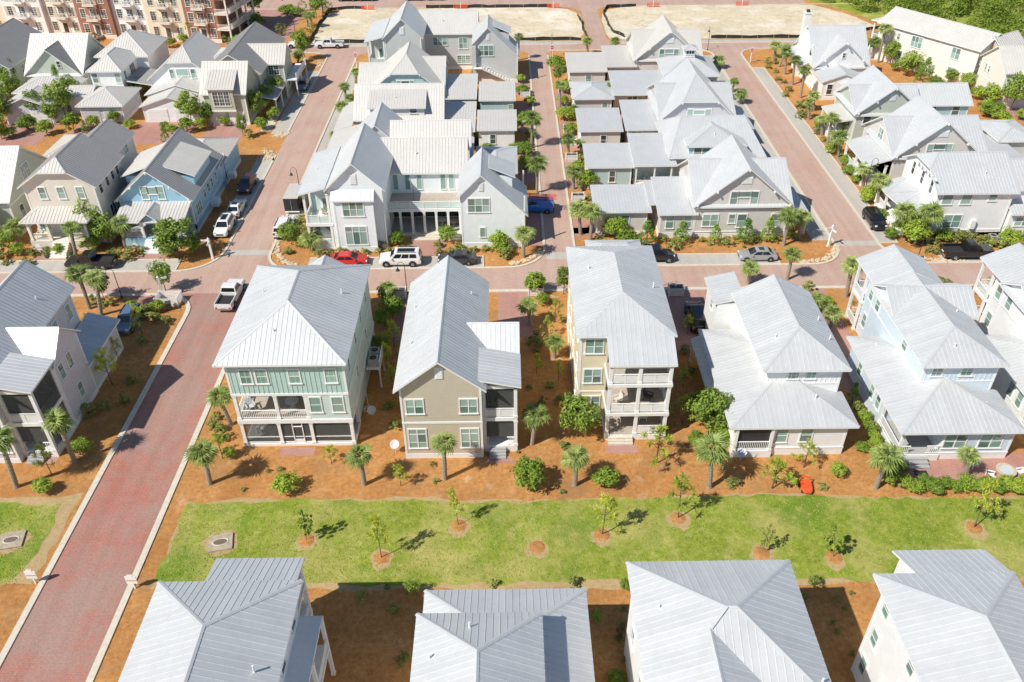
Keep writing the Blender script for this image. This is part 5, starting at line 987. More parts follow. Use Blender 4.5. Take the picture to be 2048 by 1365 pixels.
PLANTS = [
('palm', 'frontbed', -26.7, 52.4, 3.7, 1.0, 0.2),
('palm', 'frontbed', -13.0, 52.1, 3.5, 1.0, 0.0),
('palm', 'frontbed', -5.9, 52.7, 4.3, 1.0, 0.2),
('palm', 'gapB', 2.0, 57.0, 3.6, 1.0, 0.3),
('palm', 'frontbed', 5.6, 51.7, 3.3, 1.1, -0.0),
('palm', 'frontbed', 17.4, 51.3, 4.5, 1.15, -0.3),
('palm', 'frontbed', 31.9, 50.9, 3.8, 1.1, -0.0),
('palm', 'patio', 40.3, 52.1, 2.8, 0.8, -0.6),
('palm', 'frontbed', -26.9, 60.2, 3.5, 1.0, -0.3),
('palm', 'leftbed', -39.9, 55.4, 4.9, 1.0, 0.0),
('palm', 'leftbed', -43.8, 52.3, 5.7, 1.0, 0.7),
('palm', 'corner', -46.7, 79.2, 5.2, 1.0, 1.0),
('palm', 'corner', -48.5, 80.5, 4.8, 1.0, 0.1),
('palm', 'gapB', 2.4, 76.2, 2.6, 0.8, -0.3),
('palm', 'gapB', 4.7, 70.2, 2.0, 0.75, 0.1),
('palm', 'street_s', 28.6, 84.2, 2.3, 1.1, -0.1),
('palm', 'corner_r', 33.5, 85.1, 3.6, 1.0, -0.0),
('palm', 'street_s', 39.3, 81.3, 4.2, 0.9, -0.1),
('palm', 'street_s', 35.7, 75.0, 2.0, 1.0, -0.3),
('palm', 'street_s', 34.9, 78.2, 1.7, 0.8, -0.4),
('palm', 'street_s', 46.5, 86.5, 1.6, 0.7, -0.6),
('palm', 'greyfront', 35.3, 93.2, 4.2, 1.0, -0.1),
('palm', 'greyfront', 37.7, 94.9, 3.1, 1.0, -0.2),
('palm', 'road_r', 51.1, 103.5, 4.1, 1.2, -0.7),
('palm', 'road_r', 51.3, 109.9, 2.8, 1.0, -0.5),
('palm', 'road_r', 50.9, 119.8, 3.3, 1.0, -0.5),
('palm', 'road_r', 51.1, 128.7, 2.8, 0.9, -0.4),
('palm', 'road_r', 51.1, 125.5, 4.2, 0.9, -0.2),
('palm', 'road_r', 54.1, 128.7, 2.5, 0.9, 0.1),
('palm', 'road_r', 56.2, 127.8, 3.2, 1, -0.5),
('palm', 'dfront', 51.2, 95.0, 3.8, 1.1, -0.6),
('palm', 'dfront', 54.0, 93.5, 4.5, 1.15, -0.8),
('palm', 'road_r', 53.8, 168.0, 2.4, 1.0, -0.1),
('palm', 'road_r', 53.2, 162.5, 3.5, 0.9, 0.9),
('palm', 'road_r', 53.1, 157.9, 4.2, 0.9, -0.5),
('palm', 'road_r', 52.9, 152.4, 4.6, 0.9, -0.2),
('palm', 'road_r', 52.6, 145.7, 4.9, 0.9, -0.2),
('palm', 'road_r', 53.0, 139.4, 2.6, 1, -0.4),
('palm', 'road_r', 51.0, 135.4, 3.0, 0.8, -0.5),
('palm', 'roadc', 41.1, 148.8, 2.0, 0.9, -0.0),
('palm', 'roadc', 41.2, 143.1, 1.7, 0.9, -0.1),
('palm', 'roadc', 41.7, 162.0, 1.6, 1, -0.5),
('palm', 'apart', 73.2, 164.3, 6.5, 1, -0.2),
('palm', 'apart', 72.8, 166.8, 3.3, 0.9, -0.1),
('palm', 'far', 16.6, 171.1, 2.8, 0.9, -0.2),
('palm', 'far', 22.6, 174.5, 1.6, 1, -0.1),
('palm', 'far', 2.5, 168.1, 4.6, 0.8, 0.0),
('palm', 'court', 13.2, 155.2, 2.6, 0.8, 0.1),
('palm', 'alley_r', 9.3, 140.9, 4.5, 1, -0.2),
('palm', 'alley_l', 3.8, 124.8, 4.8, 1.1, 0.2),
('palm', 'alley_r', 9.5, 121.2, 2.9, 0.9, -0.1),
('palm', 'alley_l', 4.2, 108.9, 4.5, 1.2, -0.0),
('palm', 'alley_r', 9.5, 110.1, 2.8, 1, -0.1),
('palm', 'greyfront', 9.5, 96.7, 3.6, 1, -0.3),
('palm', 'greyfront', 10.7, 95.2, 4.0, 1.05, -0.0),
('palm', 'whitefront', 1.9, 91.1, 3.3, 1, 0.0),
('palm', 'road_l', -28.0, 152.1, 3.4, 0.9, 0.7),
('palm', 'road_l', -27.2, 154.8, 2.5, 0.9, 0.5),
('palm', 'road_l', -28.8, 146.3, 2.6, 0.9, 0.1),
('palm', 'road_l', -27.4, 142.6, 1.9, 0.9, 0.3),
('palm', 'road_l', -27.7, 135.1, 3.3, 1, 0.4),
('palm', 'road_l', -27.4, 126.9, 1.6, 0.8, 0.0),
('palm', 'road_l', -27.2, 130.6, 1.6, 0.7, 0.3),
('palm', 'court_b', -5.9, 156.3, 1.6, 0.8, 0.1),
('palm', 'court_b', -3.9, 141.9, 1.9, 1.1, 0.0),
('palm', 'court_b', -0.4, 125.8, 1.6, 1, 0.1),
('palm', 'entry', -42.9, 203.2, 2.6, 1, 0.4),
('palm', 'entry', -44.4, 192.8, 2.5, 0.9, 0.3),
('palm', 'entry', -43.4, 192.0, 2.8, 0.9, 0.4),
('palm', 'garages', -41.6, 167.9, 1.6, 0.8, 0.3),
('palm', 'bluefront', -63.8, 95.8, 2.5, 1.1, 0.4),
('palm', 'bluefront', -55.1, 92.7, 4.0, 1.0, 0.6),
('palm', 'bluefront', -49.6, 94.8, 3.4, 1.05, 0.4),
('palm', 'bluefront', -44.0, 98.4, 1.6, 0.9, 0.4),
('palm', 'whitefront', -25.2, 93.5, 1.6, 1, 0.1),
('palm', 'whitefront', -28.2, 104.6, 2.4, 0.7, 0.1),
('palm', 'garages', -79.7, 134.1, 1.6, 1, -0.9),
('palm', 'garages', -66.0, 143.7, 1.6, 0.9, -0.2),
('palm', 'gapA', -13.5, 80.4, 2.5, 0.9, -0.3),
('palm', 'southbed', 4.5, 32.9, 2.1, 0.5, 0.0),
('tree', 'frontbed', 6.4, 58.0, 4.1, 3.57, 0),
('tree', 'gapC', 18.7, 58.1, 3.89, 3.38, 0),
('pine', 'gapC', 16.5, 59.7, 2.81, 2.01, 0),
('pine', 'frontbed', 13.2, 54.3, 3.58, 2.98, 0),
('bush', 'frontbed', 1.6, 51.7, 2.9, 2.9, 0),
('bush', 'frontbed', 8.2, 51.6, 1.82, 2.28, 0),
('shrub', 'frontbed', 5.0, 56.6, 0.6, 1.2, 0),
('shrub', 'frontbed', 4.5, 50.9, 0.3, 0.61, 0),
('shrub', 'frontbed', -7.1, 54.4, 0.44, 0.63, 0),
('shrub', 'frontbed', -6.7, 52.3, 0.46, 0.66, 0),
('shrub', 'frontbed', 0.7, 55.9, 0.23, 0.46, 0),
('bush', 'frontbed', -19.5, 51.5, 1.86, 2.19, 0),
('pine', 'frontbed', -16.3, 54.8, 2.01, 1.54, 0),
('pine', 'frontbed', -9.7, 51.9, 2.09, 1.67, 0),
('pine', 'frontbed', -26.4, 55.6, 2.69, 1.92, 0),
('shrub', 'frontbed', -20.8, 54.0, 0.44, 0.63, 0),
('shrub', 'frontbed', -21.8, 53.8, 0.35, 0.49, 0),
('shrub', 'frontbed', -23.5, 51.6, 0.26, 0.53, 0),
('shrub', 'frontbed', -28.5, 61.0, 1.04, 1.3, 0),
('shrub', 'frontbed', -27.6, 59.3, 0.99, 1.24, 0),
('bush', 'leftbed', -39.7, 56.6, 1.37, 1.71, 0),
('bush', 'leftbed', -41.0, 51.6, 1.21, 1.62, 0),
('pine', 'leftbed', -41.3, 53.8, 2.74, 1.61, 0),
('pine', 'frontbed', 26.4, 53.6, 2.57, 1.97, 0),
('pine', 'frontbed', 22.9, 51.1, 2.8, 2.8, 0),
('bush', 'frontbed', 28.9, 52.5, 1.36, 1.6, 0),
('bush', 'frontbed', 32.3, 55.6, 0.95, 1.19, 0),
('shrub', 'frontbed', 19.5, 51.5, 0.92, 1.31, 0),
('shrub', 'frontbed', 27.3, 51.1, 0.38, 0.96, 0),
('shrub', 'gapB', 3.1, 72.5, 1.73, 1.73, 0),
('pine', 'gapB', 5.2, 76.8, 2.42, 1.34, 0),
('shrub', 'gapB', 6.0, 76.7, 0.63, 0.78, 0),
('pine', 'gapB', 2.8, 67.4, 1.93, 1.13, 0),
('pine', 'gapB', 5.0, 66.5, 2.04, 1.02, 0),
('shrub', 'gapB', 3.1, 62.5, 1.08, 1.08, 0),
('shrub', 'gapB', 2.9, 71.4, 0.45, 0.75, 0),
('shrub', 'gapB', 2.0, 65.1, 0.49, 0.7, 0),
('bush', 'street_s', 3.0, 82.7, 2.35, 2.47, 0),
('tree', 'street_s', 6.5, 82.5, 3.17, 1.76, 0),
('bush', 'gapA', -13.2, 77.9, 2.49, 2.49, 0),
('pine', 'gapA', -12.4, 72.5, 2.59, 1.62, 0),
('pine', 'gapA', -11.9, 65.5, 2.1, 1.31, 0),
('shrub', 'gapA', -11.9, 62.4, 0.94, 1.18, 0),
('tree', 'bluefront', -41.5, 91.5, 4.85, 4.41, 0),
('tree', 'bluefront', -53.8, 96.7, 4.94, 3.8, 0),
('shrub', 'bluefront', -48.2, 92.0, 1.5, 2.15, 0),
('bush', 'bluefront', -53.5, 94.1, 1.75, 2.18, 0),
('shrub', 'bluefront', -56.5, 95.9, 1.52, 1.69, 0),
('shrub', 'bluefront', -64.2, 92.6, 1.52, 1.9, 0),
('bush', 'bluefront', -62.5, 93.3, 1.34, 1.91, 0),
('shrub', 'bluefront', -60.5, 93.0, 0.92, 1.53, 0),
('shrub', 'bluefront', -59.1, 93.7, 0.81, 1.15, 0),
('shrub', 'bluefront', -62.9, 90.8, 0.56, 1.13, 0),
('shrub', 'bluefront', -50.5, 92.9, 0.76, 1.27, 0),
('shrub', 'bluefront', -45.1, 97.0, 1.16, 1.44, 0),
('tree', 'corner', -40.9, 84.2, 3.43, 2.14, 0),
('tree', 'corner', -47.8, 82.9, 2.82, 1.88, 0),
('pine', 'corner', -40.7, 75.5, 2.82, 1.66, 0),
('shrub', 'corner', -41.1, 78.8, 1.74, 1.93, 0),
('shrub', 'corner', -40.0, 78.0, 0.95, 1.36, 0),
('pine', 'leftgap', -41.7, 71.0, 2.38, 1.49, 0),
('pine', 'leftgap', -40.6, 66.5, 3.75, 2.34, 0),
('shrub', 'leftgap', -40.0, 73.7, 0.91, 1.31, 0),
('shrub', 'leftgap', -38.7, 66.8, 0.86, 1.23, 0),
('shrub', 'leftgap', -41.2, 62.1, 1.17, 1.47, 0),
('shrub', 'corner', -46.7, 81.2, 0.97, 1.39, 0),
('shrub', 'corner', -48.0, 78.3, 0.72, 0.91, 0),
('tree', 'whitefront', -28.0, 94.8, 2.79, 2.33, 0),
('bush', 'whitefront', -14.3, 94.5, 1.93, 1.68, 0),
('bush', 'whitefront', -7.9, 95.0, 1.98, 2.2, 0),
('bush', 'whitefront', -1.2, 92.7, 2.29, 2.29, 0),
('shrub', 'whitefront', -22.4, 91.9, 0.89, 1.26, 0),
('shrub', 'whitefront', -21.1, 92.3, 0.89, 1.27, 0),
('shrub', 'whitefront', -19.5, 92.2, 0.62, 0.89, 0),
('shrub', 'whitefront', -18.1, 92.3, 0.69, 1.14, 0),
('shrub', 'whitefront', -16.5, 92.6, 0.53, 0.89, 0),
('shrub', 'whitefront', -15.2, 92.8, 0.57, 0.95, 0),
('shrub', 'whitefront', -13.2, 93.5, 0.51, 1.28, 0),
('shrub', 'whitefront', -8.9, 93.9, 1.03, 1.28, 0),
('shrub', 'whitefront', -8.7, 92.0, 0.91, 1.14, 0),
('shrub', 'whitefront', -7.2, 92.0, 0.89, 1.27, 0),
('shrub', 'whitefront', -5.5, 92.6, 0.8, 1.14, 0),
('shrub', 'whitefront', -4.2, 92.7, 0.69, 1.15, 0),
('shrub', 'whitefront', -2.8, 92.8, 0.76, 1.27, 0),
('shrub', 'whitefront', -28.0, 100.7, 1.08, 1.35, 0),
('shrub', 'whitefront', -27.2, 98.5, 0.96, 1.2, 0),
('shrub', 'whitefront', -28.0, 92.7, 0.84, 1.4, 0),
('shrub', 'whitefront', -0.2, 91.1, 1.23, 1.76, 0),
('bush', 'greyfront', 13.9, 95.4, 2.57, 2.86, 0),
('bush', 'greyfront', 15.3, 94.0, 1.62, 2.31, 0),
('conifer', 'greyfront', 17.8, 94.0, 2.57, 2.57, 0),
('conifer', 'greyfront', 22.3, 94.1, 2.58, 2.58, 0),
('shrub', 'greyfront', 20.2, 94.5, 0.93, 1.16, 0),
('shrub', 'greyfront', 21.2, 92.9, 1.22, 1.53, 0),
('shrub', 'greyfront', 25.1, 94.6, 0.72, 1.03, 0),
('conifer', 'greyfront', 26.6, 94.0, 2.47, 2.06, 0),
('shrub', 'greyfront', 28.0, 93.3, 1.28, 1.28, 0),
('conifer', 'greyfront', 30.5, 94.1, 2.67, 2.96, 0),
('shrub', 'greyfront', 32.0, 94.1, 1.04, 1.16, 0),
('conifer', 'greyfront', 33.5, 94.4, 2.63, 2.19, 0),
('shrub', 'greyfront', 34.4, 94.3, 1.03, 1.29, 0),
('shrub', 'greyfront', 36.8, 95.0, 1.09, 1.56, 0),
('shrub', 'greyfront', 11.7, 95.6, 0.62, 1.04, 0),
('shrub', 'greyfront', 12.6, 96.0, 0.47, 0.78, 0),
('bush', 'alley_l', 2.6, 121.2, 2.23, 2.48, 0),
('bush', 'alley_r', 11.2, 109.6, 2.59, 2.59, 0),
('bush', 'alley_r', 11.8, 123.8, 1.84, 2.05, 0),
('shrub', 'alley_r', 11.2, 119.7, 0.92, 1.53, 0),
('bush', 'alley_r', 9.7, 136.4, 2.13, 2.37, 0),
('bush', 'alley_r', 11.3, 136.5, 2.2, 2.2, 0),
('bush', 'alley_r', 10.7, 149.4, 2.18, 2.73, 0),
('tree', 'alley_r', 9.8, 154.8, 2.62, 1.87, 0),
('bush', 'alley_r', 9.7, 161.0, 2.96, 3.28, 0),
('bush', 'alley_l', 3.0, 148.8, 1.52, 2.54, 0),
('shrub', 'alley_l', 3.0, 125.6, 1.22, 1.75, 0),
('shrub', 'alley_r', 12.1, 144.0, 1.24, 1.77, 0),
('shrub', 'alley_r', 11.7, 106.7, 0.9, 1.13, 0),
('bush', 'alley_l', 1.8, 131.7, 1.72, 2.14, 0),
('shrub', 'alley_r', 11.6, 115.0, 0.83, 1.19, 0),
('bush', 'court', 13.1, 142.4, 1.89, 2.1, 0),
('conifer', 'court', 17.7, 142.3, 3.19, 2.45, 0),
('bush', 'court', 20.6, 143.7, 2.47, 3.53, 0),
('conifer', 'court', 17.9, 155.2, 2.81, 2.81, 0),
('bush', 'court', 20.2, 159.0, 1.89, 2.1, 0),
('conifer', 'court', 24.4, 160.2, 2.31, 1.54, 0),
('bush', 'court', 26.4, 159.0, 1.72, 2.87, 0),
('conifer', 'court', 19.3, 128.0, 2.71, 2.26, 0),
('shrub', 'court', 22.6, 129.0, 1.14, 1.14, 0),
('shrub', 'court', 17.8, 128.0, 1.26, 2.1, 0),
('shrub', 'court', 12.6, 155.0, 1.65, 1.5, 0),
('shrub', 'court', 17.0, 116.5, 0.9, 1.8, 0),
('shrub', 'court', 23.3, 113.7, 0.96, 1.92, 0),
('bush', 'court_b', -4.3, 126.6, 2.69, 2.24, 0),
('bush', 'court_b', -1.1, 141.1, 1.91, 1.91, 0),
('bush', 'court_b', 1.2, 122.8, 1.5, 1.88, 0),
('tree', 'garages', -91.5, 151.0, 6.37, 5.31, 0),
('tree', 'garages', -85.0, 136.0, 5.75, 5.23, 0),
('conifer', 'garages', -80.2, 148.6, 5.57, 3.98, 0),
('tree', 'garages', -76.4, 140.3, 5.39, 4.49, 0),
('tree', 'garages', -80.1, 138.6, 4.45, 4.45, 0),
('tree', 'garages', -67.5, 157.1, 3.93, 3.03, 0),
('bush', 'garages', -66.0, 148.3, 3.58, 3.97, 0),
('bush', 'garages', -66.5, 136.9, 2.29, 2.55, 0),
('bush', 'garages', -63.1, 134.8, 1.51, 2.51, 0),
('tree', 'garages', -53.1, 136.0, 4.9, 4.9, 0),
('bush', 'garages', -53.1, 132.8, 2.39, 2.98, 0),
('bush', 'garages', -51.0, 133.5, 2.0, 2.5, 0),
('tree', 'garages', -42.3, 137.7, 4.71, 3.92, 0),
('tree', 'garages', -43.0, 130.1, 3.72, 1.96, 0),
('conifer', 'garages', -70.0, 133.1, 2.09, 1.49, 0),
('conifer', 'garages', -55.5, 129.3, 2.53, 1.95, 0),
('bush', 'garages', -57.3, 134.4, 1.29, 1.84, 0),
('bush', 'garages', -81.7, 131.2, 1.77, 2.95, 0),
('tree', 'garages', -41.0, 146.5, 4.13, 3.76, 0),
('tree', 'garages', -40.5, 169.3, 5.12, 3.42, 0),
('bush', 'garages', -42.6, 156.9, 2.21, 2.46, 0),
('shrub', 'garages', -54.9, 133.3, 1.0, 1.66, 0),
('bush', 'garages', -82.6, 138.2, 2.61, 2.9, 0),
('topiary', 'entry', -48.8, 186.7, 2.18, 2.18, 0),
('topiary', 'entry', -47.8, 205.5, 1.89, 1.89, 0),
('topiary', 'entry', -41.7, 206.4, 1.66, 1.66, 0),
('topiary', 'entry', -42.3, 188.2, 1.75, 1.75, 0),
('topiary', 'entry', -42.7, 183.2, 1.93, 1.93, 0),
('topiary', 'entry', -41.6, 202.2, 1.63, 1.63, 0),
('tree', 'entry', -43.6, 200.0, 4.2, 3.0, 0),
('bush', 'entry', -44.5, 182.8, 1.67, 2.78, 0),
('bush', 'entry', -43.5, 179.5, 1.52, 2.53, 0),
('tree', 'entry', -65.7, 187.9, 6.04, 5.25, 0),
('bush', 'entry', -68.9, 182.4, 1.54, 1.92, 0),
('tree', 'entry', -56.7, 196.4, 7.72, 3.86, 0),
('bush', 'entry', -51.1, 203.6, 1.76, 3.51, 0),
('bush', 'entry', -49.0, 201.9, 1.74, 3.48, 0),
('shrub', 'entry', -88.2, 183.5, 1.5, 2.14, 0),
('shrub', 'entry', -58.7, 181.3, 1.87, 2.34, 0),
('tree', 'apart', 75.1, 163.1, 3.52, 2.93, 0),
('tree', 'apart', 75.9, 156.6, 3.97, 3.97, 0),
('conifer', 'apart', 77.5, 153.1, 3.85, 3.34, 0),
('tree', 'apart', 82.2, 152.2, 2.33, 2.59, 0),
('bush', 'apart', 83.2, 140.0, 3.64, 3.64, 0),
('tree', 'apart', 86.7, 138.5, 4.94, 3.95, 0),
('bush', 'apart', 82.0, 135.9, 2.37, 3.39, 0),
('bush', 'apart', 77.2, 127.7, 2.26, 2.26, 0),
('tree', 'apart', 79.5, 123.9, 2.52, 3.15, 0),
('bush', 'apart', 75.2, 159.4, 1.61, 2.3, 0),
('bush', 'apart', 86.5, 134.5, 1.66, 1.85, 0),
('shrub', 'road_r', 51.5, 164.4, 1.28, 1.28, 0),
('shrub', 'road_r', 53.0, 164.3, 1.28, 1.28, 0),
('shrub', 'road_r', 51.0, 161.6, 0.88, 1.26, 0),
('shrub', 'road_r', 51.7, 159.1, 0.77, 0.96, 0),
('shrub', 'road_r', 51.1, 154.9, 0.67, 1.12, 0),
('shrub', 'road_r', 51.8, 153.3, 0.67, 1.12, 0),
('shrub', 'road_r', 51.5, 149.1, 0.87, 1.45, 0),
('shrub', 'road_r', 51.9, 140.9, 1.57, 1.74, 0),
('shrub', 'road_r', 50.9, 137.7, 1.09, 1.37, 0),
('shrub', 'road_r', 53.0, 139.7, 0.85, 1.21, 0),
('shrub', 'road_r', 50.7, 126.2, 0.78, 1.12, 0),
('bush', 'road_r', 50.6, 113.9, 1.35, 1.92, 0),
('bush', 'road_r', 50.8, 111.1, 1.22, 1.74, 0),
('shrub', 'road_r', 51.5, 119.7, 1.01, 1.69, 0),
('bush', 'road_r', 51.5, 106.5, 1.91, 2.39, 0),
('shrub', 'road_r', 51.6, 102.2, 0.86, 1.23, 0),
('bush', 'road_r', 51.5, 130.8, 1.97, 1.97, 0),
('bush', 'dfront', 52.1, 93.8, 3.17, 3.73, 0),
('bush', 'dfront', 51.7, 96.8, 1.77, 1.97, 0),
('shrub', 'dfront', 57.8, 93.6, 1.53, 2.18, 0),
('shrub', 'dfront', 58.9, 93.7, 1.08, 1.54, 0),
('shrub', 'dfront', 59.9, 93.9, 1.17, 1.67, 0),
('bush', 'dfront', 63.9, 92.7, 2.06, 2.42, 0),
('shrub', 'dfront', 61.8, 92.6, 0.96, 1.91, 0),
('shrub', 'dfront', 53.5, 91.1, 0.97, 1.39, 0),
('shrub', 'dfront', 54.8, 93.3, 0.9, 1.28, 0),
('bush', 'dfront', 58.9, 113.7, 1.92, 1.92, 0),
('shrub', 'dfront', 57.4, 112.7, 1.17, 1.47, 0),
('shrub', 'dfront', 66.4, 94.5, 1.14, 1.42, 0),
('bush', 'dfront', 54.6, 98.4, 1.8, 1.99, 0),
('shrub', 'street_s', 42.1, 82.6, 0.57, 0.71, 0),
('shrub', 'street_s', 41.0, 80.0, 0.56, 0.81, 0),
('shrub', 'street_s', 39.3, 77.5, 0.47, 0.68, 0),
('shrub', 'street_s', 39.6, 79.8, 0.4, 0.58, 0),
('bush', 'street_s', 57.5, 82.1, 1.64, 2.35, 0),
('shrub', 'street_s', 55.2, 81.1, 0.7, 1.4, 0),
('shrub', 'street_s', 53.9, 77.4, 0.79, 1.13, 0),
('shrub', 'street_s', 35.2, 82.8, 1.16, 1.65, 0),
('shrub', 'street_s', 51.0, 84.1, 0.93, 1.55, 0),
('shrub', 'street_s', 52.0, 83.5, 0.71, 1.19, 0),
('shrub', 'street_s', -17.9, 85.0, 0.77, 0.96, 0),
('conifer', 'hedgeM5', 33.7, 62.5, 1.79, 1.28, 0),
('shrub', 'hedgeM5', 33.7, 61.1, 1.13, 1.26, 0),
('bush', 'hedgeM5', 33.8, 59.6, 1.2, 1.34, 0),
('bush', 'hedgeM5', 33.8, 57.9, 1.27, 1.41, 0),
('bush', 'hedgeM5', 33.6, 56.4, 1.25, 1.39, 0),
('bush', 'hedgeM5', 33.5, 54.7, 1.31, 1.45, 0),
('bush', 'hedgeM5', 34.3, 52.7, 1.44, 1.6, 0),
('bush', 'hedgeM5', 33.4, 51.5, 1.34, 1.49, 0),
('tree', 'garages', -87.8, 146.0, 4.9, 4.46, 0),
('tree', 'garages', -91.0, 157.1, 4.54, 3.78, 0),
('tree', 'garages', -76.9, 145.4, 4.69, 3.91, 0),
('tree', 'garages', -76.6, 136.6, 3.39, 3.39, 0),
('tree', 'garages', -82.6, 130.5, 3.76, 3.76, 0),
('bush', 'garages', -79.7, 134.0, 2.7, 3.0, 0),
('bush', 'garages', -76.1, 132.4, 2.53, 2.81, 0),
('bush', 'garages', -72.0, 133.5, 2.99, 3.33, 0),
('bush', 'garages', -69.1, 134.6, 2.28, 2.85, 0),
('tree', 'garages', -68.8, 152.9, 4.0, 3.33, 0),
('tree', 'garages', -50.1, 135.5, 3.7, 3.37, 0),
('bush', 'garages', -47.5, 135.3, 1.61, 2.02, 0),
('bush', 'garages', -55.2, 131.8, 1.71, 2.14, 0),
('tree', 'garages', -41.4, 142.1, 3.84, 3.49, 0),
('tree', 'garages', -40.6, 151.5, 3.31, 2.76, 0),
('bush', 'garages', -39.5, 137.3, 2.3, 2.55, 0),
('bush', 'garages', -40.8, 133.7, 2.0, 2.5, 0),
('shrub', 'garages', -42.0, 130.0, 1.44, 1.79, 0),
('bush', 'garages', -66.1, 132.3, 1.45, 1.82, 0),
('tree', 'entry', -66.5, 184.5, 4.65, 3.88, 0),
('tree', 'entry', -63.0, 185.4, 4.41, 3.68, 0),
('bush', 'entry', -70.7, 178.9, 1.85, 2.31, 0),
('bush', 'entry', -56.0, 179.0, 2.27, 2.52, 0),
('tree', 'entry', -53.8, 187.5, 3.98, 3.06, 0),
('tree', 'bluefront', -51.7, 95.1, 3.73, 3.11, 0),
('bush', 'bluefront', -40.3, 93.0, 1.95, 2.17, 0),
('bush', 'bluefront', -42.9, 92.1, 1.52, 1.9, 0),
('shrub', 'bluefront', -46.8, 93.2, 1.02, 1.28, 0),
('bush', 'bluefront', -57.3, 93.2, 1.33, 1.66, 0),
('bush', 'bluefront', -64.8, 95.5, 1.98, 2.2, 0),
('shrub', 'bluefront', -60.2, 90.5, 0.9, 1.5, 0),
('shrub', 'bluefront', -50.7, 91.0, 0.83, 1.38, 0),
('bush', 'whitefront', -29.2, 96.2, 1.76, 1.96, 0),
('bush', 'whitefront', -26.6, 94.4, 1.44, 1.8, 0),
('shrub', 'whitefront', -23.8, 91.7, 1.11, 1.39, 0),
('bush', 'whitefront', -0.7, 91.8, 1.52, 1.9, 0),
('shrub', 'whitefront', -6.5, 92.9, 1.12, 1.4, 0),
('shrub', 'whitefront', -16.2, 93.8, 1.03, 1.28, 0),
('bush', 'road_r', 50.6, 121.5, 1.61, 2.02, 0),
('bush', 'road_r', 51.1, 117.0, 1.45, 1.81, 0),
('bush', 'road_r', 50.0, 105.1, 1.76, 1.95, 0),
('shrub', 'road_r', 49.7, 136.0, 1.22, 1.52, 0),
('shrub', 'road_r', 50.5, 129.5, 1.17, 1.47, 0),
('bush', 'road_r', 50.1, 100.2, 1.4, 1.75, 0),
('shrub', 'road_r', 50.8, 141.1, 1.11, 1.39, 0),
('shrub', 'road_r', 50.0, 146.3, 0.88, 1.25, 0),
('bush', 'dfront', 49.6, 94.8, 1.35, 1.68, 0),
('bush', 'dfront', 54.1, 94.7, 1.35, 1.68, 0),
('bush', 'dfront', 56.0, 93.9, 1.44, 1.8, 0),
('shrub', 'dfront', 61.0, 93.4, 1.08, 1.54, 0),
('shrub', 'dfront', 62.7, 92.2, 0.91, 1.52, 0),
('bush', 'alley_l', 4.0, 143.2, 1.55, 1.94, 0),
('bush', 'alley_l', 3.1, 134.7, 1.96, 2.18, 0),
('bush', 'alley_l', 3.9, 128.8, 1.43, 1.78, 0),
('bush', 'alley_r', 10.3, 130.0, 1.76, 1.96, 0),
('bush', 'alley_r', 10.6, 116.2, 1.44, 1.8, 0),
('bush', 'alley_l', 2.7, 117.1, 1.69, 2.11, 0),
('shrub', 'alley_r', 10.4, 103.9, 1.22, 1.52, 0),
('bush', 'alley_r', 9.9, 143.1, 1.55, 1.93, 0),
('bush', 'alley_l', 2.6, 154.9, 1.5, 1.87, 0),
('bush', 'court', 13.9, 133.1, 1.5, 1.66, 0),
('bush', 'court', 15.6, 142.7, 1.74, 1.93, 0),
('bush', 'court', 26.4, 144.4, 1.49, 2.13, 0),
('bush', 'court', 21.6, 157.0, 1.67, 2.08, 0),
('bush', 'court', 14.8, 117.1, 1.33, 1.66, 0),
('bush', 'court_b', -2.4, 135.0, 1.82, 2.02, 0),
('bush', 'court_b', -6.4, 140.9, 1.72, 1.91, 0),
('bush', 'court_b', -3.1, 123.0, 1.5, 1.88, 0),
('bush', 'court_b', 0.1, 139.5, 1.38, 1.72, 0),
('bush', 'road_l', -26.5, 136.9, 1.68, 1.87, 0),
('bush', 'road_l', -27.3, 123.8, 1.26, 1.57, 0),
('bush', 'road_l', -26.4, 144.2, 1.41, 1.77, 0),
('bush', 'road_l', -26.5, 149.2, 1.45, 1.82, 0),
('shrub', 'road_l', -27.9, 121.2, 0.97, 1.39, 0),
('tree', 'apart', 83.2, 148.2, 2.99, 2.72, 0),
('bush', 'apart', 78.2, 149.3, 2.13, 2.37, 0),
('bush', 'apart', 81.9, 132.3, 2.24, 2.49, 0),
('bush', 'apart', 83.2, 144.1, 2.07, 2.3, 0),
('tree', 'apart', 90.5, 142.7, 3.17, 2.64, 0),
('bush', 'gapA', -13.9, 76.3, 1.9, 1.9, 0),
('bush', 'gapA', -14.2, 81.4, 1.98, 1.98, 0),
('tree', 'gapA', -13.5, 70.4, 2.47, 1.9, 0),
('shrub', 'gapA', -11.0, 59.5, 0.84, 1.05, 0),
('pine', 'gapA', -12.7, 68.5, 2.65, 1.56, 0),
('bush', 'gapB', 3.9, 80.4, 1.35, 1.5, 0),
('pine', 'gapB', 4.2, 74.0, 2.04, 1.2, 0),
('shrub', 'gapB', 5.0, 62.9, 0.87, 1.08, 0),
('shrub', 'gapB', 4.1, 65.3, 0.73, 0.91, 0),
('bush', 'gapC', 18.2, 61.1, 2.13, 2.13, 0),
('shrub', 'gapC', 18.7, 70.7, 1.02, 1.27, 0),
('pine', 'gapC', 17.5, 65.1, 1.97, 1.31, 0),
('shrub', 'gapC', 18.6, 67.3, 0.91, 1.13, 0),
('pine', 'gapC', 19.6, 74.3, 1.84, 1.32, 0),
('bush', 'street_s', 33.9, 80.9, 1.3, 1.62, 0),
('bush', 'street_s', 36.4, 79.4, 1.1, 1.38, 0),
('shrub', 'street_s', 50.3, 85.4, 1.01, 1.45, 0),
('shrub', 'street_s', 55.0, 82.3, 0.91, 1.29, 0),
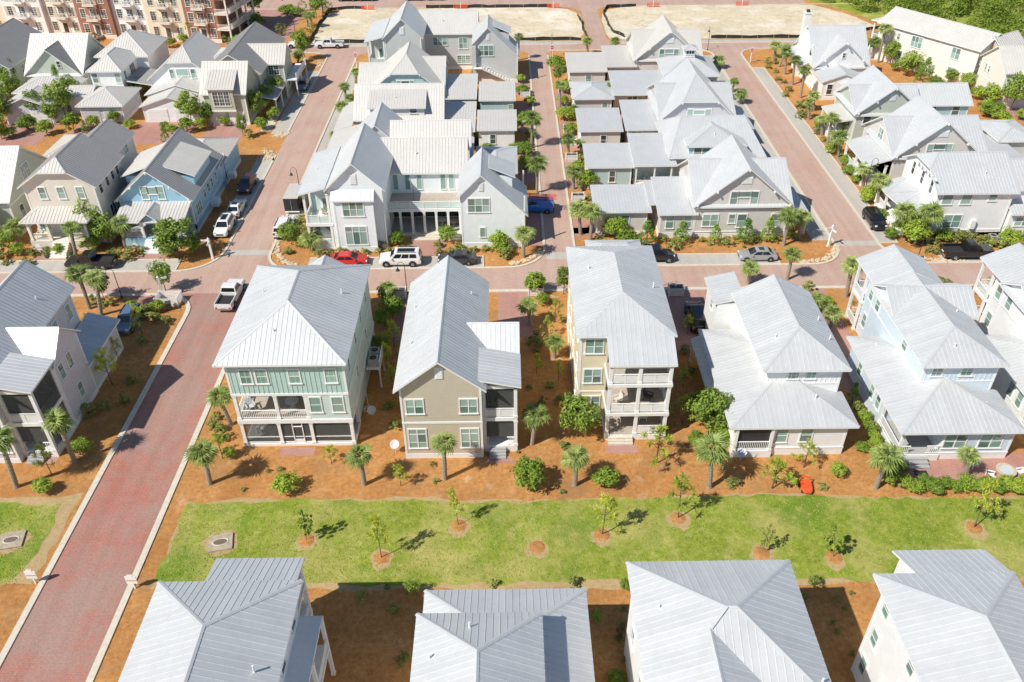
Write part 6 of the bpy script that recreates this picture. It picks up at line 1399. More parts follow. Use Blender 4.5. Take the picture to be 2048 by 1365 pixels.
('shrub', 'leftgap', -38.2, 63.5, 1.03, 1.29, 0),
('shrub', 'leftgap', -40.0, 62.8, 0.94, 1.18, 0),
('bush', 'corner', -42.8, 79.2, 1.54, 1.71, 0),
('bush', 'corner', -40.4, 79.8, 1.19, 1.49, 0),
('shrub', 'corner', -38.6, 77.7, 0.68, 1.13, 0),
('shrub', 'corner', -48.4, 81.7, 1.03, 1.28, 0),
('shrub', 'frontbed', -26.9, 58.2, 1.1, 1.22, 0),
('bush', 'frontbed', -25.8, 55.8, 1.07, 1.19, 0),
('shrub', 'frontbed', -28.5, 59.8, 0.84, 1.05, 0),
('bush', 'frontbed', 19.5, 56.9, 2.04, 2.04, 0),
('bush', 'frontbed', 17.2, 56.6, 1.42, 1.57, 0),
('bush', 'hedge', 34.4, 50.9, 1.33, 1.4, 0),
('bush', 'hedge', 35.1, 50.5, 1.28, 1.35, 0),
('bush', 'hedge', 36.1, 50.9, 1.41, 1.48, 0),
('bush', 'hedge', 36.8, 50.4, 1.48, 1.56, 0),
('bush', 'hedge', 37.9, 50.9, 1.24, 1.31, 0),
('bush', 'hedge', 38.6, 50.5, 1.2, 1.26, 0),
('bush', 'hedge', 39.6, 50.8, 1.49, 1.57, 0),
('bush', 'hedge', 40.3, 50.4, 1.36, 1.43, 0),
('bush', 'hedge', 41.4, 50.8, 1.32, 1.39, 0),
('bush', 'hedge', 42.1, 50.4, 1.32, 1.39, 0),
('bush', 'hedge', 43.1, 50.7, 1.49, 1.57, 0),
('bush', 'hedge', 43.8, 50.3, 1.48, 1.56, 0),
('bush', 'hedge', 44.8, 50.7, 1.45, 1.52, 0),
('sapling', 'lawn', -16.9, 45.9, 3.5, 1.7, 0.2),
('pine', 'lawn', -10.5, 44.0, 4.8, 1.8, -0.0),
('pine', 'lawn', -4.4, 47.3, 4.2, 1.3, -0.4),
('pine', 'lawn', 7.5, 46.1, 4.6, 2.1, 0.2),
('pine', 'lawn', 14.1, 47.8, 5.0, 2.3, -0.2),
('pine', 'lawn', 38.5, 46.4, 5.4, 2.2, -0.4),
('bare_sapling', 'lawn', 20.2, 44.0, 3.2, 1.6, 0.1),
('sapling', 'lawn', 25.9, 43.5, 3.5, 2.0, -0.7),
('shrub', 'southbed', -11.5, 40.0, 1.09, 0.99, 0),
('shrub', 'southbed', -9.0, 38.7, 0.95, 1.05, 0),
('tree', 'southbed', -7.7, 40.4, 1.5, 1.15, 0),
('shrub', 'southbed', -7.8, 34.7, 1.28, 1.07, 0),
('shrub', 'southbed', 4.8, 41.1, 1.01, 1.01, 0),
('bush', 'southbed', 8.8, 40.8, 0.85, 0.85, 0),
('tree', 'southbed', 6.2, 37.6, 1.6, 0.89, 0),
('shrub', 'southbed', 8.0, 37.0, 0.88, 0.74, 0),
('shrub', 'southbed', 8.4, 38.8, 0.37, 0.53, 0),
('shrub', 'southbed', 7.8, 36.1, 0.72, 0.66, 0),
('shrub', 'southbed', 8.0, 34.5, 0.38, 0.43, 0),
('bush', 'southbed', 7.2, 32.8, 1.18, 1.18, 0),
('shrub', 'southbed', -1.5, 41.2, 0.51, 1.01, 0),
('shrub', 'southbed', 23.4, 40.7, 1.21, 0.93, 0),
('shrub', 'southbed', 23.8, 37.3, 0.53, 0.44, 0),
('shrub', 'southbed', 23.9, 36.6, 0.46, 0.51, 0),
('shrub', 'southbed', 26.1, 40.0, 0.28, 0.46, 0),
('shrub', 'southbed', 24.7, 39.4, 0.37, 0.53, 0),
('shrub', 'southbed', 25.1, 38.6, 0.23, 0.38, 0),
('shrub', 'southbed', 22.4, 39.6, 0.76, 0.76, 0),
('shrub', 'southbed', 24.4, 34.8, 0.43, 0.43, 0),
('shrub', 'southbed', -9.7, 41.1, 0.33, 0.54, 0),
]
# ------------------------------------------------------------------ planting
def leaf_mat(name, a, b, c, trans=.25, rough=.55):
    m, t, p = new_mat(name)
    v = coords(t, kind='World'); n = noise(t, v, 2.3, 3, .6); n2 = noise(t, v, 11, 2, .6)
    oi = N(t, 'ShaderNodeObjectInfo')
    ad = N(t, 'ShaderNodeMath', operation='MULTIPLY_ADD'); ad.inputs[1].default_value = .6; t.links.new(n, ad.inputs[0]); t.links.new(N_fac(t, n2, .4), ad.inputs[2])
    ad2 = N(t, 'ShaderNodeMath', operation='MULTIPLY_ADD'); ad2.inputs[1].default_value = .22; t.links.new(oi.outputs['Random'], ad2.inputs[0]); t.links.new(ad.outputs[0], ad2.inputs[2])
    col = ramp(t, ad2.outputs[0], [(.38, a), (.58, b), (.82, c)])
    t.links.new(col, p.inputs['Base Color']); p.inputs['Roughness'].default_value = rough; p.inputs['Specular IOR Level'].default_value = .3
    tr = N(t, 'ShaderNodeBsdfTranslucent'); t.links.new(col, tr.inputs[0]); mx = N(t, 'ShaderNodeMixShader'); mx.inputs[0].default_value = trans
    out = t.nodes['Material Output']; t.links.new(p.outputs[0], mx.inputs[1]); t.links.new(tr.outputs[0], mx.inputs[2]); t.links.new(mx.outputs[0], out.inputs[0])
leaf_mat('leaf_bush', (0.111, 0.189, 0.028), (0.242, 0.36, 0.046), (0.484, 0.567, 0.078))
leaf_mat('leaf_shrub', (0.135, 0.162, 0.047), (0.27, 0.311, 0.081), (0.459, 0.459, 0.135))
leaf_mat('leaf_tree', (0.104, 0.176, 0.032), (0.229, 0.332, 0.056), (0.458, 0.547, 0.096))
leaf_mat('leaf_conifer', (0.1, 0.205, 0.042), (0.218, 0.359, 0.063), (0.4, 0.547, 0.084))
leaf_mat('leaf_topiary', (0.13, 0.169, 0.026), (0.26, 0.286, 0.039), (0.429, 0.416, 0.065))
leaf_mat('leaf_pine', (0.197, 0.28, 0.044), (0.421, 0.507, 0.07), (0.786, 0.812, 0.123))
leaf_mat('leaf_palm', (.11, .17, .04), (.26, .34, .085), (.52, .58, .20), .2, .45)
leaf_mat('leaf_dead', (.22, .15, .07), (.34, .25, .12), (.45, .34, .18), .1)
leaf_mat('leaf_wood', (0.079, 0.14, 0.02), (0.229, 0.314, 0.041), (0.474, 0.511, 0.068))
plain('bark', (.17, .125, .09), .95, var=.3, scale=9); plain('bark_palm', (.30, .25, .19), .95, var=.4, scale=12)
def leaf_cloud(name, P, Nn, size, mat, rng, aspect=.55):
    """P (n,3) centres, Nn (n,3) rough normals: one pointed quad per leaf"""
    n = len(P); r = rng.normal(size=(n, 3)); Nn = Nn/np.maximum(np.linalg.norm(Nn, axis=1, keepdims=True), 1e-6)*.9+rng.normal(size=(n, 3))*.55
    Nn /= np.linalg.norm(Nn, axis=1, keepdims=True)
    u = np.cross(Nn, r); u /= np.maximum(np.linalg.norm(u, axis=1, keepdims=True), 1e-6); v = np.cross(Nn, u)
    s = (size*rng.uniform(.6, 1.35, n))[:, None]
    V = np.stack([P-u*s, P-v*s*aspect+Nn*s*.12, P+u*s, P+v*s*aspect+Nn*s*.12], 1).reshape(-1, 3)
    return quads(name, V, mat)
def quads(name, V, mat):
    n = len(V)//4; me = bpy.data.meshes.new(name)
    me.vertices.add(len(V)); me.vertices.foreach_set('co', V.astype(np.float32).ravel())
    me.loops.add(4*n); me.loops.foreach_set('vertex_index', np.arange(4*n, dtype=np.int32))
    me.polygons.add(n); me.polygons.foreach_set('loop_start', np.arange(0, 4*n, 4, dtype=np.int32))
    me.materials.append(MAT[mat]); me.update(calc_edges=True); return me
def clumped(rng, n, k, shape):
    """shape(rng,k)->(centres, outward normals); leaves gathered round k clumps"""
    C, O, R = shape(rng, k); idx = rng.integers(0, k, n); d = rng.normal(size=(n, 3)); d /= np.linalg.norm(d, axis=1, keepdims=True)
    rr = R[idx][:, None]*rng.uniform(.35, 1, (n, 1))**.6
    P = C[idx]+d*rr*np.array([1, 1, .8]); return P, d*.6+O[idx]*.6+np.array([0, 0, .35])
def sh_bush(rng, k):
    d = rng.normal(size=(k, 3)); d[:, 2] = np.abs(d[:, 2])*1.0-.25; d /= np.linalg.norm(d, axis=1, keepdims=True)
    f = rng.uniform(.55, .95, (k, 1)); C = d*f*np.array([.40, .40, .44])+np.array([0, 0, .46]); return C, d, rng.uniform(.10, .20, k)
def sh_low(rng, k):
    a = rng.uniform(0, 6.28, k); r = rng.uniform(.05, .42, k); C = np.stack([np.cos(a)*r, np.sin(a)*r, rng.uniform(.15, .85, k)*(1-.6*r)], 1); d = np.stack([np.cos(a), np.sin(a), np.ones(k)], 1); return C, d, rng.uniform(.07, .15, k)
def sh_tree(rng, k):
    d = rng.normal(size=(k, 3)); d /= np.linalg.norm(d, axis=1, keepdims=True); f = rng.uniform(.45, 1, (k, 1))
    C = d*f*np.array([.40, .40, .33])+np.array([0, 0, .63]); return C, d, rng.uniform(.09, .17, k)
def sh_cone(rng, k):
    z = rng.uniform(.04, .96, k)**.9; a = rng.uniform(0, 6.28, k); r = (1-z)*.42*rng.uniform(.7, 1.05, k)
    C = np.stack([np.cos(a)*r, np.sin(a)*r, z], 1); d = np.stack([np.cos(a), np.sin(a), .7*np.ones(k)], 1); return C, d, rng.uniform(.06, .12, k)
def sh_ball(rng, k):
    d = rng.normal(size=(k, 3)); d /= np.linalg.norm(d, axis=1, keepdims=True); C = d*np.array([.40, .40, .40])+np.array([0, 0, .52]); return C, d, rng.uniform(.08, .11, k)
def sh_slim(rng, k):
    z = rng.uniform(.30, .97, k); a = rng.uniform(0, 6.28, k); r = .42*np.sin(np.clip((z-.22)/.8, 0, 1)*3.14)**.7*rng.uniform(.2, 1, k)
    C = np.stack([np.cos(a)*r, np.sin(a)*r, z], 1); d = np.stack([np.cos(a), np.sin(a), .4*np.ones(k)], 1); return C, d, rng.uniform(.05, .10, k)
def trunk_mesh(name, z1, r, rng, branches=5, mat='bark', spread=.3):
    m = MB(); k = [Vector((0, 0, -.02))]
    for i in range(1, 5): k.append(Vector((rng.normal()*.012, rng.normal()*.012, z1*i/4)))
    m.tube(k, [r*(1.25-.2*i) for i in range(5)], mat, 7)
    for b in range(branches):
        t = rng.uniform(.35, .95); p = Vector((0, 0, z1*t)); a = rng.uniform(0, 6.28); q = p+Vector((math.cos(a)*spread, math.sin(a)*spread, rng.uniform(.12, .3))); mid = p.lerp(q, .5)+Vector((0, 0, -.02)); m.tube([p, mid, q], [r*.5, r*.35, r*.15], mat, 5)
    return m.mesh(name, smooth=True)
PROTO = {}
def proto(kind):
    out = []
    spec = {'bush': (4, 1700, 38, sh_bush, .044, 'leaf_bush', .35, .022, .6), 'shrub': (4, 620, 24, sh_low, .06, 'leaf_shrub', .3, .02, .4), 'tree': (5, 2600, 52, sh_tree, .036, 'leaf_tree', .6, .018, .6),
            'conifer': (3, 1700, 60, sh_cone, .036, 'leaf_conifer', .8, .02, .4), 'topiary': (2, 900, 60, sh_ball, .034, 'leaf_topiary', .3, .03, .5), 'sapling': (2, 620, 26, sh_slim, .05, 'leaf_tree', .8, .012, .5), 'bare_sapling': (1, 200, 16, sh_slim, .05, 'leaf_shrub', .85, .01, .5)}[kind]
    for v in range(spec[0]):
        rng = np.random.default_rng(100*v+len(kind)*7+ord(kind[0])); P, O = clumped(rng, spec[1], spec[2], spec[3])
        f = leaf_cloud(kind+'_foliage', P, O, spec[4], spec[5], rng, .5 if kind != 'conifer' else .35)
        t = trunk_mesh(kind+'_stem', spec[6], spec[7], rng, 5 if kind in ('bush', 'tree', 'sapling') else (9 if kind == 'bare_sapling' else 3), spread=.28)
        out.append((('crown' if kind in ('tree', 'sapling', 'conifer', 'bare_sapling') else 'foliage', f), ('trunk' if kind not in ('bush', 'shrub') else 'stems', t)))
    return out
def pine_proto(v):
    rng = np.random.default_rng(900+v); m = MB(); lean = rng.normal(size=2)*.03
    spine = [Vector((lean[0]*i/5*.6, lean[1]*i/5*.6, i/5*.93)) for i in range(6)]; m.tube(spine, [.022, .019, .016, .013, .010, .006], 'bark', 7)
    tips = [(spine[5]+Vector((0, 0, .02)), Vector((0, 0, 1)), 1.1), (spine[4], Vector((0, 0, 1)), .7)]; nb = 11
    for b in range(nb):
        t = .36+.60*b/nb+rng.uniform(-.03, .03); p = spine[0].lerp(spine[5], t); a = b*2.4+rng.uniform(-.4, .4); L = (.46*(1-t)**.6+.06)*rng.uniform(.45, 1.2)
        q = p+Vector((math.cos(a)*L, math.sin(a)*L, .05+.10*rng.random())); m.tube([p, p.lerp(q, .55)+Vector((0, 0, -.015)), q], [.008, .006, .004], 'bark', 5)
        tips.append((q, (q-p).normalized()+Vector((0, 0, .5)), 1)); (tips.append((p.lerp(q, .6)+Vector((0, 0, .02)), (q-p).normalized()+Vector((0, 0, .6)), .7)) if b % 3 == 0 else None)
    V = []
    for p, d, s in tips:
        d = d.normalized(); n = 40
        for i in range(n):
            e = Vector(rng.normal(size=3)).normalized(); e = (e+d*.75).normalized(); L = .155*s*rng.uniform(.55, 1.15)
            w_ = e.cross(Vector(rng.normal(size=3))).normalized()*.011; st = p+d*rng.uniform(-.05, .03); mid = st+e*L*.6; tip = st+e*L+Vector((0, 0, -.02*rng.random()))
            V += [st, mid+w_, tip, mid-w_]
    return (('crown', quads('pine_needles', np.array([tuple(x) for x in V]), 'leaf_pine')), ('trunk', m.mesh('pine_trunk', smooth=True)))
for k in ('bush', 'shrub', 'tree', 'conifer', 'topiary', 'sapling', 'bare_sapling'): PROTO[k] = proto(k)
PROTO['pine'] = [pine_proto(v) for v in range(4)]
# --- palms: cabbage palms with fan fronds
def frond_mesh(v, dead=False):
    rng = np.random.default_rng(40+v); V = []; pl = .78
    droop = .30+.14*rng.random(); up = .10
    a0 = Vector((0, 0, 0)); am = Vector((pl*.55, 0, up*.9)); a1 = Vector((pl, 0, up*.6)); w_ = Vector((0, .026, 0)); V += [a0-w_, am-w_, am+w_, a0+w_]; V += [am-w_, a1-w_*.6, a1+w_*.6, am+w_]
    nl = 15
    for i in range(nl):
        th = rad(-112+224*i/(nl-1)+rng.normal()*3); L = (1.0-.30*abs(th)/2.0)*rng.uniform(.85, 1.08); d = Vector((math.cos(th), math.sin(th), 0)); s = Vector((-d.y, d.x, 0))*.058
        b = a1-Vector((.14, 0, 0)); m1 = b+d*L*.52+Vector((0, 0, .05)); tip = b+d*L+Vector((0, 0, -droop*(.4+.9*rng.random())))
        V += [b, m1-s+Vector((0, 0, -.035)), tip, m1+Vector((0, 0, .02))]; V += [b, m1+Vector((0, 0, .02)), tip, m1+s+Vector((0, 0, -.035))]
    return np.array([tuple(x) for x in V])
FV = [frond_mesh(v) for v in range(4)]; FM = [quads('frond_mesh', V, 'leaf_palm') for V in FV]; FD = quads('dead_frond_mesh', FV[0]*np.array([.8, .8, 1]), 'leaf_dead')
def frond_set(rng, n=22):
    out = []
    for i in range(n):
        t = i/(n-1); az = i*2.39996+rng.uniform(-.2, .2); el = rad(72-118*t)+rng.normal()*.12; sc = rng.uniform(.82, 1.08)*(.85+.25*math.sin(t*3))
        M_ = Matrix.Rotation(az, 4, 'Z') @ Matrix.Rotation(-el, 4, 'Y') @ Matrix.Rotation(rng.normal()*.35, 4, 'X') @ Matrix.Scale(sc, 4); out.append((M_, i % 4, t > .93))
    return out
def crown_mesh(v):
    rng = np.random.default_rng(70+v); A = []
    for M_, k, dead in frond_set(rng):
        X = np.c_[FV[k], np.ones(len(FV[k]))] @ np.array(M_).T; A.append(X[:, :3])
    return quads('palm_crown', np.concatenate(A), 'leaf_palm')
CROWN = [crown_mesh(v) for v in range(4)]
def palm_trunk(v):
    rng = np.random.default_rng(20+v); m = MB(); n = 26; pts, rs = [], []
    for i in range(n+1):
        t = i/n; pts.append((math.sin(t*2.2+v)*.05, math.cos(t*1.7+v)*.04, t*1.0)); rs.append((.215-.05*t+(.035 if i % 2 else 0)*(.4+t))*(1.25 if i == 0 else 1))
    m.tube(pts, rs, 'bark_palm', 9); return m.mesh('palm_trunk')
PT = [palm_trunk(v) for v in range(3)]
AREA = {'frontbed': 'in the straw bed before the middle houses', 'leftbed': 'in the straw bed left of the brick road', 'gapA': 'between the teal and tan houses', 'gapB': 'between the tan house and cream tower', 'gapC': 'between the cream tower and white hip house',
 'lawn': 'standing on the lawn strip', 'hedge': 'in the hedge below the brick patio', 'hedgeM5': 'between the white and pale blue hip houses', 'patio': 'on the brick patio of the pale blue house', 'street_s': 'along the south kerb of the cross street', 'corner': 'at the corner beside the lilac-grey house',
 'corner_r': 'on the mulch corner by the silver sedan', 'leftgap': 'in the shade beside the lilac-grey house', 'bluefront': 'before the cream and blue cottages', 'whitefront': 'in the bed around the big white house', 'greyfront': 'in the bed before the warm-grey gable house',
 'alley_l': 'on the left side of the narrow lane', 'alley_r': 'on the right side of the narrow lane', 'road_l': 'along the right kerb of the left street', 'road_r': 'in the straw strip along the right street', 'roadc': 'on the left kerb of the right street', 'dfront': 'around the white house above the black pickup',
 'court': 'in the courtyards right of the lane', 'court_b': 'in the courtyards left of the lane', 'garages': 'among the garages at upper left', 'apart': 'around the cream apartment building', 'far': 'along the far street below the sand lots', 'entry': 'by the townhouses at the top left', 'southbed': 'in the beds between the nearest roofs'}
KN = {'palm': ('palm_tree', 'cabbage palm', 'palm'), 'bush': ('bush', 'dense green bush', 'bush'), 'shrub': ('shrub', 'low loose shrub', 'shrub'), 'tree': ('tree', 'leafy young tree', 'tree'), 'conifer': ('conifer', 'cone-shaped evergreen', 'conifer'), 'topiary': ('clipped_bush', 'clipped round bush', 'bush'), 'sapling': ('sapling', 'green staked sapling', 'sapling'), 'bare_sapling': ('sapling', 'nearly bare sapling', 'sapling'), 'pine': ('pine_tree', 'young pine', 'pine')}
ORD = ['leftmost', 'second', 'third', 'fourth', 'fifth', 'sixth', 'seventh', 'eighth', 'ninth', 'tenth', 'eleventh', 'twelfth', 'thirteenth', 'fourteenth', 'fifteenth', 'sixteenth', 'seventeenth', 'eighteenth', 'nineteenth', 'twentieth'] + ['twenty-'+q for q in ('first', 'second', 'third', 'fourth', 'fifth', 'sixth', 'seventh', 'eighth', 'ninth')] + ['thirtieth'] + ['thirty-'+q for q in ('first', 'second', 'third', 'fourth', 'fifth', 'sixth', 'seventh', 'eighth', 'ninth')] + ['fortieth'] + ['forty-'+q for q in ('first', 'second', 'third', 'fourth', 'fifth', 'sixth')]
cnt = {}
for p in PLANTS: cnt.setdefault((p[0], p[1]), []).append(p)
def screen_x(p):
    v = cam.matrix_world.inverted() @ Vector((p[2], p[3], .5)); return v.x/-v.z
for k in cnt: cnt[k].sort(key=screen_x)
CAMINV = cam.matrix_world.inverted()
for idx, p in enumerate(PLANTS):
    kind, area, x, y, hgt, wd, lean = p; rn = random.Random(idx*13+5); nm, desc, cat = KN[kind]
    lst = cnt[(kind, area)]; n = len(lst); i = lst.index(p)
    if n == 1: lab = '%s %s' % (desc, AREA[area])
    else: lab = '%s %s, %s' % (desc, AREA[area], 'leftmost' if i == 0 else ('rightmost' if i == n-1 else ORD[i]+' from left'))
    root = empty(nm, (x, y, 0), lab, cat, '%s plants %s' % (cat, AREA[area]) if n > 1 else None)
    if kind == 'palm':
        h = hgt; v = idx % 4; tilt = math.atan2(lean, h); R_ = wd*rn.uniform(.78, 1.02)
        t = bpy.data.objects.new('trunk', PT[idx % 3]); t.scale = (.95+.15*rn.random(), .95+.15*rn.random(), h+.1); t.rotation_euler = (rn.uniform(-.02, .02), tilt, rn.random()*6); link(t, root)
        t.rotation_mode = 'XYZ'; t.rotation_euler = (0, tilt, 0)
        top = Vector((math.sin(tilt)*h, 0, math.cos(tilt)*h))
        near = y < 63
        if near:
            rng = np.random.default_rng(idx)
            for M_, k, dead in frond_set(rng, 22):
                f = bpy.data.objects.new('frond', FD if dead else FM[k]); f.matrix_local = Matrix.Translation(top) @ M_ @ Matrix.Scale(R_*1.08, 4); link(f, root)
        else:
            c = bpy.data.objects.new('crown', CROWN[v]); c.location = top; c.rotation_euler = (rn.uniform(-.1, .1), rn.uniform(-.1, .1), rn.random()*6.28); s_ = R_*rn.uniform(1.02, 1.2); c.scale = (s_, s_, s_*rn.uniform(.85, 1.05)); link(c, root)
    else:
        pr = PROTO[kind]; var = pr[idx % len(pr)]
        for nme, me in var:
            o = bpy.data.objects.new(nme, me); link(o, root)
        rz = rn.random()*6.28; hh = max(hgt, .35)
        if kind in ('pine', 'sapling', 'bare_sapling') and area == 'lawn': root.rotation_euler = (0, math.atan2(lean, hh), 0); root.scale = (wd*1.15, wd*1.15, hh*1.02)
        else:
            if area == 'garages': wd *= .86
            elif area not in ('frontbed', 'hedge', 'southbed'): wd *= 1.1; hh *= 1.1
            root.rotation_euler = (0, 0, rz); root.scale = (wd*rn.uniform(1.12, 1.32), wd*rn.uniform(1.12, 1.32), hh*rn.uniform(1.05, 1.25))
# mulch rings under the lawn trees and one empty ring
RNG = random.Random(5)
for i, (x, y) in enumerate([(p[2], p[3]) for p in PLANTS if p[1] == 'lawn'] + [(2.1, 44.9)]):
    mb = MB(); mb.lathe([(.02, .10), (.3, .09), (.55, .05), (.72, .0)], 'pine_straw', 14, (x, y)); mb.build('mulch_ring', kind='structure')
    pts = [(x+math.cos(a*.45)*RNG.uniform(.72, 1.15), y-.25+math.sin(a*.45)*RNG.uniform(.7, 1.3)) for a in range(14)]; sheet('bare_soil_ring', [pts], 'dirt', .016)
# --- the wood at the upper right
def wood():
    rng = np.random.default_rng(11); A = []; poly = [(73, 211), (79.5, 201), (83.5, 190.5), (95, 184), (103, 170), (108, 158), (190, 120), (190, 300), (40, 300), (40, 218), (70, 218)]
    def inside(x, y):
        c = False
        for i in range(len(poly)):
            (x1, y1), (x2, y2) = poly[i], poly[i-1]
            if (y1 > y) != (y2 > y) and x < (x2-x1)*(y-y1)/(y2-y1)+x1: c = not c
        return c
    Ps, Ns = [], []
    while len(Ps) < 1000:
        x, y = rng.uniform(60, 165), rng.uniform(140, 262)
        if not inside(x, y): continue
        r = rng.uniform(.8, 3.2); h = r*rng.uniform(1.2, 2.6); n = int(60+80*r); d = rng.normal(size=(n, 3)); d /= np.linalg.norm(d, axis=1, keepdims=True); d[:, 2] = np.abs(d[:, 2])
        jit = rng.uniform(.75, 1.1, (n, 1)); Ps.append(np.array([x, y, h*.35])+d*jit*np.array([r, r, h*.75])); Ns.append(d)
    P = np.concatenate(Ps); me = leaf_cloud('wood_foliage', P, np.concatenate(Ns), .24, 'leaf_wood', rng, .55)
    o = bpy.data.objects.new('woodland_thicket', me); link(o, None, 'stuff', 'dense green thicket of scrub and small trees at the upper right', 'thicket')
    sheet('wood_floor', [poly], 'lawn', .02)
wood()

# --- grass tufts standing on the lawns
def tufts():
    rng = np.random.default_rng(3); n = 30000
    x = rng.uniform(-60, 62, n); y = rng.uniform(41.6, 50, n); k = ~((x > -38.9) & (x < -27.9)); x, y = x[k], y[k]
    n = len(x); a = rng.uniform(0, 6.28, n); h = rng.uniform(.03, .08, n); w_ = rng.uniform(.03, .06, n); lx, ly = rng.normal(size=n)*.05, rng.normal(size=n)*.05
    c, s_ = np.cos(a)*w_, np.sin(a)*w_; z0 = np.full(n, .01)
    V = np.stack([np.stack([x-c, y-s_, z0], 1), np.stack([x+c, y+s_, z0], 1), np.stack([x+c*.5+lx, y+s_*.5+ly, z0+h], 1), np.stack([x-c*.5+lx, y-s_*.5+ly, z0+h], 1)], 1).reshape(-1, 3)
    o = bpy.data.objects.new('grass', quads('grass_tufts', V, 'leaf_grass')); link(o, None, 'stuff', 'short mown grass of the lawn strip', 'grass')
leaf_mat('leaf_grass', (.18, .25, .035), (.36, .42, .08), (.60, .57, .19), .35)
tufts()
# ------------------------------------------------------------------ vehicles
def paint(name, col, metal=.0, rough=.28):
    m, t, p = new_mat(name); v = coords(t, kind='World'); n = noise(t, v, 6, 3)
    t.links.new(ramp(t, n, [(.3, tuple(c*.94 for c in col)), (.7, tuple(min(1, c*1.04) for c in col))]), p.inputs['Base Color'])
    p.inputs['Roughness'].default_value = rough; p.inputs['Metallic'].default_value = metal; p.inputs['Coat Weight'].default_value = .6; p.inputs['Coat Roughness'].default_value = .06
paint('paint_white', (.74, .74, .73)); paint('paint_black', (.012, .012, .014)); paint('paint_red', (.55, .02, .02)); paint('paint_blue', (.02, .19, .62)); paint('paint_silver', (.48, .49, .50), .5); paint('paint_maroon', (.07, .02, .025)); paint('paint_steel', (.16, .24, .36), .4); paint('paint_grey', (.05, .055, .06), .3)
m_, t_, p_ = new_mat('car_glass'); p_.inputs['Base Color'].default_value = (.012, .016, .018, 1); p_.inputs['Roughness'].default_value = .05; p_.inputs['Specular IOR Level'].default_value = .8
plain('tyre', (.02, .02, .02), .9); plain('rim', (.42, .42, .43), .35, .7); plain('chrome', (.6, .6, .6), .2, .9); plain('lamp_red', (.40, .02, .02), .25); plain('lamp_clear', (.75, .76, .78), .12); plain('plate', (.7, .7, .66), .5); plain('black_plastic', (.025, .025, .027), .7); plain('orange_plastic', (.75, .10, .025), .4); plain('lime_plastic', (.35, .62, .05), .4); plain('ladder_red', (.72, .10, .07), .5); plain('sign_red', (.55, .03, .04), .5); plain('pole_dark', (.03, .03, .03), .5); plain('white_paint', (.80, .79, .76), .5); plain('bin_dark', (.05, .055, .055), .6); plain('dish_grey', (.55, .57, .60), .4); plain('pot_green', (.05, .14, .11), .5); plain('table_wood', (.55, .45, .34), .7); plain('cushion', (.62, .58, .5), .9)
def loft(mb, secs, mat):
    """secs: list of (x, [(y,z)...half outline from bottom to top]) mirrored"""
    loops = []
    for x, half in secs:
        lp = [(x, y, z) for y, z in half] + [(x, -y, z) for y, z in half[::-1]]; b = len(mb.v); mb.v += lp; loops.append((b, len(lp)))
    k = mb.mi(mat)
    for (a, n), (b, _) in zip(loops, loops[1:]):
        for i in range(n): j = (i+1) % n; mb.f.append((a+i, a+j, b+j, b+i)); mb.m.append(k)
    a, n = loops[0]; mb.f.append(tuple(a+i for i in range(n))); mb.m.append(k); b, _ = loops[-1]; mb.f.append(tuple(b+i for i in range(n))[::-1]); mb.m.append(k)
SPEC = { # length, half width, ground clear, hood z, belt z, tail z, roof z, cabin (rear base, rear roof, front roof, front base) as fractions of length from rear, wheel r
 'sedan': (4.75, .91, .20, .92, .95, 1.0, 1.44, (.10, .24, .56, .74), .33, .19, .81),
 'suv': (4.75, .95, .24, 1.05, 1.08, 1.10, 1.68, (.02, .10, .60, .76), .37, .19, .81),
 'big_suv': (5.25, 1.01, .28, 1.18, 1.20, 1.22, 1.90, (.01, .05, .62, .74), .41, .20, .82),
 'pickup': (5.9, 1.0, .34, 1.18, 1.20, .70, 1.92, (.40, .43, .63, .74), .41, .20, .82),
 'van': (4.7, .92, .22, 1.12, 1.12, 1.15, 1.86, (.01, .03, .70, .86), .34, .18, .83),
 'jeep': (4.2, .92, .36, 1.14, 1.16, 1.18, 1.86, (.06, .08, .60, .68), .42, .20, .82)}
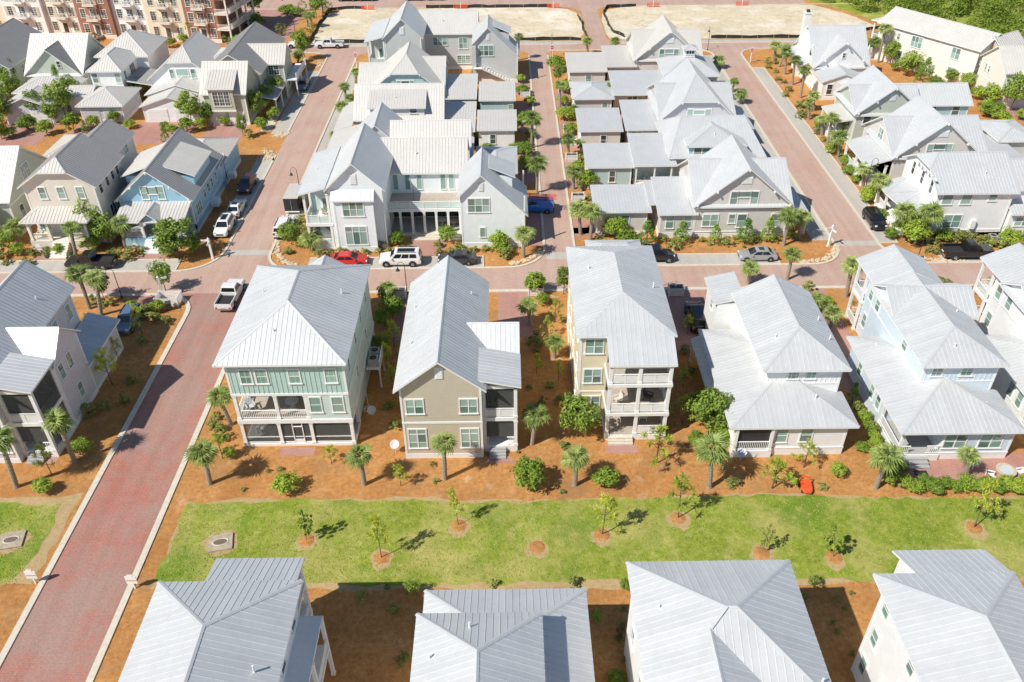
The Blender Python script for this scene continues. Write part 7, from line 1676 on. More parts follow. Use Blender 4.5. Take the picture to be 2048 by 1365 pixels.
def car(kind, col, x, y, head, label, roofcol=None, z=0, scale=1, extras=()):
    L, W, gc, zh, zb, zt, zr, cab, wr, fa, fb = SPEC[kind]; root = empty({'sedan': 'car', 'suv': 'car', 'big_suv': 'car', 'pickup': 'pickup_truck', 'van': 'van', 'jeep': 'jeep'}[kind], (x, y, z+.015), label, {'pickup': 'pickup', 'van': 'van'}.get(kind, 'car'), 'vehicles on the streets', rad(head))
    root.scale = (scale, scale, scale); P = lambda f: -L/2+L*f
    def half(w_, z0, z1, tuck=.06): return [(w_*.84, z0), (w_*.97, z0+.10), (w_, z0+(z1-z0)*.45), (w_*.985, z1-.14), (w_*.93, z1-.03), (w_*.84, z1)]
    mb = MB(); boxy = kind in ('jeep', 'pickup', 'big_suv', 'van'); e = .93 if boxy else .86
    if kind == 'pickup':
        secs = [(P(0), half(W*.96, gc+.12, .86)), (P(.012), half(W, gc+.06, .88)), (P(.40), half(W, gc, .88)), (P(.402), half(W, gc, zb)), (P(.74), half(W, gc, zb)), (P(.80), half(W, gc, zh)), (P(.94), half(W*.98, gc, zh-.05)), (P(.985), half(W*.93, gc+.05, zh-.16)), (P(1), half(W*.88, gc+.14, zh-.36))]
    else:
        secs = [(P(0), half(W*e, gc+.16, zt-.30)), (P(.012), half(W*.95, gc+.08, zt-.12)), (P(.05), half(W*.985, gc+.02, zt)), (P(.25), half(W, gc, zb)), (P(.70), half(W, gc, zb)), (P(.78), half(W, gc, zh)), (P(.92), half(W*.98, gc+.02, zh-.10)), (P(.978), half(W*.93, gc+.06, zh-.24)), (P(1), half(W*.80, gc+.15, zh-.42))]
    loft(mb, secs, col); body = mb.build('body', root, smooth=False)
    bv = body.modifiers.new('round', 'BEVEL'); bv.width = .05; bv.segments = 2; bv.limit_method = 'ANGLE'; bv.angle_limit = rad(28)
    # cabin
    a, b, c, d = (P(f) for f in cab); wb, wt = W*.93, W*(.80 if boxy else .72); cb = MB(); rc = roofcol or col
    A = [(a, zb-.02, wb), (b, zr-.05, wt), (b+.16, zr, wt*.96), (c-.2, zr, wt*.96), (c, zr-.06, wt), (d, zb-.02, wb)]
    for s in (1, -1): cb.poly([(p[0], s*p[2], p[1]) for p in (A[0], A[1], A[4], A[5])][::s], col)
    for p, q, mt in ((A[0], A[1], col), (A[1], A[2], rc), (A[2], A[3], rc), (A[3], A[4], rc), (A[4], A[5], col)): cb.poly([(p[0], -p[2], p[1]), (p[0], p[2], p[1]), (q[0], q[2], q[1]), (q[0], -q[2], q[1])], mt)
    for s in (1, -1): cb.poly([(p[0], s*p[2], p[1]) for p in A[1:5]][::-s], rc)
    cb.build('cabin', root)
    def lerp(p, q, t): return tuple(p[i]+(q[i]-p[i])*t for i in range(3))
    # glass: windscreen, rear window, side windows standing a few mm proud
    def pane(name, quad, nrm):
        g = MB(); g.poly([tuple(Vector(v)+Vector(nrm)*.012) for v in quad], 'car_glass'); g.build(name, root)
    def face(p, q, m0, m1, inset): # p lower, q upper profile points
        lo, hi = lerp(p, q, m0), lerp(p, q, m1); return [(lo[0], -lo[2]+inset, lo[1]), (lo[0], lo[2]-inset, lo[1]), (hi[0], hi[2]-inset, hi[1]), (hi[0], -hi[2]+inset, hi[1])]
    n = Vector((A[4][1]-A[5][1], 0, A[5][0]-A[4][0])).normalized(); pane('windscreen', face(A[5], A[4], .08, .93, .09), n)
    n = Vector((-(A[1][1]-A[0][1]), 0, A[1][0]-A[0][0])).normalized(); pane('rear_window', face(A[0], A[1], .25 if kind != 'sedan' else .12, .92, .10), n)
    nw = 3 if kind == 'big_suv' else 2
    for s in (1, -1):
        lo0, lo1, hi0, hi1 = A[0], A[5], A[1], A[4]; up = lambda t, h: (lambda p, q: (p[0]+(q[0]-p[0])*h, s*(p[2]+(q[2]-p[2])*h), p[1]+(q[1]-p[1])*h))(lerp(lo0, lo1, t), lerp(hi0, hi1, t))
        st = .10 if kind != 'van' else .62; en = .93
        for i in range(nw if kind != 'van' else 1):
            t0 = st+(en-st)*i/(nw if kind != 'van' else 1)+.015; t1 = st+(en-st)*(i+1)/(nw if kind != 'van' else 1)-.015; pane('side_window', [up(t0, .14), up(t1, .14), up(t1, .88), up(t0, .88)], (0, s, .2))
        w_ = MB(); w_.box(d-.35, d-.18, s*W-.02 if s > 0 else -W-.20, W+.20 if s > 0 else -W+.02, zb, zb+.16, col); w_.build('mirror', root)
        for f in (fa, fb):
            wx = P(f); arch = MB(); arch.lathe([(.01, s*(W+.004)), (wr*1.18, s*(W+.004)), (wr*1.18, s*(W-.1))], 'black_plastic', 18, (wx, wr+.02), 'Y'); arch.build('wheel_arch', root)
            wh = bpy.data.objects.new('wheel', None); wh.location = (wx, s*(W-.09), wr); link(wh, root); ty = MB(); ty.lathe([(wr*.62, -.11), (wr*.95, -.11), (wr, -.07), (wr, .07), (wr*.95, .11), (wr*.62, .11)], 'tyre', 18, (0, 0), 'Y'); ty.build('tyre', wh)
            ri = MB(); ri.lathe([(.01, s*.10), (wr*.2, s*.105), (wr*.6, s*.085), (wr*.64, s*.11)], 'rim', 18, (0, 0), 'Y')
            for q in range(5): an = q*1.2566; ri.beam((0, s*.108, 0), (math.cos(an)*wr*.6, s*.108, math.sin(an)*wr*.6), .05, .02, 'rim')
            ri.build('rim', wh)
        hz = zh-.30; l = MB(); l.box(P(.955), P(.985), s*W*.55 if s > 0 else -W*.86, W*.86 if s > 0 else s*W*.55, hz-.02, hz+.16, 'lamp_clear'); l.build('headlight', root)
        tz = (zt if kind != 'pickup' else .88)-.28; l = MB(); l.box(P(-.004), P(.02), W*.66 if s > 0 else -W*.90, W*.90 if s > 0 else -W*.66, tz-.06, tz+.20, 'lamp_red'); l.build('taillight', root)
    g = MB(); g.box(P(.965), P(1.003), -W*.5, W*.5, gc+.3, zh-.34, 'black_plastic'); g.build('grille', root); g = MB(); g.box(P(-.012), P(.01), -W*.84, W*.84, gc+.12, gc+.34, 'chrome' if kind == 'pickup' else 'black_plastic'); g.build('rear_bumper', root); g = MB(); g.box(P(-.008), P(-.003), -.26, .26, gc+.42, gc+.56, 'plate'); g.build('number_plate', root)
    if kind == 'pickup':
        bd = MB(); z0, z1 = .86, 1.22
        for s in (1, -1): bd.box(P(.0), P(.405), s*W*.98-.07 if s > 0 else -W*.98, W*.98 if s > 0 else -W*.98+.07, z0-.05, z1, col)
        bd.box(P(-.002), P(.012), -W*.98, W*.98, .55, z1, col); bd.build('bed_side', root); fl = MB(); fl.box(P(.015), P(.40), -W*.9, W*.9, .86, .90, 'black_plastic'); fl.build('bed_floor', root)
    if 'sunroof' in extras: sr = MB(); sr.box(b+.5, c-.35, -wt*.55, wt*.55, zr+.002, zr+.014, 'car_glass'); sr.build('sunroof', root)
    if 'rails' in extras or kind == 'big_suv':
        for s in (1, -1): r_ = MB(); r_.beam((b+.3, s*wt*.86, zr+.06), (c-.3, s*wt*.86, zr+.06), .05, .05, 'black_plastic'); r_.build('roof_rail', root)
    if 'spare' in extras: sp = MB(); sp.lathe([(.05, -.1), (.36, -.1), (.36, .1), (.05, .1)], 'tyre', 16, (0, 0), 'Y'); o = sp.build('spare_wheel', root); o.location = (P(-.03), 0, .95); o.rotation_euler = (0, 0, math.pi/2)
    return root
car('pickup', 'paint_white', -32.5, 82.2, 88, 'white pickup truck with open bed driving on the brick street corner')
car('pickup', 'paint_black', -51.9, 90.0, 180, 'black pickup parked before the cream cottage, bed towards the right')
car('suv', 'paint_white', -37.7, 98.9, -90, 'white suv with sunroof parked nose towards the camera beside the blue cottage', extras=('sunroof',))
car('sedan', 'paint_white', -37.5, 104.3, 90, 'white sedan parked behind the white suv by the blue cottage', extras=('sunroof',))
car('suv', 'paint_maroon', -37.8, 111.4, -90, 'dark maroon suv parked in shade above the white sedan')
car('big_suv', 'paint_white', -29.6, 98.4, 90, 'white suv seen from behind at the corner of the left street')
car('sedan', 'paint_red', -19.8, 90.0, 0, 'red sedan partly behind the teal house roof')
car('big_suv', 'paint_white', -13.4, 89.9, 180, 'large white suv parked before the big white house', extras=('sunroof',))
car('sedan', 'paint_grey', -6.4, 90.0, 180, 'dark sedan half hidden behind the tan gable roof')
v_ = car('van', 'paint_blue', 4.0, 103.6, 172, 'blue van carrying red ladders in the driveway of the white house')
mk = MB()
for i in range(7): mk.box(-.4+i*.16, -.32+i*.16, .925, .935, 1.18, 1.30, 'white_paint')
mk.build('side_lettering', v_)
car('jeep', 'paint_black', 18.6, 90.1, 0, 'black jeep peeping out behind the cream tower roof', extras=('spare',))
car('sedan', 'paint_silver', 31.1, 90.1, 180, 'silver sedan parked before the warm-grey gable house', extras=('sunroof',))
car('suv', 'paint_black', 48.9, 98.8, -90, 'black crossover parked on the grey strip of the right street', extras=('sunroof',))
car('pickup', 'paint_black', 57.3, 90.0, 0, 'lifted black pickup parked below the white house on the right', scale=1.06, z=.06)
car('suv', 'paint_steel', -42.7, 77.2, -90, 'blue-grey suv parked beside the lilac-grey house', extras=('rails',))
car('big_suv', 'paint_black', 21.0, 76.6, 90, 'black suv in the shaded driveway between cream tower and white hip house')
car('sedan', 'paint_steel', -37.7, 153.6, -90, 'steel-blue car parked on the left street below the stop line')
car('pickup', 'paint_white', -36.8, 177.6, 180, 'white pickup parked on the far street by the sand lot')
car('jeep', 'paint_white', -43.4, 177.8, 180, 'white off-roader with dark roof parked behind the far white pickup', roofcol='paint_black')
car('sedan', 'paint_steel', -57.5, 195.6, 80, 'blue car beside the end brick townhouse')
for x, c, l in ((-38.6, 'paint_black', 'first'), (-33.9, 'paint_grey', 'second'), (-22.2, 'paint_black', 'third'), (-17, 'paint_grey', 'fourth')): car('sedan', c, x, 214.6, 0, '%s dark car from the left, cut by the top picture edge' % l)
# trailer
r = empty('cargo_trailer', (-29.6, 105.6, 0), 'black box trailer with grey roof on the left street', 'trailer'); m = MB(); m.box(-1.0, 1.0, -2.3, 2.3, .45, 2.35, 'paint_black'); m.build('body', r); m = MB(); m.box(-1.02, 1.02, -2.32, 2.32, 2.35, 2.42, 'roof_tan'); m.build('roof', r); m = MB(); m.box(-.9, .9, -2.34, -2.31, .55, 2.25, 'black_plastic'); m.box(-.03, .03, -2.36, -2.33, .55, 2.25, 'chrome'); m.build('rear_door', r); m = MB(); m.box(-1.0, 1.0, -2.42, -2.3, .35, .48, 'white_paint'); m.build('bumper', r); m = MB(); m.beam((-.3, 2.3, .5), (0, 3.4, .5), .08, .08, 'chrome'); m.beam((.3, 2.3, .5), (0, 3.4, .5), .08, .08, 'chrome'); m.build('hitch', r)
for s in (1, -1):
    for yy in (-.45, .45): m = MB(); m.lathe([(.02, yy-.0)], 'tyre', 3, (0, 0), 'Y') if 0 else m.tube([(s*.95, yy, .36), (s*1.18, yy, .36)], .36, 'tyre', 16); m.build('wheel', r)
# ladders on the van
for xx in (-1.2, 1.0): rk = MB(); rk.box(xx-.04, xx+.04, -.75, .75, 2.05, 2.11, 'black_plastic'); rk.box(xx-.03, xx+.03, -.72, -.66, 1.8, 2.08, 'black_plastic'); rk.box(xx-.03, xx+.03, .66, .72, 1.8, 2.08, 'black_plastic'); rk.build('roof_rack', v_)
for i, (dy, dz) in enumerate(((.34, 2.16), (-.26, 2.3))):
    m = MB(); 
    for s in (-.2, .2): m.beam((-2.7, dy+s, dz), (2.3, dy+s, dz+.05), .06, .09, 'ladder_red')
    for k in range(15): m.beam((-2.6+k*.33, dy-.2, dz), (-2.6+k*.33, dy+.2, dz), .04, .04, 'ladder_red')
    o = m.build('ladder', None, label=('red ladder on the near side of the blue van roof', 'red ladder on the far side of the blue van roof')[i], cat='ladder', group='ladders on the blue van'); o.location = (4.0, 103.6, 0); o.rotation_euler = (0, 0, rad(172))
# ------------------------------------------------------------------ street furniture and small things
def lamp(x, y, h, ang, label):
    r = empty('street_lamp', (x, y, 0), label, 'lamp', 'black gooseneck street lamps', rad(ang)); m = MB(); m.tube([(0, 0, 0), (0, 0, .5), (0, 0, h-.5)], [.08, .055, .04], 'pole_dark', 8); m.lathe([(.15, 0), (.15, .1), (.08, .25)], 'pole_dark', 10); m.build('pole', r)
    m = MB(); pts = [(0, 0, h-.5)] + [(.42-.42*math.cos(rad(a)), 0, h-.5+.5*math.sin(rad(a))) for a in range(20, 181, 20)] + [(.84, 0, h-.75)]; m.tube(pts, .026, 'pole_dark', 6); m.build('arm', r)
    m = MB(); m.lathe([(.03, h-.7), (.10, h-.8), (.14, h-.95), (.25, h-1.1), (.26, h-1.13), (.05, h-1.1)], 'pole_dark', 14, (.84, 0)); m.build('lamp_shade', r)
lamp(-12, 83.0, 4.3, 180, 'black lamp post beside the tan house, in front of the white suv'); lamp(50.3, 87.9+.3, 4.2, 170, 'black lamp post at the corner by the lifted black pickup'); lamp(-29.2, 107.5, 5.0, 180, 'black lamp post by the left porch of the big white house'); lamp(50.9, 108.1, 5.2, 0, 'black lamp post among palms along the right street'); lamp(9.2, 169.4, 4.6, 90, 'thin black lamp post at the top end of the narrow lane'); lamp(41.4, 173.2, 4.6, 90, 'thin black lamp post at the top of the right street'); lamp(-46.1, 187.9, 5.0, 150, 'black lamp post on the brick plaza by the sand lot'); lamp(16.2, 82.6, 4.5, 0, 'black lamp post hidden behind the cream tower, shadow on street'); lamp(-45.6, 83.2+.0-.4, 4.0, 200, 'black lamp post behind the lilac-grey roof')
def road_sign(x, y, label, rz=0):
    r = empty('road_sign', (x, y, 0), label, 'sign', 'round road signs at the far street', rad(rz)); m = MB(); m.box(-.06, .06, -.06, .06, 0, 2.9, 'white_paint'); m.build('post', r); m = MB(); m.lathe([(.01, -.07), (.42, -.07), (.42, -.045)], 'white_paint', 20, (0, 2.5), 'Y'); o = m.build('plate', r); m = MB(); m.lathe([(.01, -.078), (.34, -.078)], 'sign_red', 20, (0, 2.5), 'Y'); m.build('red_disc', o); m = MB(); m.box(-.25, .25, -.09, -.08, 2.45, 2.56, 'white_paint'); m.build('white_bar', o); m = MB(); m.prism([(-.1, -.1, 2.9), (.1, -.1, 2.9), (.1, .1, 2.9), (-.1, .1, 2.9)], (0, 0, .12), 'white_paint'); m.build('finial', r)
road_sign(-29.4, 164.5, 'round red and white sign at the top of the left street'); road_sign(9.2, 168.0, 'round red and white sign at the top of the narrow lane'); road_sign(48.2, 165.1, 'round red and white sign on the mulch at the right street end'); road_sign(-52.5, 206.5, 'round red and white sign by the entrance at the top')
def street_post(x, y, label, rz):
    r = empty('street_name_post', (x, y, 0), label, 'signpost', 'white wooden street signposts', rad(rz)); m = MB(); m.box(-.12, .12, -.12, .12, 0, 2.9, 'white_paint'); m.box(-.16, .16, -.16, .16, 0, .3, 'white_paint'); m.build('post', r); m = MB(); m.box(-.95, .1, -.04, .04, 2.55, 2.78, 'white_paint'); m.build('name_board', r); m = MB(); m.box(-.04, .04, -.8, .1, 2.3, 2.5, 'white_paint'); m.build('name_board', r); m = MB(); m.lathe([(.16, 2.9), (.05, 3.05), (.01, 3.15)], 'white_paint', 8); m.build('finial', r)
street_post(-37.3, 91.5, 'white wooden signpost at the mulch corner by the blue cottage', 0); street_post(41.0, 93, 'white wooden signpost on the corner by the right street', 20); street_post(-40.6, 82.6, 'white slanted-top post beside the bin enclosure', 200)
def yard_sign(x, y, label, h=1.0, big=False):
    r = empty('notice_board' if big else 'yard_sign', (x, y, 0), label, 'sign'); m = MB(); m.box(-.06, .06, -.03, .03, 0, h, 'white_paint'); m.build('post', r); m = MB(); w_ = .42 if big else .34; m.box(-w_, w_, -.06, .0, h*.55, h*1.25, 'white_paint'); m.lathe([(.01, 0)], 'white_paint', 3) if 0 else m.box(-w_*.5, w_*.5, -.055, 0, h*1.25, h*1.4, 'white_paint'); b = m.build('board', r); m = MB(); m.box(-w_*.9, w_*.9, -.068, -.06, h*.82, h*.90, 'sign_red' if not big else 'brick_drive'); m.build('red_stripe', b)
yard_sign(-37.4, 41.9, 'white notice board left of the brick road at lower left', 1.2, True); yard_sign(-29.4, 41.3, 'white notice board right of the brick road at lower left', 1.2, True); yard_sign(-59.8, 93.9-.6, 'small white and red yard sign before the cream cottage'); yard_sign(-47.5, 93.3, 'small white and red yard sign by the blue cottage steps')
# bins in white slatted enclosures
def bin_box(x, y, w_, d, label, rz=0):
    r = empty('bin_enclosure', (x, y, 0), label, 'enclosure', 'white slatted bin enclosures', rad(rz))
    for nm, a in (('slat_panel', (-w_/2, w_/2, -d/2, -d/2+.04)), ('slat_panel', (-w_/2, w_/2, d/2-.04, d/2)), ('slat_panel', (-w_/2, -w_/2+.04, -d/2+.05, d/2-.05)), ('slat_panel', (w_/2-.04, w_/2, -d/2+.05, d/2-.05))):
        m = MB()
        for k in range(5): m.box(a[0], a[1], a[2], a[3], .06+k*.22, .22+k*.22, 'white_paint')
        m.build(nm, r)
    for sx in (-1, 1):
        for sy in (-1, 1): m = MB(); m.box(sx*w_/2-.05, sx*w_/2+.05, sy*d/2-.05, sy*d/2+.05, 0, 1.2, 'white_paint'); m.build('post', r)
def bin_(x, y, label, rz=0):
    r = empty('wheelie_bin', (x, y, 0), label, 'bin', 'dark rubbish bins', rad(rz)); m = MB(); b, t = [(-.24, -.24, .06), (.24, -.24, .06), (.24, .24, .06), (-.24, .24, .06)], [(-.30, -.32, .98), (.30, -.32, .98), (.30, .32, .98), (-.30, .32, .98)]
    for i in range(4): m.poly([b[i], b[(i+1) % 4], t[(i+1) % 4], t[i]], 'bin_dark')
    m.poly(b, 'bin_dark'); m.build('body', r); m = MB(); m.prism([(-.32, -.35, .98), (.32, -.35, .98), (.32, .36, .98), (-.32, .36, .98)], (0, 0, .07), 'bin_dark'); m.build('lid', r)
    for s in (-1, 1): m = MB(); m.tube([(s*.26-.04, .26, .1), (s*.26+.04, .26, .1)], .1, 'tyre', 10); m.build('wheel', r)
bin_box(-39.6, 81.6, 2.6, 1.7, 'white slatted bin enclosure at the corner of the brick road'); bin_(-40.6, 80.4, 'dark bin left of the corner enclosure'); bin_(-39.1, 80.1, 'dark bin at the front of the corner enclosure', 20)
for x, y, a in ((9.9, 119.9, 'by the second lane garage'), (9.9, 106.3, 'by the nearest lane garage'), (10.2, 131.2, 'halfway up the narrow lane'), (10.2, 126.2, 'below the middle lane garage'), (3.4, 147.6, 'on the left of the lane top'), (19.6, 82.2, 'right of the cream tower by the street'), (-12.9, 82.3, 'behind the teal house by the street'), (3.2, 82.6, 'in the mulch right of the tan house'), (10.4, 150, 'on the right of the lane top'), (74, 122, 'by the gravel drive at right')):
    bin_box(x, y, 1.7, 1.0, 'small white bin enclosure '+a)
    for q, s in enumerate((-.4, .4)): bin_(x+s, y, ('left' if q == 0 else 'right')+' dark bin in the enclosure '+a)
# satellite dishes
for x, y, l in ((-13.3, 61, 'grey satellite dish on the ground beside the teal house'), (-10.6, 56.2, 'grey satellite dish at the left corner of the tan house'), (20.9, 54.6, 'grey satellite dish before the white hip house porch')):
    r = empty('satellite_dish', (x, y, 0), l, 'dish'); m = MB(); m.tube([(0, 0, 0), (0, 0, .9)], .035, 'dish_grey', 7); m.build('pole', r); m = MB(); m.lathe([(.01, 0), (.22, .02), (.38, .07), (.44, .11), (.43, .12), (.2, .04)], 'dish_grey', 18); d = m.build('dish', r); d.location = (0, -.05, 1.0); d.rotation_euler = (rad(38), 0, rad(-10)); m = MB(); m.beam((0, -.1, .85), (0, -.5, 1.25), .03, .03, 'dish_grey'); m.build('arm', r)
m = MB(); m.tube([(-14.2, 63.4, 1.6), (-14.0, 62.9, .1)] + [(-13.9+.5*math.cos(a*.5), 62.0+.35*math.sin(a*.5)+.02*a, .05) for a in range(22)], .03, 'white_paint', 6); m.build('garden_hose', label='white coiled hose on the ground beside the teal house', cat='hose')
# toys on the mulch
r = empty('ride_on_toy', (25.8, 50.95, 0), 'orange plastic ride-on toy car at the lawn edge', 'toy', None, rad(-95)); m = MB(); loft(m, [(-.75, [(.25, .2), (.3, .35), (.25, .45)]), (-.6, [(.4, .15), (.48, .4), (.42, .62)]), (-.1, [(.45, .15), (.52, .38), (.44, .5)]), (.45, [(.42, .15), (.48, .36), (.4, .5)]), (.75, [(.25, .2), (.3, .3), (.22, .38)])], 'orange_plastic'); m.build('body', r); m = MB(); m.lathe([(.34, .53), (.30, .45), (.05, .44)], 'sign_red', 16, (-.2, 0)); m.build('seat', r); m = MB(); m.tube([(-.62, -.4, .5), (-.68, -.35, .85), (-.68, .35, .85), (-.62, .4, .5)], .06, 'orange_plastic', 8); m.build('backrest', r)
for sx in (-.45, .45):
    for sy in (-.42, .42): m = MB(); m.tube([(sx, sy-.06, .15), (sx, sy+.06, .15)], .15, 'tyre', 12); m.build('wheel', r)
r = empty('scooter_toy', (24.9, 51.5, 0), 'lime green toy scooter left of the orange ride-on', 'toy'); m = MB(); m.prism([(-.2, -.3, .35), (.2, -.3, .35), (.22, .3, .4), (-.22, .3, .4)], (0, 0, .14), 'lime_plastic'); m.build('seat', r); m = MB(); m.beam((-.35, -.3, .3), (.3, .3, .3), .05, .05, 'white_paint'); m.beam((0, -.4, .3), (-.1, -.5, .75), .04, .04, 'white_paint'); m.build('frame', r)
for q in ((-.35, -.3), (.35, -.3), (0, .4)): m = MB(); m.tube([(q[0]-.03, q[1], .15), (q[0]+.03, q[1], .15)], .15, 'tyre', 12); m.build('wheel', r)
# storm drain boxes on the lawns
for x, y, l in ((-23.9, 45.7, 'concrete drain slab with dark oval opening on the main lawn'), (-41.3, 46.2, 'concrete drain slab on the lawn left of the brick road')):
    r = empty('drain_slab', (x, y, 0), l, 'drain', None, rad(12)); m = MB(); m.box(-.95, .95, -.85, .85, -.05, .16, 'drain_concrete'); m.build('slab', r); m = MB(); m.lathe([(.01, .168), (.42, .168)], 'bark', 18); o = m.build('opening', r); o.scale = (1.3, .75, 1); m = MB(); m.lathe([(.42, .16), (.44, .21), (.50, .21), (.52, .16)], 'concrete', 18); o = m.build('rim', r); o.scale = (1.3, .75, 1)
    pts = [(x+math.cos(a*.42)*RNG.uniform(1.2, 1.7), y+math.sin(a*.42)*RNG.uniform(1.1, 1.5)) for a in range(15)]; sheet('bare_soil_patch', [pts], 'dirt', .019)
# patio set
r = empty('fire_table', (43.9, 52.4, 0), 'round cream fire table on the brick patio', 'table'); m = MB(); m.lathe([(.55, 0), (.55, .5), (.85, .52), (.85, .64), (.62, .64), (.60, .58)], 'table_wood', 24); m.build('base', r); m = MB(); m.lathe([(.01, .60), (.60, .60)], 'dish_grey', 24); m.build('gravel_top', r)
def chair(x, y, z, rz, label, mat='white_paint', grp='white patio chairs'):
    r = empty('garden_chair', (x, y, z), label, 'chair', grp, rad(rz)); m = MB(); m.prism([(-.3, -.3, .36), (.3, -.3, .36), (.3, .28, .28), (-.3, .28, .28)], (0, 0, .05), mat); m.build('seat', r)
    for k in range(4): m = MB(); m.prism([(-.3+k*.155, .26, .3), (-.17+k*.155, .26, .3), (-.17+k*.155, .52, .98), (-.3+k*.155, .52, .98)], (0, .03, 0), mat); m.build('slat', r)
    for s in (-1, 1):
        m = MB(); m.box(s*.36-.06, s*.36+.06, -.36, .4, .55, .59, mat); m.build('armrest', r)
        for yy in (-.3, .3): m = MB(); m.box(s*.34-.03, s*.34+.03, yy-.03, yy+.03, 0, .56, mat); m.build('leg', r)
chair(42.4, 52.0, 0, 70, 'white garden chair left of the fire table'); chair(45.3, 52.3, 0, -80, 'white garden chair right of the fire table'); chair(41.6, 53.5, 0, 20, 'white garden chair under the patio palm')
m = MB(); m.box(36.0, 37.2, 52.4, 53.0, .02, .04, 'dark'); m.build('door_mat', label='dark doormat on the brick patio below the steps', cat='mat')
chair(-23.9, 58.6, 3.36, 30, 'grey chair left on the balcony of the teal house', 'dish_grey', 'porch chairs'); chair(-23.5, 58.8, .32, 160, 'pale chair inside the screened porch of the teal house', 'white_paint', 'porch chairs'); chair(10.0, 59.0, 3.34, -60, 'pale chair on the middle porch of the cream tower', 'cushion', 'porch chairs'); chair(12.9, 59.4, 3.34, 60, 'dark chair on the middle porch of the cream tower', 'bin_dark', 'porch chairs'); chair(12.6, 59.6, .66, 0, 'white chair on the ground porch of the cream tower', 'white_paint', 'porch chairs'); chair(-60, 95, 1.52, 10, 'pale chair on the porch of the cream cottage', 'cushion', 'porch chairs'); chair(-23.2, 95.6, 3.74, 40, 'tan chair on the upper porch of the big white house', 'table_wood', 'porch chairs'); chair(20.2, 111.4, .64, 0, 'left grey chair under the porch roof right of the lane', 'dish_grey', 'porch chairs'); chair(21.6, 111.4, .64, 0, 'right grey chair under the porch roof right of the lane', 'dish_grey', 'porch chairs'); chair(-1.6, 57.6, 4.2, 200, 'dark chair on the upper porch of the tan house', 'bin_dark', 'porch chairs')
for x, y, z, l, mt in ((-20.1, 58.9, 3.36, 'pale round table on the balcony of the teal house', 'dish_grey'), (-22.4, 58.6, .32, 'pale table inside the screened porch of the teal house', 'white_paint'), (-8.8, 99.4, .3, 'cream table under the deck of the big white house', 'cushion'), (-7.2, 99.0, .3, 'wooden side table under the deck of the big white house', 'table_wood')):
    r = empty('round_table', (x, y, z), l, 'table', 'porch tables'); m = MB(); m.lathe([(.01, .74), (.62, .74), (.62, .70), (.01, .70)], mt, 20); m.build('top', r); m = MB(); m.lathe([(.3, 0), (.3, .04), (.05, .08), (.05, .7)], mt, 12); m.build('pedestal', r)
for x, y, l in ((-58.5, 92.3, 'green plant pot left of the cream cottage steps'), (-55.6, 92.3, 'green plant pot right of the cream cottage steps')):
    r = empty('plant_pot', (x, y, 0), l, 'pot', 'pots by the cream cottage'); m = MB(); m.lathe([(.01, .02), (.26, .02), (.38, .5), (.34, .5), (.3, .42), (.01, .42)], 'pot_green', 14); m.build('pot', r); o = bpy.data.objects.new('plant', PROTO['shrub'][0][0][1]); o.scale = (.8, .8, .6); o.location = (0, 0, .42); link(o, r)
# silt fences round the sand lots
def silt_fence(pts, label, h=.75):
    r = empty('silt_fence', (pts[0][0], pts[0][1], 0), label, 'fence', 'black silt fences round the sand lots'); off = (pts[0][0], pts[0][1], 0); rn = random.Random(len(pts)); P = []
    for a, b in zip(pts, pts[1:]):
        a, b = Vector(a), Vector(b); n = max(1, int((b-a).length/1.6))
        for i in range(n): P.append(a.lerp(b, i/n)+Vector((rn.uniform(-.12, .12), rn.uniform(-.12, .12))))
    P.append(Vector(pts[-1])); hs = [h*rn.uniform(.75, 1.1) for _ in P]; m = MB()
    for i in range(len(P)-1): p, q = P[i], P[i+1]; m.prism([(p.x, p.y, 0), (q.x, q.y, 0), (q.x, q.y, hs[i+1]), (p.x, p.y, hs[i])], (.0, .02, 0), 'black_plastic') if abs((q-p).x) > abs((q-p).y) else m.prism([(p.x, p.y, 0), (q.x, q.y, 0), (q.x, q.y, hs[i+1]), (p.x, p.y, hs[i])], (.02, 0, 0), 'black_plastic')
    m.build('fabric', r, off)
    for i in range(0, len(P), 2): m = MB(); m.box(P[i].x-.03, P[i].x+.03, P[i].y-.03, P[i].y+.03, 0, hs[i]+.15, 'table_wood'); m.build('stake', r, off)
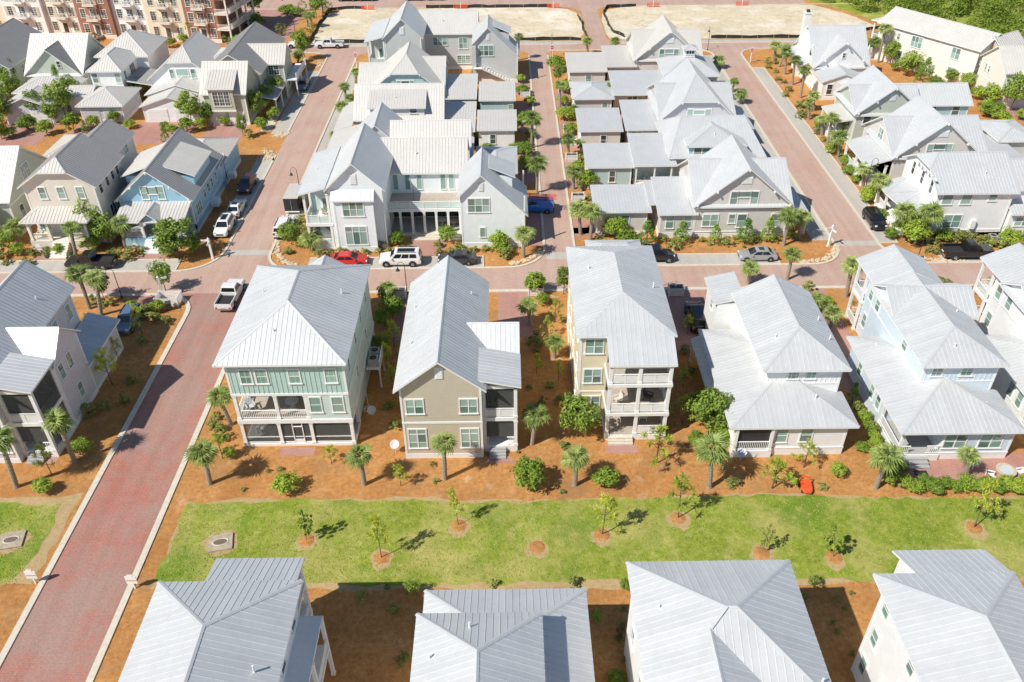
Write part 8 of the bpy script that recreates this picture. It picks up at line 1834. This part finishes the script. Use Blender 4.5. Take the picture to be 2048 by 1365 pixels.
silt_fence([(-41.8, 180.4), (-42.0, 194), (-41.6, 205.6), (-38, 207.0), (-33.5, 207)], 'black silt fence along the left side of the sand lot'); silt_fence([(-29, 207), (-24, 207)][:0] + [(-19, 207), (11, 207)], 'black silt fence along the top of the left sand lot'); silt_fence([(2.6, 181), (13.6, 181), (16, 180.7)], 'black silt fence below the left sand lot near the lane'); silt_fence([(-40.5, 180.5), (-29.5, 180.5)], 'black silt fence behind the far white pickup'); silt_fence([(16.6, 199.5), (17.0, 193), (16.9, 188), (17.2, 183)], 'black silt fence left of the link road'); silt_fence([(31, 206.8), (24, 205.6), (22.6, 201), (22.8, 192), (23.4, 186), (25.4, 182.6)], 'black silt fence right of the link road'); silt_fence([(43.6, 181.2), (63.6, 181)], 'black silt fence below the right sand lot'); silt_fence([(76, 184.4), (82.6, 187.6)], 'black silt fence near the cream apartments')
for i, (x, y, l) in enumerate(((-32.6, 206.2, 'first from left'), (-10.6, 206.4, 'second from left'), (11.3, 206.3, 'third from left'), (35, 206.2, 'fourth from left'), (56.2, 206.6, 'rightmost'))):
    r = empty('safety_barrier', (x, y, 0), 'orange safety netting on posts at the sand lot top, '+l, 'barrier', 'orange barriers'); m = MB()
    for k in range(4): m.box(-1.4, 1.4, -.02, .02, .15+k*.22, .28+k*.22, 'orange_plastic')
    m.build('netting', r)
    for s in (-1.4, 0, 1.4): m = MB(); m.box(s-.05, s+.05, -.05, .05, 0, 1.5 if s == 0 else 1.1, 'white_paint' if s == 0 else 'orange_plastic'); m.build('post', r)
# bicycles by the lane
r = empty('bicycle', (10.2, 141.2, 0), 'blue bicycle lying by the lane planters', 'bicycle', None, rad(20)); 
for s in (-.5, .5): m = MB(); m.lathe([(.30, -.02), (.34, 0), (.30, .02)], 'tyre', 16, (s, .34), 'Y'); m.build('wheel', r)
m = MB(); m.beam((-.5, 0, .34), (-.1, 0, .7), .04, .04, 'paint_blue'); m.beam((-.1, 0, .7), (.4, 0, .72), .04, .04, 'paint_blue'); m.beam((.5, 0, .34), (.38, 0, .85), .04, .04, 'paint_blue'); m.beam((-.1, 0, .34), (.4, 0, .7), .04, .04, 'paint_blue'); m.build('frame', r); m = MB(); m.box(-.25, .0, -.06, .06, .78, .84, 'black_plastic'); m.build('saddle', r); m = MB(); m.box(.34, .42, -.28, .28, .88, .92, 'black_plastic'); m.build('handlebar', r)
